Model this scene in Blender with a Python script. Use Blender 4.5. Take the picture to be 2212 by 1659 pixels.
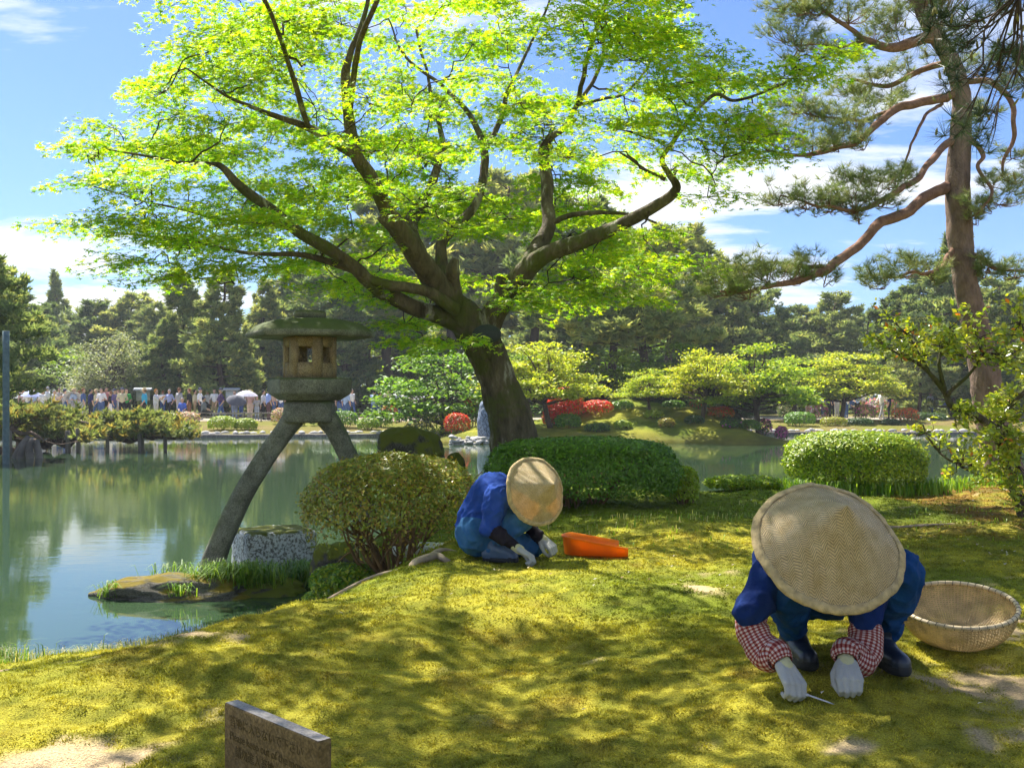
import bpy, math, random
import numpy as np
from mathutils import Vector, Matrix

sc = bpy.context.scene
for o in list(bpy.data.objects):
    bpy.data.objects.remove(o, do_unlink=True)
C = sc.collection

# ------------------------------------------------------------------ camera
F_PX, HZ, CX = 2150.0, 860.0, 1106.0      # focal length, horizon row and centre column on a 2212 x 1659 grid
CAMZ = 1.05
cam_d = bpy.data.cameras.new('camera'); cam = bpy.data.objects.new('camera', cam_d); C.objects.link(cam)
cam.location = (0, 0, CAMZ); cam.rotation_euler = (math.radians(90), 0, 0)
cam_d.sensor_width = 36.0; cam_d.lens = 36.0 * F_PX / 2212.0
cam_d.shift_y = (HZ - 829.5) / 2212.0
cam_d.clip_start = 0.05; cam_d.clip_end = 2000
sc.camera = cam

# ------------------------------------------------------------------ light
SUN_AZ, SUN_EL = math.radians(-34), math.radians(55)     # azimuth from +Y towards +X
sdir = Vector((math.sin(SUN_AZ) * math.cos(SUN_EL), math.cos(SUN_AZ) * math.cos(SUN_EL), math.sin(SUN_EL)))
sun_d = bpy.data.lights.new('sun', 'SUN'); sun = bpy.data.objects.new('sun', sun_d); C.objects.link(sun)
sun_d.energy = 5.0; sun_d.angle = math.radians(0.53); sun_d.color = (1.0, 0.95, 0.86)
sun.rotation_euler = sdir.to_track_quat('Z', 'Y').to_euler()
sun.location = (0, 0, 60)

world = bpy.data.worlds.new('World'); sc.world = world; world.use_nodes = True
nt = world.node_tree; nt.nodes.clear()
def N(nt, typ, **kw):
    n = nt.nodes.new(typ)
    for k, v in kw.items():
        if k.startswith('i_'):
            n.inputs[k[2:].replace('_', ' ')].default_value = v
        else:
            setattr(n, k, v)
    return n
def math_node(nt, op, a, b=None, clamp=False):
    n = nt.nodes.new('ShaderNodeMath'); n.operation = op; n.use_clamp = clamp
    for i, v in enumerate((a, b)):
        if v is None: continue
        if isinstance(v, (int, float)): n.inputs[i].default_value = v
        else: nt.links.new(v, n.inputs[i])
    return n.outputs[0]
def ramp(nt, fac, stops, interp='LINEAR'):
    r = nt.nodes.new('ShaderNodeValToRGB'); r.color_ramp.interpolation = interp
    el = r.color_ramp.elements
    while len(el) < len(stops): el.new(0.5)
    for e, (p, c) in zip(el, stops):
        e.position = p; e.color = (c[0], c[1], c[2], 1) if len(c) == 3 else c
    nt.links.new(fac, r.inputs[0])
    return r.outputs[0]
def mixc(nt, fac, a, b, blend='MIX'):
    n = nt.nodes.new('ShaderNodeMix'); n.data_type = 'RGBA'; n.blend_type = blend
    for s, v in ((n.inputs[0], fac), (n.inputs[6], a), (n.inputs[7], b)):
        if isinstance(v, (int, float)): s.default_value = v
        elif isinstance(v, tuple): s.default_value = (v[0], v[1], v[2], 1)
        else: nt.links.new(v, s)
    return n.outputs[2]

out = N(nt, 'ShaderNodeOutputWorld'); bg = N(nt, 'ShaderNodeBackground'); bg.inputs[1].default_value = 0.078
sky = N(nt, 'ShaderNodeTexSky'); sky.sky_type = 'NISHITA'; sky.sun_disc = False
sky.sun_elevation = SUN_EL; sky.sun_rotation = SUN_AZ; sky.air_density = 1.0; sky.dust_density = 0.5; sky.ozone_density = 2.2
tc = N(nt, 'ShaderNodeTexCoord'); sep = N(nt, 'ShaderNodeSeparateXYZ'); nt.links.new(tc.outputs['Generated'], sep.inputs[0])
zc = math_node(nt, 'MAXIMUM', sep.outputs[2], 0.0)
den = math_node(nt, 'ADD', zc, 0.11)
cx_ = math_node(nt, 'DIVIDE', sep.outputs[0], den); cy_ = math_node(nt, 'DIVIDE', sep.outputs[1], den)
cmb = N(nt, 'ShaderNodeCombineXYZ'); nt.links.new(cx_, cmb.inputs[0]); nt.links.new(cy_, cmb.inputs[1])
mp = N(nt, 'ShaderNodeMapping'); mp.inputs['Location'].default_value = (5.5, 0.4, 0); mp.inputs['Scale'].default_value = (0.55, 1.0, 1)
nt.links.new(cmb.outputs[0], mp.inputs[0])
n1 = N(nt, 'ShaderNodeTexNoise'); n1.inputs['Scale'].default_value = 0.8; n1.inputs['Detail'].default_value = 9; n1.inputs['Roughness'].default_value = 0.6
n1.inputs['Distortion'].default_value = 0.35
nt.links.new(mp.outputs[0], n1.inputs['Vector'])
mask = ramp(nt, n1.outputs[0], [(0.505, (0, 0, 0)), (0.545, (0.55, 0.55, 0.55)), (0.59, (1, 1, 1))])
shade = ramp(nt, n1.outputs[0], [(0.5, (6.6, 6.7, 6.8)), (0.85, (5.0, 5.3, 5.7))])
skyb = mixc(nt, 1.0, sky.outputs[0], (0.54, 0.67, 0.93), 'MULTIPLY')
col = mixc(nt, mask, skyb, shade)
nt.links.new(col, bg.inputs[0]); nt.links.new(bg.outputs[0], out.inputs[0])

sc.view_settings.view_transform = 'Standard'; sc.view_settings.look = 'None'
sc.view_settings.exposure = 1.36; sc.view_settings.gamma = 1.0
sc.view_settings.use_curve_mapping = False
sc.render.engine = 'CYCLES'
sc.cycles.use_denoising = True
try:
    sc.cycles.denoiser = 'OPENIMAGEDENOISE'; sc.cycles.denoising_input_passes = 'RGB_ALBEDO_NORMAL'
except Exception: pass
sc.cycles.max_bounces = 6; sc.cycles.diffuse_bounces = 3; sc.cycles.use_light_tree = False; sc.cycles.adaptive_threshold = 0.02; sc.cycles.glossy_bounces = 3
sc.cycles.transmission_bounces = 4; sc.cycles.transparent_max_bounces = 6
sc.cycles.caustics_reflective = False; sc.cycles.caustics_refractive = False
sc.cycles.sample_clamp_indirect = 6.0

# ------------------------------------------------------------------ helpers
rng = np.random.default_rng(7)
random.seed(7)
def W(px, py, d):                       # a point of the 2212 x 1659 grid at distance d
    return np.array([(px - CX) / F_PX * d, d, CAMZ - (py - HZ) / F_PX * d])
def tag(o, label=None, cat=None, group=None, kind=None):
    if label: o['label'] = label
    if cat: o['category'] = cat
    if group: o['group'] = group
    if kind: o['kind'] = kind
    return o
def empty(name, loc=(0, 0, 0), rz=0.0, scale=None):
    o = bpy.data.objects.new(name, None); C.objects.link(o)
    o.location = loc; o.rotation_euler = (0, 0, rz); o.empty_display_size = 0.1
    if scale is not None: o.scale = (scale,) * 3 if isinstance(scale, (int, float)) else scale
    return o
def make_mesh(name, V, F, mats=(), smooth=False, col=None, uv=None, midx=None):
    me = bpy.data.meshes.new(name)
    V = np.asarray(V, dtype=np.float32).reshape(-1, 3)
    Fs = F if isinstance(F, list) else [F]
    Fs = [np.asarray(f, dtype=np.int32) for f in Fs if len(f)]
    loops = np.concatenate([f.ravel() for f in Fs]) if Fs else np.zeros(0, np.int32)
    totals = np.concatenate([np.full(len(f), f.shape[1], np.int32) for f in Fs]) if Fs else np.zeros(0, np.int32)
    starts = np.concatenate([[0], np.cumsum(totals)[:-1]]).astype(np.int32) if len(totals) else totals
    me.vertices.add(len(V)); me.vertices.foreach_set('co', V.ravel())
    me.loops.add(len(loops)); me.loops.foreach_set('vertex_index', loops)
    me.polygons.add(len(totals)); me.polygons.foreach_set('loop_start', starts); me.polygons.foreach_set('loop_total', totals)
    if smooth: me.polygons.foreach_set('use_smooth', np.ones(len(totals), bool))
    if midx is not None: me.polygons.foreach_set('material_index', np.asarray(midx, np.int32))
    for m in (mats if isinstance(mats, (list, tuple)) else [mats]): me.materials.append(m)
    if col is not None:
        a = me.color_attributes.new('col', 'FLOAT_COLOR', 'POINT')
        c = np.ones((len(V), 4), np.float32); c[:, :3] = col
        a.data.foreach_set('color', c.ravel())
    if uv is not None:
        l = me.uv_layers.new(name='UVMap'); l.data.foreach_set('uv', np.asarray(uv, np.float32)[loops].ravel())
    me.update(calc_edges=True)
    return me
def link(name, me, parent=None, loc=(0, 0, 0)):
    o = bpy.data.objects.new(name, me); C.objects.link(o); o.location = loc
    if parent is not None: o.parent = parent
    return o
def mk(name, V, F, mat, parent=None, base=None, **kw):
    V = np.asarray(V, dtype=np.float64).reshape(-1, 3)
    if base is not None: V = V - np.asarray(base)
    o = link(name, make_mesh(name, V, F, mat, **kw), parent)
    if base is not None and parent is None: o.location = base
    return o
def copy_tree(o, parent=None):
    c = o.copy(); C.objects.link(c); c.parent = parent
    for ch in o.children: copy_tree(ch, c)
    return c
class Acc:                               # collects vertices and faces
    def __init__(s): s.V, s.F3, s.F4, s.col, s.uv, s.n = [], [], [], [], [], 0
    def add(s, V, F, col=None):
        V = np.asarray(V, float).reshape(-1, 3); F = np.asarray(F, int)
        if len(V) == 0: return
        s.V.append(V)
        if len(F): (s.F3 if F.shape[1] == 3 else s.F4).append(F + s.n)
        if col is not None: s.col.append(np.broadcast_to(np.asarray(col, float), (len(V), 3)))
        s.n += len(V)
    def get(s):
        V = np.concatenate(s.V); F = []
        if s.F3: F.append(np.concatenate(s.F3))
        if s.F4: F.append(np.concatenate(s.F4))
        return V, F, (np.concatenate(s.col) if s.col else None)
    def build(s, name, mat, parent=None, base=None, **kw):
        V, F, c = s.get()
        return mk(name, V, F, mat, parent, base, col=c, **kw)
def hash3(i, j, k, seed=0):
    h = (i.astype(np.int64) * 374761393 + j.astype(np.int64) * 668265263 + k.astype(np.int64) * 2147483647 + seed * 144665) & 0xffffffff
    h = ((h ^ (h >> 13)) * 1274126177) & 0xffffffff
    return ((h ^ (h >> 16)) & 0xffffff) / float(0xffffff)
def noise(P, scale=1.0, seed=0, oct=1):
    P = np.asarray(P, float) * scale
    if P.shape[1] == 2: P = np.concatenate([P, np.zeros((len(P), 1))], 1)
    tot = np.zeros(len(P)); amp = 1.0; s = 0
    for o in range(oct):
        I = np.floor(P).astype(np.int64); f = P - I; f = f * f * (3 - 2 * f)
        v = 0
        for dx in (0, 1):
            for dy in (0, 1):
                for dz in (0, 1):
                    w = (f[:, 0] if dx else 1 - f[:, 0]) * (f[:, 1] if dy else 1 - f[:, 1]) * (f[:, 2] if dz else 1 - f[:, 2])
                    v = v + w * hash3(I[:, 0] + dx, I[:, 1] + dy, I[:, 2] + dz, seed + o)
        tot += amp * v; s += amp; amp *= 0.5; P = P * 2.03
    return tot / s
def smoothpath(P, n):                    # Catmull-Rom through rows of P (any columns)
    P = np.asarray(P, float)
    if len(P) == 2:
        t = np.linspace(0, 1, n)[:, None]; return P[0] * (1 - t) + P[1] * t
    Q = np.vstack([2 * P[0] - P[1], P, 2 * P[-1] - P[-2]])
    t = np.linspace(0, len(P) - 1 - 1e-9, n); i = t.astype(int); f = (t - i)[:, None]
    a, b, c, d = Q[i], Q[i + 1], Q[i + 2], Q[i + 3]
    return 0.5 * ((2 * b) + (c - a) * f + (2 * a - 5 * b + 4 * c - d) * f ** 2 + (3 * b - a - 3 * c + d) * f ** 3)
def frames(P):
    P = np.asarray(P, float); T = np.gradient(P, axis=0); T /= np.linalg.norm(T, axis=1, keepdims=True) + 1e-9
    u = np.array([0, 0, 1.0]) if abs(T[0][2]) < 0.9 else np.array([1.0, 0, 0])
    U = np.zeros_like(P); B = np.zeros_like(P)
    for i in range(len(P)):
        u = u - T[i] * np.dot(u, T[i]); u /= np.linalg.norm(u) + 1e-9
        U[i] = u; B[i] = np.cross(T[i], u)
    return T, U, B
def tube(P, R, seg=8, rough=0.0, seed=0, cap=True, flat=(1, 1), nscale=6.0, ridge=0.0):
    P = np.asarray(P, float); R = np.broadcast_to(np.asarray(R, float), (len(P),))
    T, U, B = frames(P); a = np.linspace(0, 2 * np.pi, seg, endpoint=False)
    V = P[:, None] + R[:, None, None] * (np.cos(a)[None, :, None] * U[:, None] * flat[0] + np.sin(a)[None, :, None] * B[:, None] * flat[1])
    if rough > 0:
        n = noise(V.reshape(-1, 3), nscale, seed, 3).reshape(len(P), seg, 1) - 0.5
        V = P[:, None] + (V - P[:, None]) * (1 + rough * n * 2)
    if ridge > 0:
        Ls = np.concatenate([[0], np.cumsum(np.linalg.norm(np.diff(P, axis=0), axis=1))]); A_, S_ = np.meshgrid(a, Ls); tw_ = A_ + 0.35 * np.sin(S_ * 1.7)
        q = np.column_stack([3.2 * np.cos(tw_).ravel(), 3.2 * np.sin(tw_).ravel(), 1.3 * S_.ravel()]); rn = 1 - np.abs(2 * noise(q, 1.6, seed + 7, 4) - 1)
        V = P[:, None] + (V - P[:, None]) * (1 + ridge * (rn.reshape(len(P), seg, 1) - 0.6))
    V = V.reshape(-1, 3); n = len(P)
    i = np.arange(n - 1)[:, None] * seg; j = np.arange(seg)[None]
    F = np.stack([i + j, i + (j + 1) % seg, i + seg + (j + 1) % seg, i + seg + j], -1).reshape(-1, 4)
    if cap:
        V = np.vstack([V, P[0], P[-1]])
        j = np.arange(seg)
        F0 = np.stack([np.full(seg, len(V) - 2), (j + 1) % seg, j, j], 1); F1 = np.stack([np.full(seg, len(V) - 1), (n - 1) * seg + j, (n - 1) * seg + (j + 1) % seg, (n - 1) * seg + (j + 1) % seg], 1)
        return V, [F, np.concatenate([F0, F1])[:, :3]]
    return V, [F]
def acc_tube(acc, *a, col=None, **k):
    V, F = tube(*a, **k); acc.V.append(V); acc.F4.append(F[0] + acc.n)
    if len(F) > 1: acc.F3.append(F[1] + acc.n)
    if col is not None: acc.col.append(np.broadcast_to(np.asarray(col, float), (len(V), 3)))
    acc.n += len(V)
def lathe(prof, seg=24):                 # (r, z) rows
    prof = np.asarray(prof, float); a = np.linspace(0, 2 * np.pi, seg, endpoint=False)
    V = np.stack([prof[:, 0:1] * np.cos(a), prof[:, 0:1] * np.sin(a), np.repeat(prof[:, 1:2], seg, 1)], -1).reshape(-1, 3)
    n = len(prof); i = np.arange(n - 1)[:, None] * seg; j = np.arange(seg)[None]
    F = np.stack([i + j, i + (j + 1) % seg, i + seg + (j + 1) % seg, i + seg + j], -1).reshape(-1, 4)
    return V, F
def unit(v): return v / (np.linalg.norm(v, axis=-1, keepdims=True) + 1e-9)
def scatter(tv, tf, P, nrm, fwd, size, col=None, jitter=0.0):
    """copies of a small template (x forward, y side, z normal) at points P"""
    tv = np.asarray(tv, float); tf = np.asarray(tf, int)
    n = unit(nrm); f = fwd - n * np.sum(fwd * n, 1, keepdims=True); f = unit(f); s = np.cross(n, f)
    size = np.broadcast_to(np.asarray(size, float), (len(P),))
    V = P[:, None] + size[:, None, None] * (tv[None, :, 0:1] * f[:, None] + tv[None, :, 1:2] * s[:, None] + tv[None, :, 2:3] * n[:, None])
    V = V.reshape(-1, 3); F = (tf[None] + (np.arange(len(P)) * len(tv))[:, None, None]).reshape(-1, tf.shape[1])
    c = None
    if col is not None: c = np.repeat(np.broadcast_to(col, (len(P), 3)), len(tv), axis=0)
    return V, F, c
# leaf templates
def star_leaf():
    V = [(0.15, 0, 0)]
    tips = [(-1.15, -0.62), (-0.62, -0.95 + 0.1), (0, 0), (0.62, 0), (1.15, 0)]
    angs = [-118, -58, 0, 58, 118]; lens = [0.55, 0.85, 1.0, 0.85, 0.55]
    for k in range(5):
        a = math.radians(angs[k])
        V.append((0.15 + lens[k] * math.cos(a), lens[k] * math.sin(a), -0.16 * lens[k]))
        if k < 4:
            b = math.radians((angs[k] + angs[k + 1]) / 2); V.append((0.15 + 0.3 * math.cos(b), 0.3 * math.sin(b), 0.02))
    V.append((-0.02, 0, 0))
    V = np.array(V); I = []; Q = []
    for k in range(5):
        a = math.radians(angs[k]); c_, s_ = math.cos(a), math.sin(a); w = 0.20
        Q += [(0.12 * c_ - w * s_, 0.12 * s_ + w * c_, 0.02), (0.12 * c_ + w * s_, 0.12 * s_ - w * c_, 0.02), (0.1 + lens[k] * c_, lens[k] * s_, -0.18 * lens[k])]; I.append((3 * k, 3 * k + 1, 3 * k + 2))
    return np.array(Q), np.array(I)
STAR_V, STAR_F = star_leaf()
LEAF_V = np.array([(0, 0, 0), (0.5, 0.28, 0.06), (1, 0, -0.06), (0.5, -0.28, 0.06)]); LEAF_F = np.array([(0, 1, 2), (0, 2, 3)])
def rdir(n, r=None):
    v = (r or rng).normal(size=(n, 3)); return unit(v)
def tuft_template(k, seed, width=0.05, up=0.35):
    r = np.random.default_rng(seed); V = []; F = []
    for i in range(k):
        d = unit(r.normal(size=3)); d[2] = abs(d[2]) * 0.9 + up * 0.3; d[0] += 0.45; d = unit(d); L = r.uniform(0.7, 1.0)
        s = unit(np.cross(d, unit(r.normal(size=3)))) * width
        V += [s, -s, d * L]; F.append((3 * i, 3 * i + 1, 3 * i + 2))
    return np.array(V), np.array(F)

# ------------------------------------------------------------------ materials
def new_mat(name):
    m = bpy.data.materials.new(name); m.use_nodes = True
    nt = m.node_tree; nt.nodes.clear()
    o = N(nt, 'ShaderNodeOutputMaterial'); p = N(nt, 'ShaderNodeBsdfPrincipled'); nt.links.new(p.outputs[0], o.inputs[0])
    return m, nt, p, o
def plain(name, c, rough=0.7, spec=0.3, var=0.25, nscale=12.0, bump=0.15, bscale=60.0, coord='Object'):
    m, nt, p, o = new_mat(name)
    tc = N(nt, 'ShaderNodeTexCoord'); n = N(nt, 'ShaderNodeTexNoise'); n.inputs['Scale'].default_value = nscale; n.inputs['Detail'].default_value = 5
    nt.links.new(tc.outputs[coord], n.inputs['Vector'])
    a = tuple(x * (1 - var) for x in c); b = tuple(min(1, x * (1 + var)) for x in c)
    nt.links.new(ramp(nt, n.outputs[0], [(0.3, a), (0.7, b)]), p.inputs['Base Color'])
    p.inputs['Roughness'].default_value = rough; p.inputs['Specular IOR Level'].default_value = spec
    if bump:
        n2 = N(nt, 'ShaderNodeTexNoise'); n2.inputs['Scale'].default_value = bscale; n2.inputs['Detail'].default_value = 4
        nt.links.new(tc.outputs[coord], n2.inputs['Vector'])
        bm = N(nt, 'ShaderNodeBump'); bm.inputs['Strength'].default_value = bump; bm.inputs['Distance'].default_value = 0.02
        nt.links.new(n2.outputs[0], bm.inputs['Height']); nt.links.new(bm.outputs[0], p.inputs['Normal'])
    return m
def foliage(name, trans=0.45, tcol=(1.25, 1.2, 0.5), rough=0.5, spec=0.35, attr=True, base=(0.1, 0.2, 0.03), objvar=0.0):
    m, nt, p, o = new_mat(name)
    if attr:
        a = N(nt, 'ShaderNodeAttribute'); a.attribute_name = 'col'; c = a.outputs['Color']
    else:
        rgb = N(nt, 'ShaderNodeRGB'); rgb.outputs[0].default_value = (*base, 1); c = rgb.outputs[0]
    if objvar > 0:
        oi = N(nt, 'ShaderNodeObjectInfo'); hs = N(nt, 'ShaderNodeHueSaturation')
        v = math_node(nt, 'MULTIPLY_ADD', oi.outputs['Random'], objvar); v.node.inputs[2].default_value = 1 - objvar / 2
        h = math_node(nt, 'MULTIPLY_ADD', oi.outputs['Random'], -0.05); h.node.inputs[2].default_value = 0.525
        nt.links.new(v, hs.inputs['Value']); nt.links.new(h, hs.inputs['Hue']); nt.links.new(c, hs.inputs['Color']); c = hs.outputs[0]
    nt.links.new(c, p.inputs['Base Color']); p.inputs['Roughness'].default_value = rough; p.inputs['Specular IOR Level'].default_value = spec
    if trans > 0:
        t = N(nt, 'ShaderNodeBsdfTranslucent'); nt.links.new(mixc(nt, 1.0, c, tcol, 'MULTIPLY'), t.inputs[0])
        mx = N(nt, 'ShaderNodeMixShader'); mx.inputs[0].default_value = trans
        nt.links.new(p.outputs[0], mx.inputs[1]); nt.links.new(t.outputs[0], mx.inputs[2]); nt.links.new(mx.outputs[0], o.inputs[0])
    return m
def bark(name, c1, c2, c3=None, scale=9.0, bump=0.6, stretch=(1, 1, 0.3)):
    m, nt, p, o = new_mat(name)
    tc = N(nt, 'ShaderNodeTexCoord'); mp = N(nt, 'ShaderNodeMapping'); mp.inputs['Scale'].default_value = stretch
    nt.links.new(tc.outputs['Object'], mp.inputs[0])
    n = N(nt, 'ShaderNodeTexNoise'); n.inputs['Scale'].default_value = scale; n.inputs['Detail'].default_value = 8; n.inputs['Roughness'].default_value = 0.65
    nt.links.new(mp.outputs[0], n.inputs['Vector'])
    c = ramp(nt, n.outputs[0], [(0.3, c1), (0.68, c2)])
    if c3:
        n3 = N(nt, 'ShaderNodeTexNoise'); n3.inputs['Scale'].default_value = scale * 0.22; n3.inputs['Detail'].default_value = 6; n3.inputs['Roughness'].default_value = 0.7
        nt.links.new(tc.outputs['Object'], n3.inputs['Vector'])
        c = mixc(nt, ramp(nt, n3.outputs[0], [(0.50, (0, 0, 0)), (0.60, (1, 1, 1))]), c, c3)
        n4 = N(nt, 'ShaderNodeTexNoise'); n4.inputs['Scale'].default_value = scale * 0.5; n4.inputs['Detail'].default_value = 9; n4.inputs['Roughness'].default_value = 0.75
        nt.links.new(mp.outputs[0], n4.inputs['Vector'])
        c = mixc(nt, ramp(nt, n4.outputs[0], [(0.56, (0, 0, 0)), (0.62, (0.8, 0.8, 0.8))]), c, (0.34, 0.32, 0.26))
    nt.links.new(c, p.inputs['Base Color']); p.inputs['Roughness'].default_value = 0.85; p.inputs['Specular IOR Level'].default_value = 0.2
    v = N(nt, 'ShaderNodeTexVoronoi'); v.feature = 'DISTANCE_TO_EDGE'; v.inputs['Scale'].default_value = scale * 2.2
    nt.links.new(mp.outputs[0], v.inputs['Vector'])
    h = math_node(nt, 'MULTIPLY_ADD', n.outputs[0], 1.0); nt.links.new(math_node(nt, 'MINIMUM', v.outputs[0], 0.15), h.node.inputs[2])
    bm = N(nt, 'ShaderNodeBump'); bm.inputs['Strength'].default_value = bump; bm.inputs['Distance'].default_value = 0.03
    nt.links.new(h, bm.inputs['Height']); nt.links.new(bm.outputs[0], p.inputs['Normal'])
    return m
def stone(name, c1, c2, moss=None, lichen=None, moss_lo=0.5, scale=14.0, speck=120.0, bump=0.5, amp=0.85):
    m, nt, p, o = new_mat(name)
    tc = N(nt, 'ShaderNodeTexCoord'); g = N(nt, 'ShaderNodeNewGeometry')
    n = N(nt, 'ShaderNodeTexNoise'); n.inputs['Scale'].default_value = scale; n.inputs['Detail'].default_value = 8; n.inputs['Roughness'].default_value = 0.7
    s = N(nt, 'ShaderNodeTexNoise'); s.inputs['Scale'].default_value = speck; s.inputs['Detail'].default_value = 3
    for x in (n, s): nt.links.new(tc.outputs['Object'], x.inputs['Vector'])
    c = ramp(nt, n.outputs[0], [(0.3, c1), (0.7, c2)])
    c = mixc(nt, amp, c, ramp(nt, s.outputs[0], [(0.35, (0.28, 0.28, 0.28)), (0.5, (0.95, 0.95, 0.95)), (0.66, (1.7, 1.7, 1.7))]), 'MULTIPLY')
    if lichen:
        l = N(nt, 'ShaderNodeTexNoise'); l.inputs['Scale'].default_value = scale * 0.9; l.inputs['Detail'].default_value = 9; l.inputs['Roughness'].default_value = 0.75
        nt.links.new(tc.outputs['Object'], l.inputs['Vector'])
        c = mixc(nt, ramp(nt, l.outputs[0], [(0.46, (0, 0, 0)), (0.52, (1, 1, 1))]), c, lichen)
    if moss:
        sp = N(nt, 'ShaderNodeSeparateXYZ'); nt.links.new(g.outputs['Normal'], sp.inputs[0])
        l = N(nt, 'ShaderNodeTexNoise'); l.inputs['Scale'].default_value = scale * 0.35; l.inputs['Detail'].default_value = 6
        nt.links.new(tc.outputs['Object'], l.inputs['Vector'])
        f = math_node(nt, 'ADD', math_node(nt, 'MULTIPLY', sp.outputs[2], 0.45), l.outputs[0])
        c = mixc(nt, ramp(nt, f, [(moss_lo + 0.25, (0, 0, 0)), (moss_lo + 0.37, (1, 1, 1))]), c, moss)
    nt.links.new(c, p.inputs['Base Color']); p.inputs['Roughness'].default_value = 0.9; p.inputs['Specular IOR Level'].default_value = 0.2
    ad = math_node(nt, 'ADD', math_node(nt, 'MULTIPLY', s.outputs[0], 0.5), n.outputs[0])
    bm = N(nt, 'ShaderNodeBump'); bm.inputs['Strength'].default_value = bump; bm.inputs['Distance'].default_value = 0.02
    nt.links.new(ad, bm.inputs['Height']); nt.links.new(bm.outputs[0], p.inputs['Normal'])
    return m
M = {}
M['leaf'] = foliage('leaf', 0.58, (1.30, 1.33, 0.4))
M['leaf_far'] = foliage('leaf_far', 0.45, (1.4, 1.35, 0.6), objvar=0.25)
M['shrub'] = foliage('shrub', 0.3, (1.35, 1.4, 0.5), rough=0.42, spec=0.45)
M['glossy_leaf'] = foliage('glossy_leaf', 0.45, (1.4, 1.35, 0.5), rough=0.28, spec=0.6)
M['needle'] = foliage('needle', 0.35, (1.2, 1.15, 0.7), rough=0.45, spec=0.4)
M['needle_far'] = foliage('needle_far', 0.5, (1.25, 1.2, 0.7), rough=0.6, spec=0.25, objvar=0.55)
M['petal'] = foliage('petal', 0.45, (1.1, 0.9, 0.9), rough=0.6, spec=0.2)
M['moss'] = foliage('moss', 0.25, (1.3, 1.2, 0.5), rough=0.75, spec=0.12)
M['blade'] = foliage('blade', 0.4, (1.35, 1.3, 0.5), rough=0.5, spec=0.35)
M['bark_maple'] = bark('bark_maple', (0.035, 0.026, 0.016), (0.17, 0.135, 0.09), (0.085, 0.09, 0.025), 9.0, 1.0)
M['bark_pine'] = bark('bark_pine', (0.11, 0.075, 0.058), (0.30, 0.205, 0.155), None, 12.0, 0.9, (1, 1, 0.45))
M['bark_pine_red'] = bark('bark_pine_red', (0.15, 0.08, 0.05), (0.33, 0.19, 0.125), None, 12.0, 0.6, (1, 1, 1))
M['bark_far'] = bark('bark_far', (0.05, 0.035, 0.025), (0.15, 0.1, 0.07), None, 4.0, 0.6)
M['twig'] = plain('twig', (0.06, 0.042, 0.028), 0.8, 0.2)
M['twig_shrub'] = plain('twig_shrub', (0.2, 0.12, 0.055), 0.8, 0.2)
M['lantern'] = stone('lantern', (0.075, 0.075, 0.058), (0.27, 0.265, 0.215), moss=(0.095, 0.115, 0.05), moss_lo=0.42, scale=5, speck=110, amp=0.55)
M['lantern_box'] = stone('lantern_box', (0.24, 0.17, 0.085), (0.42, 0.32, 0.18), scale=7, speck=110, amp=0.6)
M['rock_moss'] = stone('rock_moss', (0.04, 0.036, 0.03), (0.13, 0.12, 0.10), moss=(0.13, 0.14, 0.02), moss_lo=0.32, scale=6, speck=40, bump=0.9)
M['rock_wet'] = stone('rock_wet', (0.06, 0.055, 0.045), (0.22, 0.20, 0.17), moss=(0.2, 0.15, 0.02), moss_lo=0.55, scale=7, speck=50, bump=1.0)
M['rock_lichen'] = stone('rock_lichen', (0.10, 0.10, 0.09), (0.22, 0.21, 0.2), moss=(0.12, 0.13, 0.02), lichen=(0.62, 0.64, 0.66), moss_lo=0.5, scale=16, speck=70, bump=0.7)
M['rock_blue'] = stone('rock_blue', (0.10, 0.12, 0.16), (0.28, 0.33, 0.42), scale=1.6, speck=12, bump=0.8)
M['stone_pale'] = stone('stone_pale', (0.35, 0.33, 0.30), (0.62, 0.60, 0.56), scale=3, speck=30)
M['kerb'] = stone('kerb', (0.10, 0.09, 0.075), (0.24, 0.22, 0.19), scale=2, speck=30)
M['sign'] = stone('sign', (0.10, 0.068, 0.028), (0.20, 0.142, 0.066), scale=34, speck=110, bump=0.4, amp=0.4)
M['sign_top'] = stone('sign_top', (0.24, 0.22, 0.20), (0.36, 0.33, 0.30), scale=20, speck=150, bump=0.2, amp=0.3)
M['letter'] = plain('letter', (0.08, 0.058, 0.026), 0.9, 0.1)
M['wood_grey'] = plain('wood_grey', (0.15, 0.13, 0.11), 0.85, 0.2, 0.4, 3.0)
M['pole'] = plain('pole', (0.09, 0.14, 0.15), 0.6, 0.3)

# ------------------------------------------------------------------ terrain
WATER = -0.70
SHORE = np.array([(-40, -12), (-40, 4.2), (-9, 4.9), (-5, 5.5), (-3.6, 6.2), (-2.8, 6.7), (-2.3, 7.15), (-1.95, 7.8), (-1.68, 8.6), (-1.85, 9.8),
                  (-1.7, 11), (-1.2, 12.6), (0.5, 13.4), (2.5, 12.4), (4.5, 12.6), (8, 13.6), (16, 15), (40, 18), (40, -12)], float)
def poly_sd(P, poly):
    P = np.asarray(P, float)[:, :2]; d = np.full(len(P), 1e9); ins = np.zeros(len(P), bool); n = len(poly)
    for i in range(n):
        a, b = poly[i], poly[(i + 1) % n]; ab = b - a
        t = np.clip(((P - a) @ ab) / (ab @ ab), 0, 1)
        d = np.minimum(d, np.linalg.norm(P - (a + t[:, None] * ab), axis=1))
        cond = (a[1] > P[:, 1]) != (b[1] > P[:, 1])
        with np.errstate(divide='ignore', invalid='ignore'):
            xi = (b[0] - a[0]) * (P[:, 1] - a[1]) / (b[1] - a[1]) + a[0]
        ins ^= cond & (P[:, 0] < xi)
    return np.where(ins, d, -d)
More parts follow.
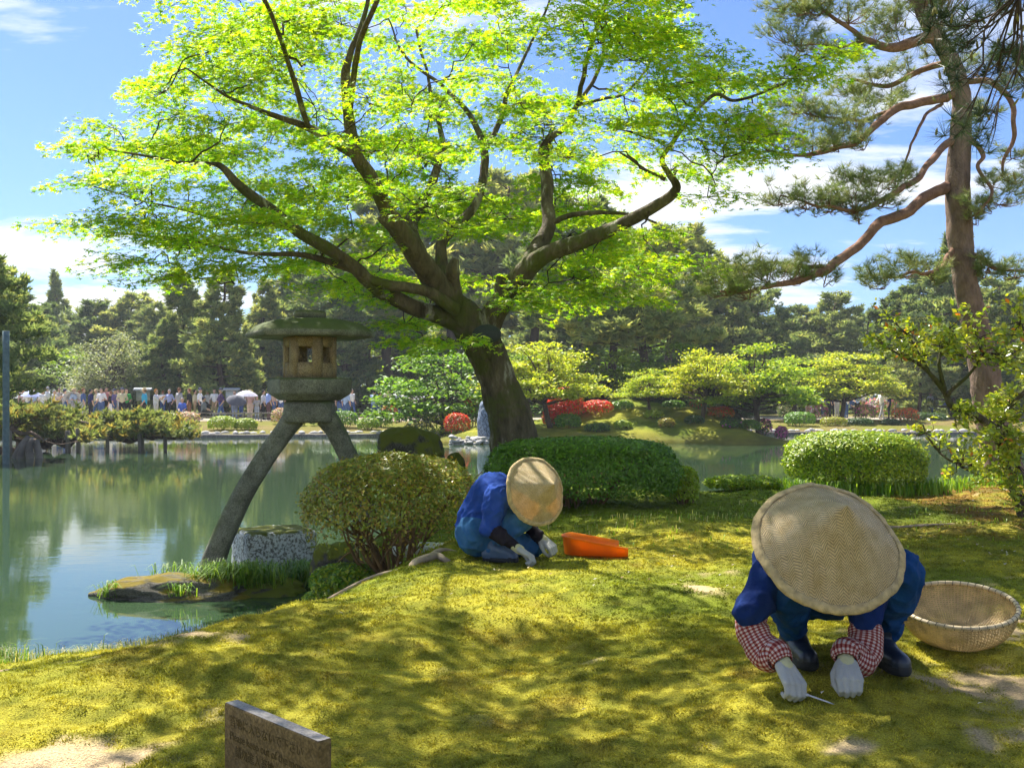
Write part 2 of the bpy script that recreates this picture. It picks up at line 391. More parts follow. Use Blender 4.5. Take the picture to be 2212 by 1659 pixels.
def ground_z(P):
    P = np.asarray(P, float)[:, :2]; sd = poly_sd(P, SHORE); x, y = P[:, 0], P[:, 1]
    a = np.clip((x + 1.6) / 1.6, 0, 1); a = np.maximum(a, np.clip((y - 8.6) / 1.5, 0, 1))
    w = 3.1 * (1 - a) + 1.3 * a; k = 1.3 * (1 - a) + 1.9 * a
    t = np.clip(sd / w, 0, 1); z = -0.74 + 0.74 * t * (k - (k - 1) * t)
    z = np.where(sd < 0, -0.74 + 0.45 * np.maximum(sd, -1.6), z)
    land = np.clip(sd / 0.8, 0, 1)
    z += land * (0.09 * (noise(P, 0.75, 3) - 0.5) + 0.07 * (noise(P, 2.3, 5) - 0.5) + 0.042 * (noise(P, 9, 8, 3) - 0.5))
    return z
def gz(x, y): return float(ground_z(np.array([[x, y]]))[0])
SAND = [(-1.42, 2.95, 0.30, 0.16, 1.1), (-1.15, 3.05, 0.22, 0.12, 0.9), (-0.98, 2.78, 0.20, 0.09, 1.0), (-0.45, 2.72, 0.16, 0.07, 0.9), (-0.2, 2.85, 0.25, 0.06, 0.7), (-2.0, 4.05, 0.5, 0.10, 0.8), (-1.35, 4.2, 0.3, 0.07, 0.6),
        (1.0, 5.3, 0.14, 0.22, 0.9), (1.25, 5.9, 0.25, 0.12, 0.7), (1.95, 3.5, 0.35, 0.35, 0.8), (1.55, 3.05, 0.35, 0.14, 0.8), (2.1, 4.4, 0.2, 0.3, 0.8), (1.05, 3.02, 0.12, 0.05, 0.8), (0.65, 3.12, 0.10, 0.04, 0.7), (0.35, 4.1, 0.09, 0.05, 0.5), (2.2, 2.9, 0.3, 0.2, 0.8)]
def sand_mask(P):
    P = np.asarray(P, float)[:, :2]; s = np.zeros(len(P))
    for (x, y, rx, ry, a) in SAND:
        s = np.maximum(s, a * np.exp(-((P[:, 0] - x) / rx) ** 2 - ((P[:, 1] - y) / ry) ** 2))
    n = noise(P, 3.0, 21, 3); n2 = noise(P, 14.0, 23, 2)
    return np.clip((s * 1.2 + (n - 0.5) * 1.3 + (n2 - 0.5) * 0.9 - 0.47) * 2.6, 0, 1)
def moss_col(P):
    P = np.asarray(P, float)[:, :2]
    a = noise(P, 1.1, 31, 3)[:, None]; b = noise(P, 4.5, 33, 3)[:, None]; c = noise(P, 30, 35)[:, None]
    yel = np.array([0.46, 0.41, 0.045]); grn = np.array([0.16, 0.23, 0.02]); brn = np.array([0.27, 0.17, 0.035])
    t = np.clip((a - 0.42) * 3.2, 0, 1); col = yel * (1 - t * 0.75) + grn * t * 0.75
    u = np.clip((b - 0.6) * 4, 0, 1) * 0.55; col = col * (1 - u) + brn * u
    x, y = P[:, 0:1], P[:, 1:2]
    w = np.clip((x - 2.6) / 1.6, 0, 1) * np.clip((y - 6.6) / 1.2, 0, 1) * (0.35 + 0.9 * (b > 0.47)); w = np.clip(w, 0, 0.85)
    col = col * (1 - w) + np.array([0.24, 0.12, 0.035]) * w
    sd = poly_sd(P, SHORE)[:, None]; e = np.clip(1 - sd / 1.1, 0, 1) * (x < -0.6) * 0.7
    col = col * (1 - e) + brn * 1.05 * e
    g = np.clip((y - 7.6) / 1.0, 0, 1) * (x < 4.0) * 0.7
    col = col * (1 - g) + np.array([0.10, 0.19, 0.015]) * g
    d_ = noise(P, 11, 37, 4)[:, None]; dk = np.clip((d_ - 0.50) * 6, 0, 1) * 0.62; col = col * (1 - dk) + np.array([0.13, 0.16, 0.02]) * dk
    return col * (0.72 + 0.56 * c)

def grid_mesh(xs, ys):
    X, Y = np.meshgrid(xs, ys); P = np.stack([X.ravel(), Y.ravel()], 1); nx, ny = len(xs), len(ys)
    i = np.arange(ny - 1)[:, None] * nx + np.arange(nx - 1)[None]
    return P, np.stack([i, i + 1, i + nx + 1, i + nx], -1).reshape(-1, 4)
# ground material: sandy soil under moss, both from the vertex colour
m, nt, p, o = new_mat('ground')
at = N(nt, 'ShaderNodeAttribute'); at.attribute_name = 'col'; tc = N(nt, 'ShaderNodeTexCoord')
n_ = N(nt, 'ShaderNodeTexNoise'); n_.inputs['Scale'].default_value = 160; n_.inputs['Detail'].default_value = 4; nt.links.new(tc.outputs['Object'], n_.inputs['Vector'])
n2 = N(nt, 'ShaderNodeTexNoise'); n2.inputs['Scale'].default_value = 28; n2.inputs['Detail'].default_value = 6; nt.links.new(tc.outputs['Object'], n2.inputs['Vector'])
c = mixc(nt, 1.0, at.outputs['Color'], ramp(nt, n_.outputs[0], [(0.3, (0.55, 0.55, 0.55)), (0.65, (1.25, 1.25, 1.25))]), 'MULTIPLY')
nt.links.new(c, p.inputs['Base Color']); p.inputs['Roughness'].default_value = 0.95; p.inputs['Specular IOR Level'].default_value = 0.08
bm = N(nt, 'ShaderNodeBump'); bm.inputs['Strength'].default_value = 0.7; bm.inputs['Distance'].default_value = 0.02
nt.links.new(math_node(nt, 'ADD', n_.outputs[0], n2.outputs[0]), bm.inputs['Height']); nt.links.new(bm.outputs[0], p.inputs['Normal'])
M['ground'] = m
xs = np.concatenate([np.linspace(-40, -6, 35)[:-1], np.linspace(-6, 7, 260), np.linspace(7, 40, 34)[1:]])
ys = np.concatenate([np.linspace(-12, 1.8, 12)[:-1], np.linspace(1.8, 15, 250), np.linspace(15, 20, 10)[1:]])
P2, F = grid_mesh(xs, ys); z = ground_z(P2); V = np.column_stack([P2, z])
sm = sand_mask(P2)[:, None]
wet = np.clip((-0.45 - z) / 0.25, 0, 1)[:, None]
sandc = np.array([0.50, 0.37, 0.21]) * (0.75 + 0.5 * noise(P2, 5, 41, 2))[:, None]
gcol = moss_col(P2) * 0.8 * (1 - sm) + sandc * sm
gcol = gcol * (1 - wet) + np.array([0.09, 0.07, 0.04]) * wet
tag(mk('moss_ground', V, F, M['ground'], smooth=True, col=gcol), kind='structure')

# moss shoots
acc = Acc()
def moss_area(n, d0, d1, h, wd):
    y = np.sqrt(rng.uniform(d0 ** 2, d1 ** 2, n)); x = rng.uniform(-0.58, 0.58, n) * y + rng.uniform(-0.45, 0.45, n)
    P = np.column_stack([x, y]); keep = (sand_mask(P) < rng.uniform(0.25, 0.9, n)) & (poly_sd(P, SHORE) > 0.12)
    P = P[keep]; n = len(P); z = ground_z(P); a = rng.uniform(0, 2 * np.pi, n)
    hh = h * rng.uniform(0.5, 1.2, n) * (0.35 + 1.4 * noise(P, 7, 51, 2)); lean = rng.normal(0, 0.8, (n, 2)) * hh[:, None]
    base = np.column_stack([P, z - 0.003]); s = np.column_stack([np.cos(a), np.sin(a), np.zeros(n)]) * (wd * rng.uniform(0.6, 1.2, n))[:, None]
    tip = base + np.column_stack([lean, hh])
    V = np.stack([base - s, base + s, tip], 1).reshape(-1, 3)
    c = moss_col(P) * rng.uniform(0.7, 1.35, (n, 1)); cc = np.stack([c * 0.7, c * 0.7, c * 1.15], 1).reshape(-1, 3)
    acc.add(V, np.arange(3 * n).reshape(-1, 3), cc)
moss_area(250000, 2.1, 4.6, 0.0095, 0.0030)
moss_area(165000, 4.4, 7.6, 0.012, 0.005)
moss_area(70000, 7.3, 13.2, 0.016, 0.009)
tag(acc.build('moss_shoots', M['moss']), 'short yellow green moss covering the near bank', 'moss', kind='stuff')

# ------------------------------------------------------------------ water
m, nt, p, o = new_mat('water')
tc = N(nt, 'ShaderNodeTexCoord'); mp = N(nt, 'ShaderNodeMapping'); mp.inputs['Scale'].default_value = (0.55, 1.5, 1); nt.links.new(tc.outputs['Object'], mp.inputs[0])
na = N(nt, 'ShaderNodeTexNoise'); na.inputs['Scale'].default_value = 2.6; na.inputs['Detail'].default_value = 5; na.inputs['Roughness'].default_value = 0.6; nt.links.new(mp.outputs[0], na.inputs['Vector'])
nb = N(nt, 'ShaderNodeTexNoise'); nb.inputs['Scale'].default_value = 0.22; nb.inputs['Detail'].default_value = 3; nt.links.new(tc.outputs['Object'], nb.inputs['Vector'])
h = math_node(nt, 'MULTIPLY', na.outputs[0], ramp(nt, nb.outputs[0], [(0.4, (0.25, 0.25, 0.25)), (0.62, (1, 1, 1))]))
bm = N(nt, 'ShaderNodeBump'); bm.inputs['Strength'].default_value = 0.055; bm.inputs['Distance'].default_value = 0.05
nt.links.new(h, bm.inputs['Height']); nt.links.new(bm.outputs[0], p.inputs['Normal'])
p.inputs['Base Color'].default_value = (0.036, 0.066, 0.032, 1); p.inputs['Roughness'].default_value = 0.03; p.inputs['IOR'].default_value = 1.333
p.inputs['Specular IOR Level'].default_value = 0.6
M['water'] = m
tag(mk('pond_water', [(-140, 2, WATER), (140, 2, WATER), (140, 140, WATER), (-140, 140, WATER)], np.array([[0, 1, 2, 3]]), m), kind='structure')

# ------------------------------------------------------------------ far bank
def far_shore(x): return 45.5 + 2.2 * np.sin(x * 0.07 + 0.6) * 0.6 + 0.06 * np.clip(x, -30, 60)
def bank_z(P):
    x, y = P[:, 0], P[:, 1]; s = y - far_shore(x)
    z = -0.585 + 0.405 * np.clip(s / 7.0, 0, 1) ** 0.8 + 0.02 * np.clip(s - 12, 0, 60)
    z = np.where(s < 0.0, -1.4, z)
    return z + np.clip(s / 3, 0, 1) * 0.12 * (noise(P, 0.35, 61, 2) - 0.5)
xs = np.linspace(-70, 75, 260); tt = np.concatenate([[-0.6, -0.02, 0.02], np.linspace(0.4, 12, 26), np.linspace(13, 110, 60)])
X = np.repeat(xs[None], len(tt), 0); Y = far_shore(X) + tt[:, None]; P2 = np.column_stack([X.ravel(), Y.ravel()])
i = np.arange(len(tt) - 1)[:, None] * len(xs) + np.arange(len(xs) - 1)[None]; F = np.stack([i, i + 1, i + len(xs) + 1, i + len(xs)], -1).reshape(-1, 4)
zf = bank_z(P2); s = (P2[:, 1] - far_shore(P2[:, 0]))[:, None]
gl = np.clip(noise(P2, 0.5, 65, 3) * 2.2 - 0.6, 0, 1)[:, None]
cb = np.array([0.16, 0.17, 0.025]) * gl + np.array([0.20, 0.15, 0.06]) * (1 - gl)
pth = np.clip(1 - np.abs(s - 11.5) / 3.2, 0, 1) ** 0.3; cb = cb * (1 - pth) + np.array([0.46, 0.40, 0.32]) * pth
fo = np.clip((s - 17) / 4, 0, 1); cb = cb * (1 - fo) + np.array([0.09, 0.105, 0.02]) * fo
cb = cb * (0.75 + 0.5 * noise(P2, 2.0, 67, 2))[:, None]
tag(mk('far_bank', np.column_stack([P2, zf]), F, M['ground'], smooth=True, col=cb), kind='structure')
# timber and stone edging along the far water line, with pale stones on it
acc = Acc(); xe = np.linspace(-45, 50, 240); ye = far_shore(xe)
prof = [(-0.30, -0.95), (-0.30, -0.585), (0.05, -0.56), (0.30, -0.60)]
Vk = np.stack([np.column_stack([xe, ye + a, np.full_like(xe, b) + 0.03 * (noise(np.column_stack([xe, ye]), 1.5, 71) - 0.5)]) for a, b in prof], 1).reshape(-1, 3)
i = np.arange(len(xe) - 1)[:, None] * 4 + np.arange(3)[None]; Fk = np.stack([i, i + 4, i + 5, i + 1], -1).reshape(-1, 4)
edge = tag(mk('pond_edge', Vk, Fk, M['kerb']), kind='structure')
def rock_mesh(name, seed, mat, seg=14, amp=0.35, flat=0.7, nscale=1.6, boxy=0.0):
    a = np.linspace(0, np.pi, seg); b = np.linspace(0, 2 * np.pi, seg * 2, endpoint=False)
    A, B = np.meshgrid(a, b, indexing='ij'); D = np.stack([np.sin(A) * np.cos(B), np.sin(A) * np.sin(B), np.cos(A)], -1).reshape(-1, 3)
    if boxy > 0:
        pw = 6 if boxy < 0.95 else 14; q = D / (np.sum(np.abs(D) ** pw, 1, keepdims=True) ** (1 / pw)); D = D * (1 - boxy) + q * boxy
    r = 1 + amp * 2 * (noise(D + 5, nscale, seed, 5) - 0.5) + amp * 0.45 * ((1 - np.abs(2 * noise(D + 9, nscale * 2.6, seed + 3, 3) - 1)) - 0.6); V = D * r[:, None]; V[:, 2] *= flat
    n, s2 = seg, seg * 2; i = np.arange(n - 1)[:, None] * s2; j = np.arange(s2)[None]
    F = np.stack([i + j, i + s2 + j, i + s2 + (j + 1) % s2, i + (j + 1) % s2], -1).reshape(-1, 4)
    return make_mesh(name, V, F, mat, smooth=True)
peb = [rock_mesh('stone', 80 + k, M['stone_pale'], 5, 0.3, 0.6) for k in range(4)]
for k in range(150):
    x = -24 + 46 * (k + rng.uniform(0, 0.9)) / 150; 
    if rng.uniform() < 0.12: continue
    so = link('stone', peb[k % 4], edge, (x, float(far_shore(x)) + rng.uniform(0.15, 0.75), -0.56 + rng.uniform(0, 0.05)))
    so.scale = (rng.uniform(0.13, 0.27), rng.uniform(0.12, 0.2), rng.uniform(0.10, 0.18)); so.rotation_euler = (0, 0, rng.uniform(0, 6))

# ------------------------------------------------------------------ island
def isl_z(P):
    x, y = P[:, 0], P[:, 1]
    f = np.where(x < 1.5, 38.0 - (x - 1.5) * 0.02, 38.0); xl, xr = -3.4, 11.2
    e = np.minimum(np.minimum((x - xl) / 1.6, (xr - x) / 2.2), np.minimum((y - 37.8 - 0.25 * np.sin(x * 1.3)) / 1.2, (49.5 - y) / 2.5))
    rim = -1.3 + 0.62 * np.clip(e * 6, -0.4, 1) + 0.28 * np.clip(e, 0, 1)
    hill = 1.35 * np.exp(-((x - 4.9) / 3.0) ** 2 - ((y - 43.6) / 3.0) ** 2) + 0.55 * np.exp(-((x - 8.0) / 2.2) ** 2 - ((y - 41.5) / 2.5) ** 2) + 0.35 * np.exp(-((x + 0.2) / 2.0) ** 2 - ((y - 42) / 3) ** 2)
    return rim + hill * np.clip(e, 0, 1) + np.clip(e, 0, 1) * (0.22 * (noise(P, 0.9, 91, 3) - 0.5) + 0.08 * (noise(P, 4, 95, 2) - 0.5))
P2, F = grid_mesh(np.linspace(-5.5, 13.5, 150), np.linspace(36.3, 51, 110))
zi = isl_z(P2); a = np.clip(noise(P2, 0.8, 93, 3) * 2.4 - 0.7, 0, 1)[:, None]
ci = np.array([0.30, 0.29, 0.035]) * (1 - a) + np.array([0.13, 0.18, 0.02]) * a; ci = ci * (0.7 + 0.6 * noise(P2, 5, 97, 2))[:, None]
lo = np.clip((-0.25 - zi) / 0.3, 0, 1)[:, None]; ci = ci * (1 - 0.6 * lo) + np.array([0.10, 0.08, 0.025]) * 0.6 * lo
tag(mk('island', np.column_stack([P2, zi]), F, M['ground'], smooth=True, col=ci), kind='structure')
def iz(x, y): return float(isl_z(np.array([[x, y]]))[0])
def bz(x, y): return float(bank_z(np.array([[x, y]]))[0])

# ------------------------------------------------------------------ vegetation builders
def palette(n, cols, r=None, spread=0.25):
    r = r or rng; cols = np.asarray(cols, float); k = r.integers(0, len(cols), n)
    return cols[k] * r.uniform(1 - spread, 1 + spread, (n, 1))
def dome_leaves(n, rx, ry, h, size, cols, p=2.6, low=0.12, open_low=0.0, r=None, lump=0.075, inner=0.25, flower=None, ffrac=0.0):
    r = r or rng; D = rdir(n, r); D[:, 2] = np.where(D[:, 2] < -0.55, -D[:, 2], D[:, 2])
    q = D / (np.sum(np.abs(D) ** p, 1, keepdims=True) ** (1 / p))
    lum = 1 + lump * 2 * (noise(q * 1.0 + r.uniform(0, 50), 3.0, 5, 3) - 0.5)
    dep = np.where(r.uniform(size=n) < inner, r.uniform(0.03, 0.4, n), np.abs(r.normal(0, 0.035, n)) - (r.uniform(size=n) < 0.05) * r.uniform(0, 0.07, n))
    c0 = h * 0.5
    P = q * (lum * (1 - dep))[:, None] * np.array([rx, ry, h * 0.5]); P[:, 2] += c0
    keep = P[:, 2] > low * h * r.uniform(0.3, 1.6, n)
    if open_low > 0: keep &= ~((P[:, 2] < 0.45 * h) & (r.uniform(size=n) < open_low))
    P, D = P[keep], D[keep]; n = len(P)
    nrm = unit(D / np.array([rx, ry, h * 0.5]) * min(rx, h) + r.normal(0, 0.5, (n, 3)) + np.array([0, 0, 0.35]))
    fwd = r.normal(size=(n, 3)) + np.array([0, 0, 0.6]) + D * 0.7
    c = palette(n, cols, r)
    if flower is not None:
        fl = r.uniform(size=n) < ffrac * np.clip(0.35 + P[:, 2] / h, 0, 1); c[fl] = palette(int(fl.sum()), flower, r, 0.15)
    V, F, cc = scatter(LEAF_V, LEAF_F, P, nrm, fwd, size * r.uniform(0.65, 1.25, n), c)
    return V, F, cc
def stems(base_r, h, n, spread, r, r0=0.012, mat=None):
    acc = Acc()
    for k in range(n):
        a = r.uniform(0, 2 * np.pi); b0 = np.array([math.cos(a), math.sin(a), 0]) * base_r * r.uniform(0.1, 1)
        b1 = np.array([math.cos(a + r.normal(0, 0.4)) * spread[0], math.sin(a) * spread[1], h]) * r.uniform(0.5, 0.95)
        mid = (b0 + b1) * 0.5 + r.normal(0, 0.12, 3) * h; mid[2] = max(mid[2], 0.1 * h)
        P = smoothpath([b0 - np.array([0, 0, 0.05]), mid, b1], 8); acc_tube(acc, P, np.linspace(r0, r0 * 0.35, 8), seg=5)
        for q in range(2):
            t = r.integers(3, 6); e = P[t] + (b1 - b0) * 0.4 + r.normal(0, 0.18, 3) * h
            acc_tube(acc, smoothpath([P[t], (P[t] + e) / 2 + r.normal(0, 0.03, 3), e], 5), np.linspace(r0 * 0.5, r0 * 0.2, 5), seg=4)
    return acc
GR = [(0.13, 0.26, 0.02), (0.18, 0.34, 0.025), (0.09, 0.20, 0.018)]
YG = [(0.32, 0.42, 0.018), (0.26, 0.38, 0.018), (0.40, 0.45, 0.024)]
DG = [(0.06, 0.12, 0.035), (0.085, 0.155, 0.04), (0.045, 0.09, 0.025)]
OL = [(0.36, 0.30, 0.035), (0.28, 0.28, 0.028), (0.42, 0.33, 0.04), (0.28, 0.17, 0.03), (0.19, 0.22, 0.02)]
RED = [(0.80, 0.05, 0.03), (0.72, 0.03, 0.03), (0.85, 0.11, 0.05)]
ORG = [(0.78, 0.18, 0.03), (0.80, 0.10, 0.03)]
PINK = [(0.72, 0.42, 0.42), (0.75, 0.55, 0.5), (0.66, 0.33, 0.35)]
MAG = [(0.62, 0.10, 0.42), (0.7, 0.2, 0.5)]
HOT = [(0.75, 0.16, 0.34), (0.8, 0.28, 0.42)]
WHT = [(0.72, 0.7, 0.62), (0.62, 0.62, 0.5)]
def bush(name, loc, rx, ry, h, n, size, cols, label, cat='bush', group=None, seed=0, nst=9, r0=0.012, mat='shrub', stem_spread=0.75, **kw):
    r = np.random.default_rng(1000 + seed); e = empty(name, loc, r.uniform(-0.2, 0.2))
    tag(e, label, cat, group)
    V, F, c = dome_leaves(n, rx, ry, h, size, cols, r=r, **kw)
    tag(mk('foliage', V, F, M[mat], e, col=c), kind='stuff')
    stems(rx * 0.22, h * 0.8, nst, (rx * stem_spread, ry * stem_spread), r, r0).build('stems', M['twig_shrub'], e)
    return e

# ------------------------------------------------------------------ the big maple
limbs_px = {
 'trunk': [(1134, 1090, 10.6, 172), (1124, 1030, 10.6, 140), (1112, 950, 10.6, 112), (1088, 860, 10.6, 94), (1064, 790, 10.55, 86), (1040, 740, 10.5, 88), (1014, 700, 10.45, 84), (985, 668, 10.4, 76), (958, 642, 10.4, 62)],
 'L1': [(1008, 705, 10.45, 56), (944, 684, 10.3, 46), (901, 669, 10.2, 43), (859, 650, 10.1, 41), (820, 628, 10, 38), (733, 552, 9.7, 34), (633, 493, 9.4, 30), (580, 450, 9.2, 28), (520, 406, 9.0, 24), (480, 363, 8.9, 18), (443, 353, 8.8, 12), (350, 345, 8.6, 8), (230, 325, 8.5, 4)],
 'L1b': [(988, 672, 10.2, 36), (930, 633, 10.0, 30), (887, 622, 9.95, 28), (830, 613, 9.9, 26), (740, 575, 9.8, 20), (640, 550, 9.7, 14), (540, 545, 9.5, 10), (400, 520, 9.3, 7), (230, 500, 9.2, 4)],
 'L2': [(978, 662, 10.35, 66), (905, 560, 10.0, 58), (870, 510, 9.8, 54), (828, 462, 9.7, 50)],
 'L3': [(850, 490, 9.75, 42), (800, 385, 9.5, 36), (770, 333, 9.4, 34), (753, 250, 9.3, 28), (743, 167, 9.2, 24), (760, 110, 9.1, 16), (790, 30, 9.0, 12), (800, -80, 8.8, 8), (790, -200, 8.7, 5)],
 'L3b': [(772, 338, 9.4, 26), (733, 320, 9.3, 22), (666, 276, 9.1, 20), (600, 253, 9.0, 14), (500, 215, 8.8, 8), (400, 150, 8.6, 4)],
 'L1c': [(633, 495, 9.4, 18), (590, 486, 9.3, 14), (540, 484, 9.2, 10), (470, 470, 9.1, 7), (340, 440, 9.0, 5), (200, 400, 8.9, 3)],
 'L4': [(962, 645, 10.4, 50), (925, 585, 10.6, 44), (898, 533, 10.8, 42), (888, 483, 11, 40), (926, 416, 11.2, 26), (950, 333, 11.4, 18), (953, 290, 11.5, 14), (930, 200, 11.6, 9), (900, 60, 11.7, 6)],
 'L5': [(985, 662, 10.4, 40), (957, 590, 10.6, 34), (953, 533, 10.7, 30), (970, 506, 10.8, 26), (1020, 450, 11, 24), (1046, 383, 11.1, 22), (1046, 326, 11.2, 20), (1023, 260, 11.3, 15), (970, 200, 11.4, 11), (880, 127, 11.5, 7), (840, 40, 11.5, 4)],
 'L5b': [(1046, 330, 11.2, 16), (1086, 246, 11.3, 14), (1096, 200, 11.3, 11), (1150, 90, 11.4, 7), (1200, -40, 11.4, 5)],
 'R1': [(1038, 735, 10.5, 70), (1078, 660, 10.4, 62), (1120, 605, 10.3, 58), (1175, 553, 10.2, 46), (1270, 513, 10, 38), (1353, 480, 9.8, 34), (1420, 443, 9.6, 28), (1460, 412, 9.5, 24), (1443, 380, 9.5, 17), (1430, 346, 9.5, 14), (1452, 310, 9.4, 12), (1473, 277, 9.4, 12), (1540, 207, 9.3, 10), (1590, 215, 9.2, 8), (1673, 190, 9.1, 6), (1784, 127, 9, 4)],
 'R2': [(1135, 592, 10.3, 48), (1150, 552, 10.5, 44), (1183, 493, 10.7, 36), (1184, 417, 10.9, 32), (1173, 333, 11, 30), (1185, 305, 11, 20), (1220, 273, 11.1, 16), (1246, 226, 11.2, 13), (1296, 150, 11.3, 9), (1310, 40, 11.4, 6)],
 'R2b': [(1246, 228, 11.2, 9), (1300, 215, 11.1, 8), (1353, 200, 11, 7), (1420, 120, 10.8, 4)],
 'R3': [(1195, 480, 10.7, 16), (1253, 463, 10.6, 13), (1346, 460, 10.4, 9), (1420, 480, 10.3, 5)],
 'R4': [(1436, 388, 9.5, 12), (1396, 370, 9.6, 8), (1340, 330, 9.7, 5)],
 'S1': [(990, 665, 10.3, 34), (982, 615, 10.25, 28), (978, 585, 10.2, 36), (984, 560, 10.2, 18)],
 'S2': [(1092, 650, 10.35, 34), (1076, 622, 10.3, 22), (1082, 600, 10.3, 24)],
 'N1': [(753, 250, 9.3, 18), (780, 90, 8.4, 15), (880, -150, 7.5, 12), (980, -500, 6.4, 8), (1050, -900, 5.3, 5)],
 'N3': [(666, 276, 9.1, 16), (600, 80, 8.3, 12), (480, -200, 7.3, 9), (330, -600, 6.2, 6)],
 'N2': [(1246, 228, 11.2, 13), (1290, 60, 9.8, 12), (1400, -200, 8, 10), (1500, -600, 6.5, 7), (1520, -1000, 5.4, 5)],
}
mb = np.array([W(1134, 1073, 10.6)[0], 10.6, gz(0.14, 10.6) - 0.05])
maple = tag(empty('maple_tree', mb), 'big spreading maple with bright lime green leaves behind the clipped hedge', 'tree')
limb_pts = []; 
for nm, rows in limbs_px.items():
    pts = np.array([np.append(W(a, b, d), w * (0.43 if nm == 'trunk' else 0.40) * d / F_PX) for a, b, d, w in rows])
    Q = smoothpath(pts, 150 if nm == 'trunk' else max(16, len(rows) * 9)); Q[:, 3] = np.maximum(Q[:, 3], 0.004)
    if nm != 'trunk':
        wob = (np.column_stack([noise(Q[:, :3], 2.5, 200 + k, 2) for k in range(3)]) - 0.5) * 0.06; wob[:3] = 0; Q[:, :3] += wob
    V, Fq = tube(Q[:, :3], Q[:, 3], seg=64 if nm == 'trunk' else 22, rough=0.14 if nm == 'trunk' else 0.13, seed=3, nscale=5.0, ridge=0.26 if nm == 'trunk' else 0.16)
    mk('trunk' if nm == 'trunk' else 'limb', V, Fq, M['bark_maple'], maple, mb, smooth=True)
    if nm not in ('S1', 'S2', 'trunk', 'L2'): limb_pts.append(Q[len(Q) // 4:])
LP = np.concatenate(limb_pts)
# painted pruning scar
V = rock_mesh('cut_scar', 12, plain('scar', (0.035, 0.042, 0.045), 0.6), 8, 0.06, 1.0)
o = link('cut_scar', V, maple); o.location = W(1052, 722, 10.18) - mb; o.scale = (0.15, 0.05, 0.10)
pads = []
outline = [(130, 490, .42), (240, 470, .5), (340, 520, .5), (250, 565, .45), (340, 590, .45), (440, 570, .5), (150, 315, .38), (230, 330, .45), (310, 310, .5), (200, 275, .35), (330, 240, .45), (420, 260, .5), (310, 195, .3), (400, 105, .4), (480, 170, .5), (430, 60, .4),
   (500, 40, .45), (560, 110, .5), (560, 30, .5), (640, 60, .5), (450, 330, .5), (170, 385, .4), (260, 410, .35), (520, 480, .45), (600, 400, .5), (410, 440, .35),
   (1850, 108, .30), (1815, 118, .34), (1770, 142, .36), (1730, 160, .36), (1690, 180, .42), (1600, 165, .42), (1555, 110, .38), (1620, 245, .45), (1690, 320, .38), (1600, 345, .45), (1560, 420, .3), (1500, 360, .45), (1400, 230, .5), (1405, 60, .4), (1390, -10, .4), (1470, 555, .4), (1410, 590, .45), (1350, 620, .4), (1400, 650, .35), (1300, 560, .5), (1660, 290, .4), (1520, 250, .5), (1550, 290, .45), (1450, 180, .45),
   (760, 640, .45), (870, 735, .4), (960, 735, .4), (830, 700, .4), (620, 560, .45), (700, 610, .45), (520, 575, .45), (1150, 650, .45), (1200, 620, .5), (1255, 650, .45), (900, 690, .4), (1100, 640, .35), (1330, 520, .45), (1250, 590, .45), (1440, 500, .4), (800, 520, .45), (700, 480, .5), (640, 430, .5)]
for (a, b, r_) in [(800, 400, .36), (760, 200, .36), (705, 300, .34), (960, 400, .33), (1060, 300, .36), (1000, 480, .3), (880, 330, .36), (1180, 250, .36), (900, 440, .3), (1010, 150, .36), (1240, 330, .36), (860, 230, .36)]: pads.append((W(a, b, rng.uniform(8.6, 9.2)), r_))
for (a, b, r_) in outline: pads.append((W(a, b, rng.uniform(8.4, 9.6) if a < 600 or a > 1400 else rng.uniform(9.3, 12.2)), r_))
cpoly = np.array([(300, 200), (480, 0), (700, 0), (1400, 0), (1480, 110), (1560, 230), (1530, 340), (1440, 420), (1450, 560), (1250, 630), (1100, 600), (900, 650), (760, 620), (560, 560), (380, 540), (250, 500), (280, 330)], float)
LIT = [((0.05, 6.35, 0.5), 0.5), ((0.55, 6.6, 0.1), 0.4), ((-0.1, 5.1, 0.0), 0.4), ((-0.8, 5.5, 0.0), 0.45), ((0.2, 5.7, 0.0), 0.35), ((1.0, 7.2, 0.0), 0.5), ((1.7, 7.0, 0.0), 0.45), ((2.5, 7.6, 0.0), 0.45), ((1.2, 5.7, 0.0), 0.3), ((3.2, 9.5, 0.0), 0.5), ((-1.3, 4.9, 0.0), 0.3), ((0.4, 4.6, 0.0), 0.25), ((-0.9, 7.3, 0.7), 0.35), ((0.2, 9.4, 0.8), 0.16), ((1.1, 9.4, 0.8), 0.22), ((-1.9, 9.7, 1.4), 0.15)]  # crown is opened along the sun rays to these spots, to keep them lit
sd_ = np.array(sdir)
def in_lit(c, r_):
    for p_, q_ in LIT:
        v_ = c - np.array(p_); 
        if np.linalg.norm(v_ - sd_ * np.dot(v_, sd_)) < q_ + r_ * 0.7: return True
    return False
got = []
tries = 0
while tries < 4000 and len(got) < 104:
    q = rng.uniform((200, 0), (1600, 680)); 
    if poly_sd(q[None], cpoly)[0] < 0: continue
    tries += 1
    front = (q[1] < 300 or q[0] < 500) and rng.uniform() < 0.3
    d = rng.uniform(7.6, 9.6) if front else rng.uniform(10.6, 13.2)
    c = W(q[0], q[1], d)
    if any(np.linalg.norm(c - g) < 0.42 for g in got): continue
    if in_lit(c, 0.5): continue
    got.append(c); pads.append((c, rng.uniform(0.42, 0.62)))
for k in range(56):
    c = W(rng.uniform(350, 1600), rng.uniform(-520, -10), rng.uniform(8.2, 12.0))
    if not in_lit(c, 0.5): pads.append((c, rng.uniform(0.45, 0.62)))
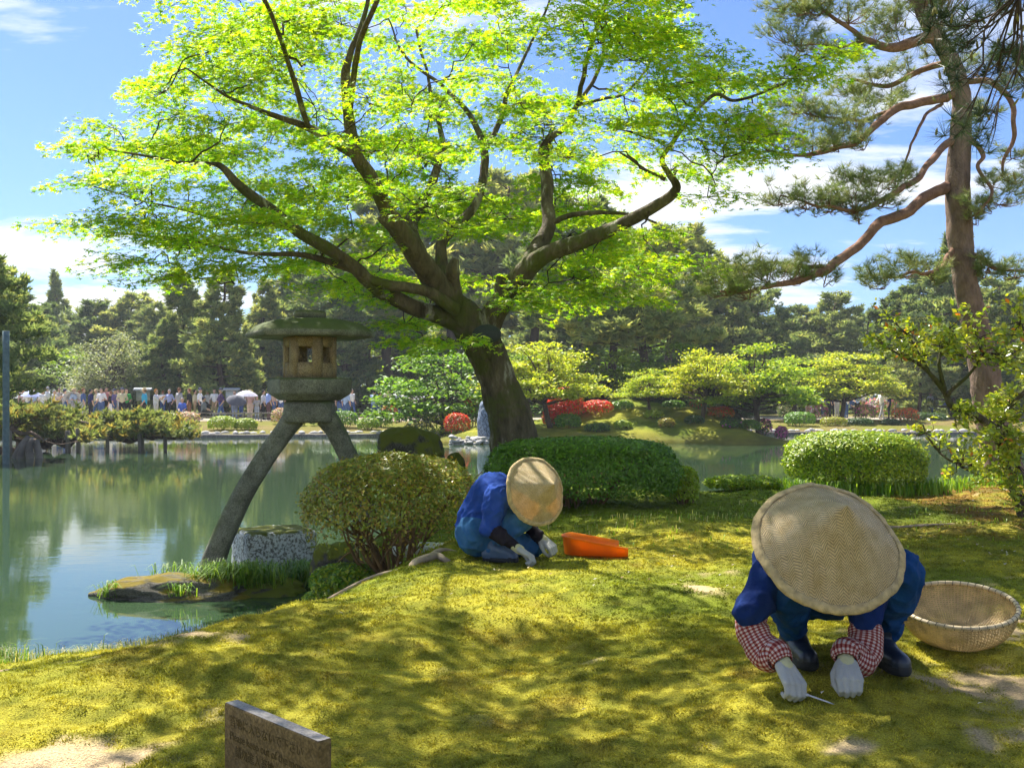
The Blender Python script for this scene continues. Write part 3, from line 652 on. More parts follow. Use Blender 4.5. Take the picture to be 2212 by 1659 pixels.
SHADE = [(-1.6, 5.4, 3.9), (-0.9, 5.0, 4.0), (-0.2, 4.7, 4.0), (0.6, 5.0, 4.1), (1.2, 5.6, 4.2), (0.1, 5.6, 4.2), (-1.2, 6.2, 4.2), (-2.2, 6.1, 4.2), (1.9, 6.3, 4.5), (0.9, 6.3, 4.5), (0.3, 6.9, 4.6), (-0.5, 6.5, 4.5), (2.5, 6.9, 4.7), (1.6, 7.1, 4.8), (-1.7, 7.0, 4.6), (-2.6, 7.1, 4.7), (0.2, 4.2, 3.6), (-0.7, 4.2, 3.6), (0.9, 4.4, 3.7), (-1.6, 4.5, 3.7), (-2.4, 5.0, 3.8), (2.0, 5.3, 4.2), (2.7, 6.1, 4.5), (0.5, 5.7, 4.9), (1.4, 5.0, 4.6), (0.8, 5.5, 5.2), (1.7, 6.0, 5.2), (-0.1, 4.4, 4.6)]  # unseen leaf pads added above the frame to shade the foreground
SHADE += [(-0.3, 5.8, 4.3), (0.2, 5.5, 4.5), (0.5, 6.2, 4.7), (-0.1, 6.1, 4.9), (0.0, 5.2, 4.2), (-0.5, 5.5, 4.6), (0.4, 5.9, 5.2), (0.9, 5.9, 4.6), (-0.2, 5.6, 5.3), (0.3, 5.0, 4.9), (0.7, 5.3, 4.7)]
for (a, b, c_) in SHADE:
    if not in_lit(np.array([a, b, c_]), 0.3): pads.append((np.array([a, b, c_]) + rng.normal(0, 0.1, 3), rng.uniform(0.40, 0.62)))
DARK = [(-1.3, 3.7), (-0.8, 3.9), (-0.25, 3.35), (0.35, 3.15), (0.5, 4.2), (0.9, 4.6), (-1.7, 4.0), (-0.9, 3.2), (0.75, 3.5), (1.4, 2.9), (2.0, 3.2), (-0.6, 2.75), (1.0, 3.0), (1.75, 4.9), (0.1, 4.0), (-1.1, 4.35), (2.3, 4.2), (2.4, 5.2), (-0.1, 2.8), (1.9, 4.4)]  # ground spots to darken; an unseen leaf pad is added sunward of each
for (a, b) in DARK:
    h_ = rng.uniform(3.95, 4.7); c = np.array([a - 0.39 * h_, b + 0.58 * h_, h_]) + rng.normal(0, 0.06, 3)
    if not in_lit(c, 0.1): pads.append((c, rng.uniform(0.32, 0.46)))
lv, tw = Acc(), Acc(); axis0 = np.array([mb[0], mb[1], 0])
LIME = np.array([(0.37, 0.50, 0.02), (0.28, 0.46, 0.018), (0.42, 0.52, 0.025), (0.48, 0.52, 0.035), (0.19, 0.38, 0.018)])
order = np.argsort([np.linalg.norm(LP[:, :3] - c, axis=1).min() for c, _ in pads]); pads = [pads[k] for k in order]
for c, r_ in pads:
    off = c - LP[:, :3]; dist = np.linalg.norm(off, axis=1) + np.maximum(0, LP[:, 2] - c[2]) * 0.9
    j = int(np.argmin(dist)); st = LP[j, :3]; rad = min(LP[j, 3] * 0.6, 0.013)
    outd = c - axis0; outd[2] = 0; outd = unit(outd); 
    hub = c - outd * r_ * 0.55
    mid = (st + hub) / 2 + rng.normal(0, 0.08, 3); mid[2] += 0.05
    Qc = smoothpath([st, mid, hub], 9); Rc = np.linspace(max(rad, 0.007), 0.005, 9); Qc[1:-1] += rng.normal(0, 0.018, (7, 3)); acc_tube(tw, Qc, Rc, seg=5)
    LP = np.vstack([LP, np.column_stack([Qc[3:], Rc[3:]])])
    a0 = math.atan2(outd[1], outd[0]); k = 9
    ang = a0 + np.linspace(-2.0, 2.0, k) + rng.normal(0, 0.15, k); L = r_ * rng.uniform(0.9, 1.65, k) * (1 - 0.28 * np.abs(np.linspace(-1, 1, k)))
    dirs = np.column_stack([np.cos(ang), np.sin(ang), rng.normal(0.06, 0.13, k)])
    for q in range(k):
        s = np.linspace(0, 1, 5)[:, None]; Pq = hub + dirs[q] * L[q] * s + np.array([0, 0, -0.16]) * (s ** 2) * L[q]
        acc_tube(tw, Pq, np.linspace(0.0035, 0.0012, 5), seg=3, cap=False)
    n = int(510 * (r_ / 0.5) ** 2); ti = rng.integers(0, k, n); s = rng.uniform(0.12, 1.05, n) ** 0.8
    d = dirs[ti]; side = np.column_stack([-d[:, 1], d[:, 0], np.zeros(n)]); sg = rng.choice([-1, 1], n)
    lat = rng.uniform(0.01, 0.21, n) * (1.15 - s * 0.7)
    P = hub + d * (L[ti] * s)[:, None] + side * (sg * lat)[:, None] + np.column_stack([np.zeros(n), np.zeros(n), -0.16 * s ** 2 * L[ti] + rng.normal(0.0, 0.028, n) - lat * 0.2])
    nrm = np.array([0, 0, 1.0]) + rng.normal(0, 0.30, (n, 3)) + outd * 0.15
    fwd = d * 0.8 + side * sg[:, None] * 0.9 + rng.normal(0, 0.25, (n, 3))
    tone = rng.uniform(0, 1) ; cc = palette(n, LIME, spread=0.2) * (0.92 + 0.32 * tone)
    V, F, cc = scatter(STAR_V, STAR_F, P, nrm, fwd, rng.uniform(0.036, 0.058, n), cc)
    lv.add(V, F, cc)
tag(tw.build('twigs', M['twig'], maple, mb), kind='stuff')
tag(lv.build('crown', M['leaf'], maple, mb), kind='stuff')

# ------------------------------------------------------------------ the red pine at the right
def px_limb(rows, n=None, seed=0, wob=0.05):
    pts = np.array([np.append(W(a, b, d), w * 0.5 * d / F_PX) for a, b, d, w in rows])
    Q = smoothpath(pts, n or len(rows) * 7); Q[:, 3] = np.maximum(Q[:, 3], 0.005)
    ww = (np.column_stack([noise(Q[:, :3], 3.0, 300 + seed + k, 2) for k in range(3)]) - 0.5) * wob; ww[:2] = 0; Q[:, :3] += ww
    return Q
pine_rows = {
 'trunk': [(2176, 1070, 12.0, 104), (2160, 980, 12, 84), (2138, 880, 12, 72), (2120, 760, 12, 64), (2099, 670, 12, 57), (2084, 602, 12, 54), (2077, 548, 12, 55), (2071, 467, 12, 57), (2070, 367, 12, 53), (2077, 267, 12, 45), (2073, 187, 12, 40), (2047, 117, 12, 38), (2014, 67, 12, 36), (1985, 0, 12, 30), (1975, -120, 12, 24), (2000, -260, 12, 14)],
 'A': [(2045, 405, 12, 30), (1974, 444, 11.7, 27), (1907, 484, 11.4, 25), (1841, 541, 11.1, 23), (1774, 589, 10.8, 22), (1707, 613, 10.6, 16), (1640, 626, 10.4, 10), (1560, 630, 10.3, 5)],
 'A2': [(1790, 580, 10.9, 12), (1720, 575, 11.0, 9), (1640, 570, 11.0, 6), (1560, 585, 11, 4)],
 'B': [(2060, 300, 12, 20), (2008, 354, 11.6, 17), (1958, 404, 11.3, 16), (1907, 434, 11.1, 13), (1841, 451, 10.9, 10), (1774, 444, 10.8, 7), (1683, 424, 10.7, 4)],
 'C': [(2060, 205, 12, 24), (1991, 217, 11.9, 22), (1941, 234, 11.8, 20), (1901, 267, 11.7, 18), (1841, 307, 11.6, 15), (1774, 331, 11.5, 12), (1700, 334, 11.4, 8), (1610, 300, 11.3, 4)],
 'C2': [(1941, 236, 11.8, 10), (1870, 255, 12.1, 8), (1800, 262, 12.3, 6), (1730, 235, 12.4, 4)],
 'D': [(2020, 80, 12, 30), (1941, 103, 11.9, 24), (1874, 87, 11.8, 15), (1824, 57, 11.8, 11), (1774, 20, 11.8, 7), (1730, -30, 11.8, 4)],
 'D2': [(1874, 88, 11.8, 9), (1800, 105, 11.9, 6), (1720, 95, 12, 4)],
 'E': [(2050, 132, 12, 17), (1974, 157, 12.3, 14), (1907, 184, 12.5, 11), (1840, 170, 12.7, 6)],
 'Fr': [(2075, 180, 12, 18), (2141, 174, 11.8, 15), (2185, 220, 11.7, 13), (2191, 294, 11.7, 11), (2168, 334, 11.7, 9), (2175, 378, 11.7, 6)],
 'G': [(2090, 290, 12, 14), (2121, 334, 11.8, 11), (2112, 365, 11.8, 9), (2141, 414, 11.7, 8), (2104, 458, 11.7, 6)],
 'H': [(2068, 530, 12, 16), (2047, 552, 11.9, 14), (2028, 586, 11.7, 12), (1974, 590, 11.4, 8), (1910, 600, 11.2, 4)],
 'I': [(2085, 545, 12, 15), (2108, 552, 12, 13), (2147, 580, 11.8, 10), (2230, 589, 11.6, 6)],
 'J': [(2035, 225, 12, 9), (1995, 260, 11.7, 8), (1965, 330, 11.5, 6), (1945, 385, 11.4, 4)],
}
pb = np.array([W(2176, 1070, 12)[0], 12.0, gz(6.0, 12.0) - 0.08])
pine = tag(empty('pine_tree', pb), 'tall red pine with bare orange limbs at the water edge', 'tree')
plp = []
for k, (nm, rows) in enumerate(pine_rows.items()):
    rows = [(a, b, d, w * (0.9 if nm == 'trunk' else 0.85)) for a, b, d, w in rows]
    Q = px_limb(rows, n=130 if nm == 'trunk' else None, seed=k, wob=0.0 if nm == 'trunk' else 0.12)
    V, Fq = tube(Q[:, :3], Q[:, 3], seg=36 if nm == 'trunk' else 12, rough=0.14, seed=5, nscale=7, ridge=0.14 if nm == 'trunk' else 0.1)
    mk('trunk' if nm == 'trunk' else 'limb', V, Fq, M['bark_pine' if nm == 'trunk' else 'bark_pine_red'], pine, pb, smooth=True)
    if nm != 'trunk': plp.append(Q)
PLP = np.concatenate(plp)
TV, TF = tuft_template(26, 1, 0.017)
NEEDLE = [(0.22, 0.29, 0.09), (0.28, 0.34, 0.12), (0.16, 0.23, 0.07), (0.34, 0.37, 0.15)]
def needle_pad(lv, tw, c, rx, rz, n, LPs, size, TVF, cols, r0=0.008, flat=0.35, candles=None):
    c = np.asarray(c, float); j = int(np.argmin(np.linalg.norm(LPs[:, :3] - c, axis=1))); st = LPs[j, :3]
    k = max(4, n // 6); ang = rng.uniform(0, 2 * np.pi, k); R = rx * np.sqrt(rng.uniform(0.05, 1, k))
    T = c + np.column_stack([np.cos(ang) * R, np.sin(ang) * R, rng.uniform(-0.5, 1, k) * rz])
    hub = c * 0.6 + st * 0.4 - np.array([0, 0, rz * 0.7])
    acc_tube(tw, smoothpath([st, (st + hub) / 2 + rng.normal(0, 0.05, 3), hub], 6), np.linspace(r0, r0 * 0.7, 6), seg=5)
    for q in range(k):
        mid = (hub + T[q]) / 2 + rng.normal(0, 0.05, 3) * rx - np.array([0, 0, rz * 0.35])
        acc_tube(tw, smoothpath([hub, mid, T[q]], 5), np.linspace(r0 * 0.6, r0 * 0.25, 5), seg=4, cap=False)
    ti = rng.integers(0, k, n); s = rng.uniform(0.55, 1.05, n)[:, None]
    P = hub * (1 - s) + T[ti] * s + rng.normal(0, 1, (n, 3)) * np.array([0.16 * rx, 0.16 * rx, 0.25 * rz])
    nrm = rng.normal(0, flat, (n, 3)) + np.array([0, 0, 1]); fwd = (T[ti] - hub) + rng.normal(0, 0.2, (n, 3))
    V, F, cc = scatter(TVF[0], TVF[1], P, nrm, fwd, size * rng.uniform(0.7, 1.2, n), palette(n, cols, spread=0.2))
    lv.add(V, F, cc)
lv, tw = Acc(), Acc()
ppads = [(1560, 610, 10.4, .30), (1600, 590, 10.5, .34), (1650, 580, 10.6, .34), (1700, 585, 10.7, .30), (1620, 620, 10.3, .26), (1750, 570, 10.9, .24), (1790, 600, 10.9, .18), (1540, 595, 10.8, .25),
  (1690, 420, 10.7, .24), (1740, 430, 10.8, .30), (1790, 435, 10.9, .30), (1840, 435, 10.9, .28), (1830, 385, 11.0, .26), (1880, 385, 11.1, .28), (1930, 390, 11.3, .26), (1900, 425, 11.1, .24), (1960, 370, 11.5, .22), (1860, 455, 10.9, .2),
  (1620, 290, 11.3, .28), (1660, 260, 11.4, .30), (1700, 290, 11.4, .32), (1750, 310, 11.5, .3), (1710, 225, 12.4, .3), (1760, 240, 12.3, .32), (1810, 250, 12.2, .32), (1850, 270, 12.0, .3), (1800, 300, 11.5, .28), (1860, 215, 12.5, .28), (1900, 230, 11.9, .26), (1830, 190, 12.6, .3), (1890, 160, 12.5, .28), (1930, 200, 12.4, .24), (1600, 270, 11.2, .24), (1870, 310, 11.6, .22),
  (1690, 60, 11.9, .28), (1730, 20, 11.8, .34), (1780, 10, 11.8, .34), (1840, 20, 11.8, .32), (1730, 90, 12, .28), (1790, 95, 11.9, .28), (1850, 110, 11.9, .24), (1700, 130, 12, .22), (1890, 60, 11.9, .26), (1920, 20, 12, .3), (1940, 70, 12, .22), (1680, 20, 11.9, .26),
  (1900, 590, 11.2, .28), (1950, 575, 11.4, .30), (2000, 570, 11.6, .26), (1890, 610, 11.2, .22), (2020, 600, 11.6, .18), (2140, 570, 11.8, .24), (2190, 580, 11.7, .28), (2120, 590, 11.9, .18),
  (2120, 440, 11.7, .26), (2170, 430, 11.7, .28), (2200, 380, 11.7, .3), (2150, 380, 11.7, .24), (2110, 470, 11.7, .2), (2190, 330, 11.8, .2), (2130, 240, 12.3, .24), (2180, 180, 12, .25), (2200, 120, 12, .3), (2130, 130, 12.2, .26), (2000, 0, 12, .3), (1960, -60, 12, .35), (2060, -30, 12, .35), (2020, 110, 12.5, .2), (1960, 140, 12.5, .22)]
for (a, b, d, r_) in ppads: needle_pad(lv, tw, W(a, b, d), r_ * 1.05, 0.14, int(70 * (r_ / 0.28) ** 2), PLP, 0.13, (TV, TF), NEEDLE)
for k in range(34):
    c = W(rng.uniform(1600, 2300), rng.uniform(-550, -40), rng.uniform(10.3, 13.5)); needle_pad(lv, tw, c, 0.45, 0.18, 60, PLP, 0.13, (TV, TF), NEEDLE)
tag(tw.build('twigs', M['bark_pine_red'], pine, pb), kind='stuff'); tag(lv.build('crown', M['needle'], pine, pb), kind='stuff')

# overhanging pine whose trunk stands to the right of the camera
ov_base = np.array([4.3, 3.6, gz(4.3, 3.6) - 0.05])
ovp = tag(empty('overhanging_pine', ov_base), 'dark pine branch with long needles and cones hanging into the top corner', 'tree')
ov_rows = [[(4.3, 3.6, -0.05, .17), (4.25, 3.7, 1.5, .15), (4.2, 3.9, 3.0, .13), (4.0, 4.2, 4.4, .10), (3.9, 4.3, 5.6, .06)],
           [(4.22, 3.85, 2.7, .06), (3.6, 4.3, 3.15, .04), (3.0, 4.7, 3.2, .025), (2.5, 4.9, 3.05, .012)],
           [(4.1, 4.0, 3.5, .06), (3.3, 4.6, 3.7, .045), (2.4, 5.2, 3.75, .03), (1.5, 5.6, 3.9, .015)],
           [(4.0, 4.2, 4.3, .06), (3.0, 4.6, 4.6, .05), (2.0, 4.8, 4.7, .035), (0.8, 5.0, 4.6, .018)],
           [(4.2, 3.8, 3.2, .05), (3.2, 3.6, 3.6, .04), (2.2, 3.7, 3.8, .03), (1.4, 4.0, 3.7, .015)]]
olp = []
for k, rows in enumerate(ov_rows):
    Q = smoothpath(np.array(rows), 24); V, Fq = tube(Q[:, :3], Q[:, 3], seg=10, rough=0.15, seed=8)
    mk('trunk' if k == 0 else 'limb', V, Fq, M['bark_pine'], ovp, ov_base, smooth=True); 
    if k: olp.append(Q)
OLP = np.concatenate(olp); lv, tw, cn = Acc(), Acc(), Acc()
TV2, TF2 = tuft_template(34, 4, 0.011, 0.1)
DARKN = [(0.05, 0.085, 0.035), (0.07, 0.11, 0.045), (0.035, 0.06, 0.03)]
opads = [(2000, 60), (2060, 40), (2110, 60), (2160, 40), (2030, 100), (2090, 110), (2150, 110), (2200, 90), (2200, 150), (2130, 170), (2180, 210), (2080, 195), (2100, 270), (2050, 20), (2190, 20), (2040, 290), (2120, 320)]
for (a, b) in opads:
    d = rng.uniform(4.8, 6.0); c = W(a + rng.normal(0, 10), b + rng.normal(0, 10), d); needle_pad(lv, tw, c, 0.12, 0.09, 9, OLP, 0.14, (TV2, TF2), DARKN, 0.006, 0.9)
    for q in range(2):
        cp = c + rng.normal(0, 0.08, 3); up = unit(np.array([rng.normal(0, .3), rng.normal(0, .3), 1])); acc_tube(cn, [cp, cp + up * 0.012, cp + up * 0.03, cp + up * 0.045], [0.004, 0.0075, 0.006, 0.002], seg=7)
for k in range(30):
    while True:
        c = np.array([rng.uniform(0.6, 3.4), rng.uniform(3.6, 5.6), rng.uniform(3.3, 5.0)])
        if c[2] > CAMZ + 0.42 * c[1] + 0.15: break
    needle_pad(lv, tw, c, 0.3, 0.12, 26, OLP, 0.15, (TV2, TF2), DARKN, 0.008, 0.6)
tag(tw.build('twigs', M['twig'], ovp, ov_base), kind='stuff'); tag(lv.build('crown', M['needle'], ovp, ov_base), kind='stuff')
tag(cn.build('candles', plain('candle', (0.22, 0.2, 0.06), 0.7), ovp, ov_base), kind='stuff')  # upright pale green spring candles among the needles

# ------------------------------------------------------------------ shrub with glossy leaves at the right edge
shb = np.array([W(2210, 1100, 8.9)[0], 8.9, gz(4.57, 8.9) - 0.04])
shr = tag(empty('shrub', shb), 'loose shrub with glossy yellow green leaves leaning in at the right edge', 'shrub')
sh_rows = [[(2214, 1120, 8.9, 26), (2205, 1087, 8.9, 24), (2175, 1020, 8.8, 22), (2148, 930, 8.7, 20), (2108, 893, 8.6, 17), (2057, 873, 8.5, 15), (2041, 846, 8.5, 13), (2008, 810, 8.4, 10), (1941, 770, 8.3, 6), (1891, 733, 8.2, 3)],
 [(2041, 850, 8.5, 10), (2030, 790, 8.4, 8), (2035, 740, 8.4, 5), (2050, 700, 8.3, 3)], [(2012, 812, 8.4, 7), (1985, 765, 8.5, 5), (1960, 720, 8.5, 3)], [(2045, 855, 8.5, 9), (2090, 810, 8.3, 7), (2120, 760, 8.2, 5), (2110, 715, 8.2, 3)],
 [(2170, 1020, 8.8, 8), (2141, 1013, 8.7, 6), (2057, 997, 8.6, 5), (2008, 947, 8.5, 4), (1993, 915, 8.5, 3)], [(2150, 935, 8.7, 12), (2190, 880, 8.6, 10), (2230, 820, 8.5, 8), (2215, 740, 8.4, 5), (2200, 690, 8.4, 3)], [(2190, 1050, 8.8, 12), (2200, 980, 8.6, 9), (2170, 920, 8.4, 5)]]
slp = []
for k, rows in enumerate(sh_rows):
    Q = px_limb(rows, seed=40 + k, wob=0.06); V, Fq = tube(Q[:, :3], Q[:, 3], seg=7, rough=0.12); mk('stem', V, Fq, M['bark_maple'], shr, shb, smooth=True); slp.append(Q)
SLP = np.concatenate(slp); lv, tw = Acc(), Acc()
spads = [(1900, 730, .14), (1920, 705, .16), (1950, 730, .18), (1985, 720, .2), (1960, 760, .16), (2020, 710, .2), (2050, 730, .2), (2080, 720, .2), (2110, 735, .2), (2030, 760, .18), (2070, 770, .16), (2000, 780, .16), (2130, 770, .14), (2190, 700, .2), (2200, 740, .22), (2180, 770, .18), (2212, 780, .2), (2215, 690, .2), (2000, 935, .12), (2030, 960, .13), (2080, 985, .14),
  (2110, 920, .2), (2150, 890, .22), (2190, 880, .25), (2205, 940, .28), (2160, 960, .26), (2190, 1000, .28), (2130, 980, .2), (2210, 1040, .25), (2150, 1030, .22), (2205, 840, .25), (2115, 1030, .18), (2090, 880, .14)]
SHC = [(0.30, 0.38, 0.03), (0.38, 0.43, 0.035), (0.20, 0.29, 0.028), (0.46, 0.46, 0.05)]
for (a, b, r_) in spads:
    c = W(a, b, rng.uniform(8.1, 8.8)); j = int(np.argmin(np.linalg.norm(SLP[:, :3] - c, axis=1))); st = SLP[j, :3]; n = int(150 * (r_ / 0.2) ** 2)
    T = c + rng.normal(0, 0.5, (6, 3)) * r_
    for q in range(6): acc_tube(tw, smoothpath([st, (st + T[q]) / 2 + rng.normal(0, 0.03, 3), T[q]], 5), np.linspace(0.005, 0.002, 5), seg=4, cap=False)
    ti = rng.integers(0, 6, n); s = rng.uniform(0.5, 1.15, n)[:, None]; P = st * (1 - s) + T[ti] * s + rng.normal(0, 0.028, (n, 3)); cc = palette(n, SHC); fl = rng.uniform(size=n) < 0.015; cc[fl] = (0.6, 0.2, 0.04)
    V, F, cc = scatter(LEAF_V, LEAF_F, P, rng.normal(0, 0.6, (n, 3)) + np.array([0, -0.2, 0.9]), rng.normal(0, 0.7, (n, 3)) + np.array([0, 0, 0.5]), rng.uniform(0.04, 0.068, n), cc); lv.add(V, F, cc)
tag(tw.build('twigs', M['twig'], shr, shb), kind='stuff'); tag(lv.build('leaves', M['glossy_leaf'], shr, shb), kind='stuff')

# ------------------------------------------------------------------ clipped bushes on the near bank
def at_ground(px, d, dz=-0.02):
    x = (px - CX) / F_PX * d; return (x, d, gz(x, d) + dz)
def nb(name, px, d, wpx, top, n, size, cols, label, seed, ryf=0.9, **kw):
    loc = at_ground(px, d); rx = wpx * 0.5 * d / F_PX; h = (CAMZ - (top - HZ) / F_PX * d) - loc[2]
    return bush(name, loc, rx, rx * ryf, h, n, size, cols, label, seed=seed, **kw)
nb('azalea_bush', 850, 7.35, 385, 980, 26000, 0.030, OL + [(0.20, 0.26, 0.02), (0.26, 0.30, 0.03), (0.16, 0.2, 0.02)], 'rounded olive and bronze azalea with bare stems showing, beside the stone lantern', 1, low=0.33, open_low=0.78, nst=30, r0=0.016, p=2.5, group='clipped bushes on the near bank', inner=0.15, stem_spread=0.8)
nb('clipped_hedge', 1258, 9.75, 412, 945, 40000, 0.034, GR + [(0.13, 0.24, 0.02)], 'wide deep green clipped hedge at the foot of the big maple', 2, ryf=0.55, low=0.15, open_low=0.3, nst=24, r0=0.014, p=2.9, group='clipped bushes on the near bank', inner=0.2)
nb('round_bush', 1846, 11.5, 284, 933, 30000, 0.038, YG + [(0.12, 0.2, 0.015)], 'bright yellow green clipped round bush at the water edge', 3, ryf=0.8, low=0.12, open_low=0.25, nst=18, p=2.9, group='clipped bushes on the near bank', inner=0.2)
nb('low_bush', 1475, 9.9, 66, 1010, 3500, 0.032, YG, 'small bright bush at the end of the green hedge', 4, ryf=1.0, low=0.05)
nb('low_bush', 1605, 11.0, 160, 1028, 9000, 0.034, YG + [(0.2, 0.33, 0.02)], 'low spreading lime green bush by the water', 5, ryf=0.7, low=0.0, p=2.2)
nb('seedling_azalea', 745, 7.3, 150, 1218, 4500, 0.034, YG + GR, 'small leafy azalea below the bronze azalea', 6, ryf=0.8, low=0.0, p=2.0)
nb('seedling_azalea', 690, 7.7, 70, 1275, 1400, 0.03, GR + YG, 'tiny green shoot cluster at the inlet beside the root', 7, low=0.0, p=2.0)

# grass tufts
def grass(name, loc, n, h, spread, cols, label, width=0.005, lean=0.7, group=None, seed=0):
    r = np.random.default_rng(500 + seed); base = np.column_stack([r.normal(0, 1, n) * spread[0], r.normal(0, 1, n) * spread[1], np.zeros(n)])
    base[:, 2] = ground_or(base[:, :2] + np.array(loc[:2]), loc[2]) - loc[2] if seed >= 0 else 0
    a = r.uniform(0, 2 * np.pi, n); d = np.column_stack([np.cos(a), np.sin(a), np.zeros(n)]); s = np.column_stack([-d[:, 1], d[:, 0], np.zeros(n)])
    H = h * r.uniform(0.5, 1.15, n); Ln = H * r.uniform(0.2, 1.0, n) * lean; w = width * r.uniform(0.6, 1.3, n)
    p0 = base; p1 = base + d * (Ln * 0.35)[:, None] + np.column_stack([0 * H, 0 * H, H * 0.65]); p2 = base + d * Ln[:, None] + np.column_stack([0 * H, 0 * H, H * 0.8 - Ln * 0.25])
    V = np.stack([p0 - s * w[:, None], p0 + s * w[:, None], p1 + s * w[:, None] * 0.8, p1 - s * w[:, None] * 0.8, p2], 1).reshape(-1, 3)
    k = np.arange(n) * 5; F4 = np.stack([k, k + 1, k + 2, k + 3], 1); F3 = np.stack([k + 3, k + 2, k + 4], 1); c = np.repeat(palette(n, cols, r), 5, 0)
    return tag(mk(name, V + np.array(loc), [F4, F3], M['blade'], base=np.array(loc), col=c), label, 'grass', group, 'stuff')
def ground_or(P, z0): return np.maximum(ground_z(P), WATER - 0.02)
GG = [(0.09, 0.2, 0.015), (0.14, 0.26, 0.02), (0.2, 0.3, 0.03)]; PG = [(0.42, 0.40, 0.16), (0.32, 0.34, 0.1), (0.5, 0.45, 0.22), (0.2, 0.26, 0.04)]
grass('grass_tuft', (-3.3, 6.1, WATER), 800, 0.21, (0.24, 0.14), PG + GG, 'pale grass tuft at the water edge in the left corner', 0.0032, 0.9, seed=1)
for k, (x, y, n) in enumerate([(-2.7, 6.45, 160), (-2.45, 6.65, 180), (-2.15, 6.85, 220), (-1.95, 7.2, 200), (-2.95, 6.3, 120), (-3.9, 5.75, 160)]):
    grass('edge_grass', (x, y, gz(x, y)), n * 2, 0.17, (0.18, 0.09), PG, 'bleached grass fringe along the near water edge', 0.0028, 1.0, 'bleached grass along the edge', seed=2 + k)
for k, (x, y, n) in enumerate([(3.55, 11.0, 260), (4.0, 11.0, 260), (4.5, 11.05, 220), (3.1, 11.0, 160), (4.9, 11.3, 120), (5.5, 11.6, 120), (6.1, 11.7, 90)]):
    grass('bank_grass', (x, y, gz(x, y)), int(n * 1.5), 0.20, (0.2, 0.12), [(0.2, 0.36, 0.02), (0.28, 0.4, 0.04), (0.14, 0.28, 0.02)], 'fresh green grass in front of the clipped round bush', 0.006, 0.6, 'fresh grass before the round bush', seed=10 + k)
for k, (x, y, n) in enumerate([(1.2, 8.3, 90), (2.0, 8.7, 110), (0.7, 7.9, 60), (2.6, 9.4, 80)]):
    grass('seed_grass', (x, y, gz(x, y)), n, 0.07, (0.34, 0.14), PG + GG, 'pale seeding grass along the foot of the hedge', 0.004, 0.6, 'pale seeding grass by the hedge', seed=20 + k)
for k, (x, y, n, sx_, sy_) in enumerate([(3.6, 9.6, 90, 0.8, 0.5), (4.6, 8.6, 80, 0.6, 0.5), (3.0, 7.6, 50, 0.7, 0.5), (1.0, 7.3, 60, 0.6, 0.2), (-0.6, 6.9, 70, 0.3, 0.2)]):
    grass('weed_sprigs', (x, y, gz(x, y)), n, 0.055, (sx_, sy_), [(0.3, 0.42, 0.04), (0.22, 0.36, 0.03)], 'scattered green weed sprigs sprouting from the moss', 0.004, 0.8, 'weed sprigs in the moss', seed=40 + k)

# ------------------------------------------------------------------ stone lantern on two legs
LD = 9.7; lx = W(669, 860, LD)[0]; S = LD / F_PX
def zy(py): return CAMZ - (py - HZ) * S
lb = np.array([lx, LD, WATER])
lan = tag(empty('stone_lantern', lb), 'two-legged mossy stone lantern straddling the water edge', 'lantern')
def hexring(rows, subdiv=1):             # (R, z) rows -> six-sided solid with flat faces
    a = np.arange(6) * np.pi / 3; V = []
    for R, z in rows: V += [(R * math.cos(t), R * math.sin(t), z) for t in a]
    n = len(rows); F = [[i * 6 + j, i * 6 + (j + 1) % 6, (i + 1) * 6 + (j + 1) % 6, (i + 1) * 6 + j] for i in range(n - 1) for j in range(6)]
    V += [(0, 0, rows[0][1]), (0, 0, rows[-1][1])]
    T = [[len(V) - 2, (j + 1) % 6, j] for j in range(6)] + [[len(V) - 1, (n - 1) * 6 + j, (n - 1) * 6 + (j + 1) % 6] for j in range(6)]
    return np.array(V, float), [np.array(F), np.array(T)]
def lpart(name, V, F, mat='lantern', bevel=0.006, smooth=False):
    V = np.asarray(V, float) + np.array([lx, LD, 0]); o = mk(name, V, F, M[mat], lan, lb, smooth=smooth)
    if bevel:
        b = o.modifiers.new('bevel', 'BEVEL'); b.width = bevel; b.segments = 3; b.limit_method = 'ANGLE'; b.angle_limit = math.radians(25)
    return o
roof = [(0.30, zy(729)), (0.60, zy(731)), (0.632, zy(727)), (0.628, zy(719)), (0.56, zy(707)), (0.45, zy(697)), (0.32, zy(691)), (0.12, zy(689))]
lpart('roof', *hexring(roof), bevel=0.02)
V, F = lathe([(0.0, zy(690)), (0.13, zy(690)), (0.155, zy(685)), (0.158, zy(678)), (0.145, zy(673)), (0.10, zy(670.5)), (0.0, zy(670))], 22); lpart('finial', V, F, bevel=0, smooth=True)
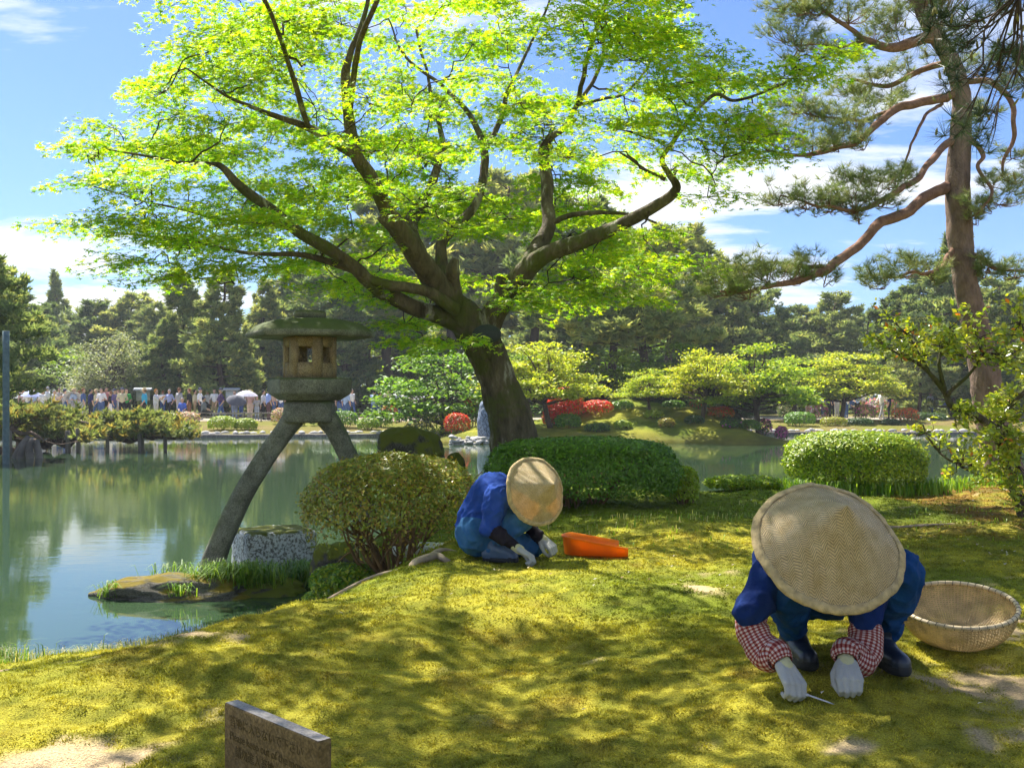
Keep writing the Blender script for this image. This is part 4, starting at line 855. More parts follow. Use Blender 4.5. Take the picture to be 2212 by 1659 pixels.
# fire box: six stone panels with an opening in each
RB = 0.262; z0, z1 = zy(818), zy(729.5); half = RB * 0.5; ap = RB * math.cos(math.pi / 6)
for k in range(6):
    a = -math.pi / 2 + k * math.pi / 3; n = np.array([math.cos(a), math.sin(a), 0]); t = np.array([-n[1], n[0], 0]); acc = Acc()
    def bar(u0, u1, w0, w1, o0, o1):
        V = [n * (ap + o) + t * u + np.array([0, 0, w]) for o in (o0, o1) for (u, w) in ((u0, w0), (u1, w0), (u1, w1), (u0, w1))]
        acc.add(V, [[0, 1, 2, 3], [7, 6, 5, 4], [0, 4, 5, 1], [1, 5, 6, 2], [2, 6, 7, 3], [3, 7, 4, 0]])
    H = z1 - z0; wa, wb = z0 + H * 0.37, z0 + H * 0.78; u = 0.072
    bar(-half, -u, z0, z1, -0.05, 0); bar(u, half, z0, z1, -0.05, 0); bar(-u, u, z0, wa, -0.05, -0.001); bar(-u, u, wb, z1, -0.05, -0.001)
    for q in ((-u, -u + 0.008, wa, wb), (u - 0.008, u, wa, wb), (-u + 0.008, u - 0.008, wa, wa + 0.008), (-u + 0.008, u - 0.008, wb - 0.008, wb)): bar(*q, -0.045, -0.018)
    V, F, _ = acc.get(); lpart('panel', V, F, 'lantern_box', 0)
lpart('platform', *hexring([(0.30, zy(865)), (0.40, zy(851)), (0.412, zy(846)), (0.415, zy(822)), (0.40, zy(817.5)), (0.2, zy(817))]), bevel=0.006)
V = []; rr = [(0.205, 913), (0.232, 908), (0.238, 890), (0.232, 872), (0.21, 865)]
seg = 28; a = np.linspace(0, 2 * np.pi, seg, endpoint=False); sq = 1 / (np.abs(np.cos(a)) ** 5 + np.abs(np.sin(a)) ** 5) ** 0.2
for R, py in rr: V += list(np.column_stack([R * sq * np.cos(a), R * 0.85 * sq * np.sin(a), np.full(seg, zy(py))]))
n = len(rr); i = np.arange(n - 1)[:, None] * seg; j = np.arange(seg)[None]; F4 = np.stack([i + j, i + (j + 1) % seg, i + seg + (j + 1) % seg, i + seg + j], -1).reshape(-1, 4)
V += [(0, 0, zy(913)), (0, 0, zy(865))]; jj = np.arange(seg); F3 = np.concatenate([np.stack([np.full(seg, len(V) - 2), (jj + 1) % seg, jj], 1), np.stack([np.full(seg, len(V) - 1), (n - 1) * seg + jj, (n - 1) * seg + (jj + 1) % seg], 1)])
lpart('leg_block', V, [F4, F3], bevel=0, smooth=True)
def leg(rows):
    Q = smoothpath(np.array([np.append(W(a, b, d), w * 0.5 * d / F_PX) for a, b, d, w in rows]), 26); T, U, B = frames(Q[:, :3]); V = []; sg = 20
    a = np.linspace(0, 2 * np.pi, sg, endpoint=False); sq = 1 / (np.abs(np.cos(a)) ** 4 + np.abs(np.sin(a)) ** 4) ** 0.25
    for k in range(len(Q)):
        side = unit(np.cross(np.array([0, 1.0, 0]), T[k])); V.append(Q[k, :3] + Q[k, 3] * ((sq * np.cos(a))[:, None] * side + (sq * np.sin(a))[:, None] * np.array([0, 1.0, 0])))
    V = np.concatenate(V); V += (noise(V, 7, 44, 3)[:, None] - 0.5) * 0.016; i = np.arange(len(Q) - 1)[:, None] * sg; j = np.arange(sg)[None]
    mk('leg', V, np.stack([i + j, i + (j + 1) % sg, i + sg + (j + 1) % sg, i + sg + j], -1).reshape(-1, 4), M['lantern'], lan, lb, smooth=True)
leg([(634, 904, LD, 46), (611, 936, LD, 41), (576, 985, LD, 41), (535, 1050, LD - .03, 42), (502, 1115, LD - .08, 44), (473, 1180, LD - .14, 46), (448, 1255, LD - .2, 50)])
leg([(706, 904, LD, 46), (729, 938, LD + .05, 41), (752, 985, LD + .15, 41), (775, 1050, LD + .25, 47), (790, 1130, LD + .35, 50)])

# rocks
def rock(name, loc, sc_, seed, mat, label, boxy=0.0, amp=0.35, rz=0.0, seg=40, nscale=1.6, cat='rock', flat=1.0):
    o = link(name, rock_mesh(name, seed, M[mat], seg, amp, flat, nscale, boxy)); o.location = loc; o.scale = sc_; o.rotation_euler = (0, 0, rz); return tag(o, label, cat)
p_ = W(590, 1215, 10.1); rock('block_stone', (p_[0], 10.15, WATER + 0.06), (0.36, 0.30, 0.36), 4, 'rock_lichen', 'square block stone white with lichen standing in the water by the lantern leg', 1.0, 0.06, rz=0.55)
rock('islet_rock', (-2.98, 8.85, WATER - 0.02), (0.66, 0.30, 0.20), 7, 'rock_wet', 'low mossy rock lying in the pond under the long lantern leg', 0.2, 0.3)
rock('islet_rock', (-2.3, 9.0, WATER - 0.03), (0.42, 0.26, 0.17), 9, 'rock_moss', 'small mossy rock between the lantern leg and the white block stone', 0.1, 0.3)
p_ = W(885, 965, 10.6); rock('mossy_boulder', (p_[0], 10.6, p_[2] - 0.16), (0.35, 0.30, 0.36), 14, 'rock_moss', 'dark mossy boulder behind the bronze azalea', 0.45, 0.22)
p_ = W(983, 995, 10.4); rock('mossy_boulder', (p_[0], 10.4, p_[2] - 0.1), (0.11, 0.1, 0.17), 16, 'rock_moss', 'small dark rock next to the mossy boulder', 0.2, 0.25)
p_ = W(720, 1225, 8.4); rock('shore_rock', (p_[0], 8.5, p_[2] - 0.05), (0.2, 0.2, 0.24), 18, 'rock_moss', 'dark rock under the bronze azalea at the inlet', 0.4, 0.25)
p_ = W(925, 1152, 8.2); rock('flat_stone', (p_[0], 8.2, gz(p_[0], 8.2) + 0.03), (0.30, 0.17, 0.05), 20, 'stone_pale', 'flat pale stepping stone behind the bronze azalea', 0.7, 0.08)
for k, (x, y, n, h) in enumerate([(-3.55, 8.7, 70, 0.17), (-2.5, 8.78, 260, 0.26), (-2.15, 8.82, 240, 0.26), (-1.95, 9.3, 220, 0.24), (-2.7, 8.7, 80, 0.15), (-3.1, 9.1, 40, 0.15)]):
    grass('waterside_grass', (x, y, WATER + (0.10 if k else 0.03)), n, h, (0.09 if k in (0, 4) else 0.15, 0.07), GG, 'green grass tufts growing on the islet rocks under the lantern', 0.008, 1.0, 'grass tufts on the islet rocks', seed=-30 - k) if False else None
def tuft(loc, n, h, spread, cols, label, seed, width=0.0045, lean=1.1, group=None, name='waterside_grass'):
    r = np.random.default_rng(900 + seed); base = np.column_stack([r.normal(0, 1, n) * spread[0], r.normal(0, 1, n) * spread[1], np.zeros(n)])
    a = r.uniform(0, 2 * np.pi, n); d = np.column_stack([np.cos(a), np.sin(a), np.zeros(n)]); s = np.column_stack([-d[:, 1], d[:, 0], np.zeros(n)])
    H = h * r.uniform(0.5, 1.15, n); Ln = H * r.uniform(0.3, 1.1, n) * lean; w = (width * r.uniform(0.6, 1.2, n))[:, None]; z = np.zeros(n)
    p1 = base + d * (Ln * 0.35)[:, None] + np.column_stack([z, z, H * 0.7]); p2 = base + d * Ln[:, None] + np.column_stack([z, z, H * 0.85 - Ln * 0.4])
    V = np.stack([base - s * w, base + s * w, p1 + s * w * 0.8, p1 - s * w * 0.8, p2], 1).reshape(-1, 3); k = np.arange(n) * 5
    return tag(mk(name, V + np.array(loc), [np.stack([k, k + 1, k + 2, k + 3], 1), np.stack([k + 3, k + 2, k + 4], 1)], M['blade'], base=np.array(loc), col=np.repeat(palette(n, cols, r), 5, 0)), label, 'grass', group, 'stuff')
for k, (x, y, n, h, dz) in enumerate([(-3.5, 8.72, 60, 0.16, 0.02), (-2.62, 8.85, 240, 0.26, 0.08), (-2.3, 8.86, 240, 0.26, 0.08), (-2.0, 9.25, 240, 0.26, 0.02), (-2.85, 8.62, 60, 0.13, 0.05), (-3.1, 9.05, 30, 0.16, 0.12), (-1.9, 9.7, 120, 0.2, 0.0)]):
    tuft((x, y, WATER + dz), int(n * 1.9), h * 1.1, (0.05 if k in (0, 4) else 0.13, 0.06), GG, 'green grass tufts on the islet rocks under the lantern', k, group='grass tufts on the islet rocks')
acc = Acc()
for k in range(420):
    x, y = rng.uniform(2.2, 6.0), rng.uniform(6.0, 11.3)
    if k > 320: x, y = rng.uniform(-1.0, 3.2), rng.uniform(2.6, 8.5)
    z = gz(x, y) + 0.022; a = rng.uniform(0, 6.28); s = rng.uniform(0.012, 0.026)
    acc.add(np.array([(x, y, z), (x + s * math.cos(a), y + s * math.sin(a), z + 0.008), (x + s * 0.6 * math.cos(a + 1.2), y + s * 0.6 * math.sin(a + 1.2), z + 0.004)]), [[0, 1, 2]], palette(1, [(0.62, 0.58, 0.48), (0.5, 0.42, 0.3), (0.7, 0.68, 0.62), (0.3, 0.2, 0.1)])[0])
tag(acc.build('fallen_leaves', M['petal']), 'pale fallen leaves and petals scattered over the moss', 'leaves', kind='stuff')
def root(rows, label, r0):
    P = smoothpath(np.array([(x, y, gz(x, y) + dz) for x, y, dz in rows]), 26); P[:, :2] += (np.column_stack([noise(P, 7, 3), noise(P, 7, 4)]) - 0.5) * 0.05
    V, F = tube(P, r0 * (0.6 + 0.8 * noise(P, 8, 5)) * np.linspace(1, 0.5, 26), seg=8, rough=0.25, seed=2)
    return tag(mk('tree_root', V, F, M['root'], base=P[0], smooth=True), label, 'root')
M['root'] = plain('root', (0.36, 0.27, 0.19), 0.85, 0.2, 0.35, 14)
root([(-1.42, 6.05, -0.01), (-1.25, 6.25, 0.012), (-1.05, 6.22, 0.01), (-0.86, 6.3, 0.01), (-0.70, 6.2, -0.005)], 'long bare grey root curling along the edge of the moss', 0.022)
root([(-0.63, 6.15, -0.02), (-0.56, 6.32, 0.02), (-0.48, 6.45, 0.03), (-0.42, 6.35, 0.01), (-0.36, 6.4, -0.02)], 'knobbly pale root stub on the moss below the azalea', 0.026)
root([(-0.56, 6.62, -0.01), (-0.48, 6.72, 0.012), (-0.38, 6.75, -0.01)], 'small bleached root sticking out near the crouching gardener in the distance', 0.018)
root([(-0.30, 2.80, -0.01), (-0.26, 2.88, 0.012), (-0.22, 2.93, -0.01)], 'small stick of wood lying at the bottom edge', 0.012)
root([(2.35, 7.8, -0.01), (2.8, 8.0, 0.01), (3.3, 8.05, 0.008), (3.9, 8.3, -0.01)], 'thin dry root across the brown moss by the shrub', 0.014)

# ------------------------------------------------------------------ engraved stone sign
A = np.array([-0.832, 2.88]); B = np.array([-0.497, 2.55]); u2 = unit(B - A); nf = np.array([u2[1], -u2[0]]);  nf = nf if nf[1] < 0 else -nf
th = 0.042; zt = 0.172; zb = -0.08; L = np.linalg.norm(B - A)
sg_base = np.array([*((A + B) / 2), zb]); sign = tag(empty('stone_sign', sg_base), 'low engraved stone sign slab set in the moss', 'sign')
def sgp(s, o, z): return np.array([*(A + u2 * s - nf * o), z])
Vs = [sgp(s, o, z) for z in (zb, zt - 0.003) for (s, o) in ((0, 0), (L, 0), (L, th), (0, th))]
b = mk('slab', Vs, np.array([[0, 1, 5, 4], [1, 2, 6, 5], [2, 3, 7, 6], [3, 0, 4, 7], [3, 2, 1, 0], [4, 5, 6, 7]]), M['sign'], sign, sg_base)
bv = b.modifiers.new('bevel', 'BEVEL'); bv.width = 0.003; bv.segments = 2
mk('top_face', [sgp(0.002, 0.002, zt - 0.0015), sgp(L - 0.002, 0.002, zt - 0.0015), sgp(L - 0.002, th - 0.002, zt - 0.0015), sgp(0.002, th - 0.002, zt - 0.0015)], np.array([[0, 1, 2, 3]]), M['sign_top'], sign, sg_base)
dg0 = None
def text_part(body, s0, ztop, size):
    cu = bpy.data.curves.new('text', 'FONT'); cu.body = body; cu.size = size; cu.extrude = 0.0004; cu.align_x = 'LEFT'; cu.align_y = 'TOP'
    t = bpy.data.objects.new('text', cu); C.objects.link(t); bpy.context.view_layer.update()
    me = bpy.data.meshes.new_from_object(t.evaluated_get(bpy.context.evaluated_depsgraph_get())); bpy.data.objects.remove(t, do_unlink=True)
    me.materials.clear(); me.materials.append(M['letter'])
    o = link('lettering', me, sign); n3 = Vector((nf[0], nf[1], 0)); x3 = Vector((u2[0], u2[1], 0)); z3 = Vector((0, 0, 1))
    mt = Matrix((x3, z3, n3)).transposed().to_4x4(); pos = sgp(s0, -0.0008, ztop) - sg_base; mt.translation = Vector(pos); o.matrix_local = mt
text_part('\u82d4\u5730\u306b\u5165\u3089\u306a\u3044\u3067\u4e0b\u3055\u3044', 0.03, zt - 0.030, 0.034)
text_part('Please keep out of the moss', 0.03, zt - 0.072, 0.033)
text_part('\u8acb\u52ff\u9032\u5165\u82d4\u5730', 0.06, zt - 0.112, 0.034)

# ------------------------------------------------------------------ woven things
def weave_mat(name, c1, c2, scale=85.0, trans=0.25):
    m, nt, p, o = new_mat(name); uvn = N(nt, 'ShaderNodeUVMap'); uvn.uv_map = 'UVMap'; sp = N(nt, 'ShaderNodeSeparateXYZ'); nt.links.new(uvn.outputs[0], sp.inputs[0])
    wn = N(nt, 'ShaderNodeTexNoise'); wn.inputs['Scale'].default_value = 4.0; wn.inputs['Detail'].default_value = 3; nt.links.new(uvn.outputs[0], wn.inputs['Vector']); ws = N(nt, 'ShaderNodeSeparateColor'); nt.links.new(wn.outputs['Color'], ws.inputs[0])
    u = math_node(nt, 'MULTIPLY', math_node(nt, 'ADD', sp.outputs[0], math_node(nt, 'MULTIPLY', ws.outputs[0], 0.07)), scale); v = math_node(nt, 'MULTIPLY', math_node(nt, 'ADD', sp.outputs[1], math_node(nt, 'MULTIPLY', ws.outputs[1], 0.07)), scale)
    par = math_node(nt, 'MODULO', math_node(nt, 'FLOOR', math_node(nt, 'ADD', u, 1000.0)), 2.0); fu = math_node(nt, 'FRACT', math_node(nt, 'ADD', u, 1000.0))
    off = math_node(nt, 'ABSOLUTE', math_node(nt, 'SUBTRACT', par, fu))
    st = math_node(nt, 'FRACT', math_node(nt, 'ADD', math_node(nt, 'MULTIPLY', v, 2.0), math_node(nt, 'ADD', math_node(nt, 'MULTIPLY', off, 2.0), 1000.0)))
    prof = math_node(nt, 'MULTIPLY', math_node(nt, 'MULTIPLY', st, math_node(nt, 'SUBTRACT', 1.0, st)), 4.0)
    cprof = math_node(nt, 'MULTIPLY', math_node(nt, 'MULTIPLY', fu, math_node(nt, 'SUBTRACT', 1.0, fu)), 4.0)
    hgt = math_node(nt, 'MINIMUM', prof, math_node(nt, 'ADD', math_node(nt, 'MULTIPLY', cprof, 2.0), 0.35))
    ns = N(nt, 'ShaderNodeTexNoise'); ns.inputs['Scale'].default_value = 11; ns.inputs['Detail'].default_value = 5; nt.links.new(uvn.outputs[0], ns.inputs['Vector'])
    nf_ = N(nt, 'ShaderNodeTexNoise'); nf_.inputs['Scale'].default_value = 90; nf_.inputs['Detail'].default_value = 3; nt.links.new(uvn.outputs[0], nf_.inputs['Vector'])
    c = mixc(nt, ramp(nt, ns.outputs[0], [(0.3, (0, 0, 0)), (0.7, (1, 1, 1))]), c1, c2)
    c = mixc(nt, 1.0, c, ramp(nt, hgt, [(0.0, (0.10, 0.07, 0.04)), (0.45, (0.85, 0.85, 0.85)), (1.0, (1.05, 1.05, 1.05))]), 'MULTIPLY')
    c = mixc(nt, 0.6, c, ramp(nt, nf_.outputs[0], [(0.3, (0.75, 0.75, 0.75)), (0.7, (1.2, 1.2, 1.2))]), 'MULTIPLY')
    nt.links.new(c, p.inputs['Base Color']); p.inputs['Roughness'].default_value = 0.55; p.inputs['Specular IOR Level'].default_value = 0.35
    bm = N(nt, 'ShaderNodeBump'); bm.inputs['Strength'].default_value = 0.6; bm.inputs['Distance'].default_value = 0.003; nt.links.new(hgt, bm.inputs['Height']); nt.links.new(bm.outputs[0], p.inputs['Normal'])
    t = N(nt, 'ShaderNodeBsdfTranslucent'); nt.links.new(mixc(nt, 1.0, c, (1.3, 0.95, 0.4), 'MULTIPLY'), t.inputs[0]); mx = N(nt, 'ShaderNodeMixShader'); mx.inputs[0].default_value = trans
    nt.links.new(p.outputs[0], mx.inputs[1]); nt.links.new(t.outputs[0], mx.inputs[2]); nt.links.new(mx.outputs[0], o.inputs[0])
    return m
M['weave'] = weave_mat('weave', (0.58, 0.42, 0.18), (0.76, 0.61, 0.34), 30.0, 0.26)
M['straw'] = plain('straw', (0.50, 0.37, 0.17), 0.7, 0.3, 0.3, 40, 0.4, 200)
M['cane'] = plain('cane', (0.52, 0.38, 0.18), 0.5, 0.4, 0.3, 25, 0.2, 120)
M['cane_rim'] = plain('cane_rim', (0.55, 0.44, 0.26), 0.45, 0.4, 0.25, 25, 0.2, 120)
M['wire'] = plain('wire', (0.03, 0.03, 0.03), 0.6)
def straw_hat(parent, base, center, axis, R, H, spin=0.0, seed=0):
    ax = unit(np.asarray(axis, float)); e1 = unit(np.cross(ax, np.array([0.1, 0.2, 1.0]))); e2 = np.cross(ax, e1)
    c, s = math.cos(spin), math.sin(spin); e1, e2 = e1 * c + e2 * s, -e1 * s + e2 * c
    rr = np.linspace(0.0, 1, 26); seg = 96; a = np.linspace(0, 2 * np.pi, seg, endpoint=False)
    zz = H * (1 - rr) ** 1.22 - 0.0 * rr; zz[0] *= 0.985
    RR, AA = np.meshgrid(rr, a, indexing='ij'); x = R * RR * np.cos(AA); y = R * RR * np.sin(AA)
    z = np.repeat(zz[:, None], seg, 1) + 0.008 * RR * np.sin(3 * AA + seed) + 0.004 * np.sin(7 * AA) * RR
    def world(x, y, z): return center + x[..., None] * e1 + y[..., None] * e2 + z[..., None] * ax
    V = world(x, y, z).reshape(-1, 3); uv = np.stack([x / 0.5, y / 0.5], -1).reshape(-1, 2)
    n = len(rr); i = np.arange(n - 1)[:, None] * seg; j = np.arange(seg)[None]; F = np.stack([i + j, i + seg + j, i + seg + (j + 1) % seg, i + (j + 1) % seg], -1).reshape(-1, 4)
    hat = mk('straw_hat', V, F, M['weave'], parent, base, smooth=True, uv=uv)
    so = hat.modifiers.new('solid', 'SOLIDIFY'); so.thickness = 0.004; so.offset = -1
    # folded rim band
    pr = [(0.905, 0.0015), (0.912, 0.0045), (0.985, 0.0045), (1.006, 0.001), (1.004, -0.006), (0.985, -0.009), (0.93, -0.007)]
    V = []
    for k, (q, dz) in enumerate(pr):
        rad = R * q * (1 + 0.006 * np.sin(11 * a + seed) + 0.004 * np.sin(29 * a)); V.append(world(rad * np.cos(a), rad * np.sin(a), (0.008 * np.sin(3 * a + seed) + 0.004 * np.sin(7 * a)) * q + dz + H * max(1 - q, 0) ** 1.22 + (0.0018 * np.sin(23 * a + k) + 0.0012 * np.sin(51 * a + 2 * k)) * (0 < k < 6)))
    V = np.concatenate(V); i = np.arange(len(pr) - 1)[:, None] * seg; F = np.stack([i + j, i + seg + j, i + seg + (j + 1) % seg, i + (j + 1) % seg], -1).reshape(-1, 4)
    rb = mk('rim_band', V, F, M['straw'], hat, base, smooth=True)
    return hat
# woven bamboo basket
bk_c = W(2072, 1330, 4.1); bx, by = bk_c[0], 4.12; bkb = np.array([bx, by, gz(bx, by) + 0.005])
bas = tag(empty('bamboo_basket', bkb), 'round woven bamboo basket tilted on the moss beside the crouching gardener', 'basket')
tilt = Matrix.Rotation(math.radians(12), 3, 'X') @ Matrix.Rotation(math.radians(-5), 3, 'Y'); Rm = np.array(tilt)
BR, BH = 0.225, 0.155
def bowl(t): return BR * np.sin(np.minimum(t, 1) * np.pi / 2) ** 0.72, BH * (1 - np.cos(t * np.pi / 2)) ** 1.05 + 0.012
wv, stk = Acc(), Acc(); nst_ = 104
ts = np.linspace(0.06, 0.985, 30)
for k, t in enumerate(ts):
    a = np.linspace(0, 2 * np.pi, nst_ * 2 + 1)[:-1]; r_, z_ = bowl(t); wob = 0.0022 * np.cos(a * nst_ / 2 + (k % 2) * np.pi); rad = r_ + wob
    r2, z2 = bowl(t + 0.013); r1, z1_ = bowl(max(t - 0.012, 0.0))
    V = np.concatenate([np.column_stack([(r1 + wob) * np.cos(a), (r1 + wob) * np.sin(a), np.full_like(a, z1_)]), np.column_stack([(r2 + wob) * np.cos(a), (r2 + wob) * np.sin(a), np.full_like(a, z2)])])
    m_ = len(a); j = np.arange(m_); wv.add(V @ Rm.T, np.stack([j, (j + 1) % m_, m_ + (j + 1) % m_, m_ + j], 1))
for k in range(nst_):
    a = 2 * np.pi * k / nst_; t = np.linspace(0.05, 1.0, 14); r_, z_ = bowl(t); P = np.column_stack([r_ * math.cos(a), r_ * math.sin(a), z_]) @ Rm.T; acc_tube(stk, P, np.full(14, 0.0026), seg=4, cap=False)
tag(wv.build('weavers', M['cane'], bas), kind='stuff'); tag(stk.build('stakes', M['cane'], bas), kind='stuff')
a = np.linspace(0, 2 * np.pi, 121); V, F = tube(np.column_stack([BR * 1.0 * np.cos(a), BR * np.sin(a), np.full_like(a, bowl(1.0)[1] + 0.004)]) @ Rm.T, 0.0095, 10, cap=False); rim = mk('rim', V, F, M['cane_rim'], bas, smooth=True)
ac = Acc()
for k in range(46):
    a0 = 2 * np.pi * k / 46; q = np.linspace(0, 2 * np.pi, 13); aa = a0 + q / (2 * np.pi) * 0.03; rr = BR + 0.0102 * np.cos(q); P = np.column_stack([rr * np.cos(aa), rr * np.sin(aa), bowl(1.0)[1] + 0.004 + 0.0102 * np.sin(q)]) @ Rm.T
    acc_tube(ac, P, np.full(13, 0.0011), seg=4, cap=False)
tag(ac.build('binding', M['wire'], rim), kind='stuff')
low = float(np.concatenate(wv.V)[:, 2].min()); bas.location.z = gz(bx, by) - low * 1.0 + 0.004

# orange plastic scoop
m, nt, p, o = new_mat('orange_plastic'); p.inputs['Base Color'].default_value = (0.85, 0.20, 0.008, 1); p.inputs['Roughness'].default_value = 0.35
nz = N(nt, 'ShaderNodeTexNoise'); nz.inputs['Scale'].default_value = 30; tcx = N(nt, 'ShaderNodeTexCoord'); nt.links.new(tcx.outputs['Object'], nz.inputs['Vector'])
nt.links.new(ramp(nt, nz.outputs[0], [(0.3, (0.90, 0.24, 0.006)), (0.7, (0.95, 0.30, 0.012))]), p.inputs['Base Color'])
t_ = N(nt, 'ShaderNodeBsdfTranslucent'); t_.inputs[0].default_value = (1.0, 0.36, 0.012, 1); mx = N(nt, 'ShaderNodeMixShader'); mx.inputs[0].default_value = 0.4
nt.links.new(p.outputs[0], mx.inputs[1]); nt.links.new(t_.outputs[0], mx.inputs[2]); nt.links.new(mx.outputs[0], o.inputs[0]); M['orange'] = m
s0 = W(1282, 1195, 6.6); scb = np.array([s0[0], 6.62, gz(s0[0], 6.62) + 0.012]); scoop = tag(empty('garden_scoop', scb, math.radians(-4)), 'orange plastic debris scoop open at one end on the moss', 'scoop')
path = []
hw, l0, l1 = 0.12, -0.20, 0.225
for t in np.linspace(0, 1, 10): path.append((l1 - t * (l1 - l0 - 0.08), -hw - 0.02 * (1 - t)))
for t in np.linspace(0, np.pi, 13)[1:-1]: path.append((l0 + 0.08 - 0.08 * math.sin(t), -hw * math.cos(t)))
for t in np.linspace(0, 1, 10): path.append((l0 + 0.08 + t * (l1 - l0 - 0.13), hw + 0.02 * t))
path = np.array(path); hgt = 0.120 - 0.075 * np.clip((path[:, 0] - l0 - 0.06) / (l1 - l0), 0, 1)
nrm2 = np.gradient(path, axis=0); nrm2 = unit(np.column_stack([nrm2[:, 1], -nrm2[:, 0]])); nrm2 *= np.sign(np.sum(nrm2 * (path - [0.05, 0]), 1))[:, None]
rows = [np.column_stack([path - nrm2 * 0.012, np.zeros(len(path))]), np.column_stack([path, hgt]), np.column_stack([path + nrm2 * 0.012, hgt + 0.001]), np.column_stack([path + nrm2 * 0.012, hgt - 0.012])]
n = len(path); V = np.concatenate(rows); i = np.arange(3)[:, None] * n; j = np.arange(n - 1)[None]; F = np.stack([i + j, i + j + 1, i + n + j + 1, i + n + j], -1).reshape(-1, 4)
wl = mk('wall', V, F, m, scoop, smooth=True); so = wl.modifiers.new('solid', 'SOLIDIFY'); so.thickness = 0.005
inner = path - nrm2 * 0.012; k2 = n // 2; Vf = np.column_stack([inner, np.full(n, 0.003)]); Ff = np.array([[q, q + 1, n - 2 - q, n - 1 - q] for q in range(k2 - 1)]); fl = mk('floor_plate', Vf, Ff, m, scoop); so = fl.modifiers.new('solid', 'SOLIDIFY'); so.thickness = 0.004

# ------------------------------------------------------------------ people
def capsule(p0, r0, p1, r1, seg=14, rings=5):
    p0, p1 = np.asarray(p0, float), np.asarray(p1, float); ax = p1 - p0; L = np.linalg.norm(ax)
    ax = ax / L if L > 1e-6 else np.array([0, 0, 1.0]); u = unit(np.cross(ax, [0.3, 0.5, 0.81])); v = np.cross(ax, u); prof = []
    for t in np.linspace(-np.pi / 2, 0, rings): prof.append((r0 * math.cos(t), r0 * math.sin(t)))
    for t in np.linspace(0, np.pi / 2, rings): prof.append((r1 * math.cos(t), L + r1 * math.sin(t)))
    prof = np.array(prof); prof[0, 0] = prof[-1, 0] = 1e-4; a = np.linspace(0, 2 * np.pi, seg, endpoint=False)
    V = p0 + prof[:, 1][:, None, None] * ax + prof[:, 0][:, None, None] * (np.cos(a)[None, :, None] * u + np.sin(a)[None, :, None] * v)
    n = len(prof); i = np.arange(n - 1)[:, None] * seg; j = np.arange(seg)[None]
    F = np.stack([i + j, i + (j + 1) % seg, i + seg + (j + 1) % seg, i + seg + j], -1).reshape(-1, 4)
    return V.reshape(-1, 3), F
def blob(name, caps, voxel, mats, smooth_it=6, fold=0.0, seed=0):
    """one continuous skin grown over tapered capsules (p0, r0, p1, r1, material)"""
    acc = Acc()
    for c in caps:
        V, F = capsule(*c[:4]); acc.add(V, F)
    V, F, _ = acc.get(); o = link('tmp', make_mesh('tmp', V, F))
    md = o.modifiers.new('r', 'REMESH'); md.mode = 'VOXEL'; md.voxel_size = voxel
    sm_ = o.modifiers.new('s', 'SMOOTH'); sm_.iterations = smooth_it; sm_.factor = 0.5
    bpy.context.view_layer.update()
    me = bpy.data.meshes.new_from_object(o.evaluated_get(bpy.context.evaluated_depsgraph_get())); bpy.data.objects.remove(o, do_unlink=True)
    me.name = name; nv = len(me.vertices); co = np.zeros(nv * 3); me.vertices.foreach_get('co', co); co = co.reshape(-1, 3)
    if fold > 0:
        no = np.zeros(nv * 3); me.vertices.foreach_get('normal', no); no = no.reshape(-1, 3)
        q_ = co + (np.column_stack([noise(co, 7, seed + k_) for k_ in range(3)]) - 0.5) * 0.12; f = (1 - np.abs(2 * noise(q_ * np.array([1, 1, 0.5]), 15, seed, 2) - 1)) ** 3 - 0.35; co = co + no * (f * fold)[:, None]; me.vertices.foreach_set('co', co.ravel())
    npo = len(me.polygons); ce = np.zeros(npo * 3); me.polygons.foreach_get('center', ce); ce = ce.reshape(-1, 3); best = np.full(npo, 1e9); mi = np.zeros(npo, np.int32)
    for c in caps:
        a, b = np.asarray(c[0], float), np.asarray(c[2], float); ab = b - a; t = np.clip(((ce - a) @ ab) / (ab @ ab + 1e-9), 0, 1)
        d = np.linalg.norm(ce - (a + t[:, None] * ab), axis=1) - (c[1] * (1 - t) + c[3] * t); k = d < best; best[k] = d[k]; mi[k] = c[4]
    me.materials.clear()
    for m in mats: me.materials.append(m)
    me.polygons.foreach_set('material_index', mi); me.polygons.foreach_set('use_smooth', np.ones(npo, bool)); me.update()
    return me
def cloth(name, c, var=0.22): return plain(name, c, 0.9, 0.12, var, 9, 0.8, 16)
M['skin'] = plain('skin', (0.52, 0.32, 0.22), 0.55, 0.35, 0.08, 20, 0.05)
M['hair'] = plain('hair', (0.02, 0.016, 0.013), 0.5, 0.4)
M['jacket'] = cloth('jacket', (0.008, 0.026, 0.125)); M['jacket2'] = cloth('jacket2', (0.020, 0.06, 0.28)); M['jeans'] = cloth('jeans', (0.010, 0.055, 0.18)); M['jeans2'] = cloth('jeans2', (0.035, 0.115, 0.26))
M['dark_sleeve'] = cloth('dark_sleeve', (0.02, 0.016, 0.022)); M['glove'] = cloth('glove', (0.40, 0.40, 0.37), 0.12); M['glove_cuff'] = cloth('glove_cuff', (0.52, 0.50, 0.28), 0.1)
M['boot'] = plain('boot', (0.018, 0.028, 0.05), 0.32, 0.5, 0.2, 8, 0.1, 20); M['boot2'] = plain('boot2', (0.06, 0.10, 0.17), 0.4, 0.5, 0.2, 8, 0.1, 20)
m, nt, p, o = new_mat('gingham'); uvn = N(nt, 'ShaderNodeUVMap'); uvn.uv_map = 'UVMap'; sp = N(nt, 'ShaderNodeSeparateXYZ'); nt.links.new(uvn.outputs[0], sp.inputs[0])
fa = math_node(nt, 'GREATER_THAN', math_node(nt, 'FRACT', sp.outputs[0]), 0.5); fb = math_node(nt, 'GREATER_THAN', math_node(nt, 'FRACT', sp.outputs[1]), 0.5)
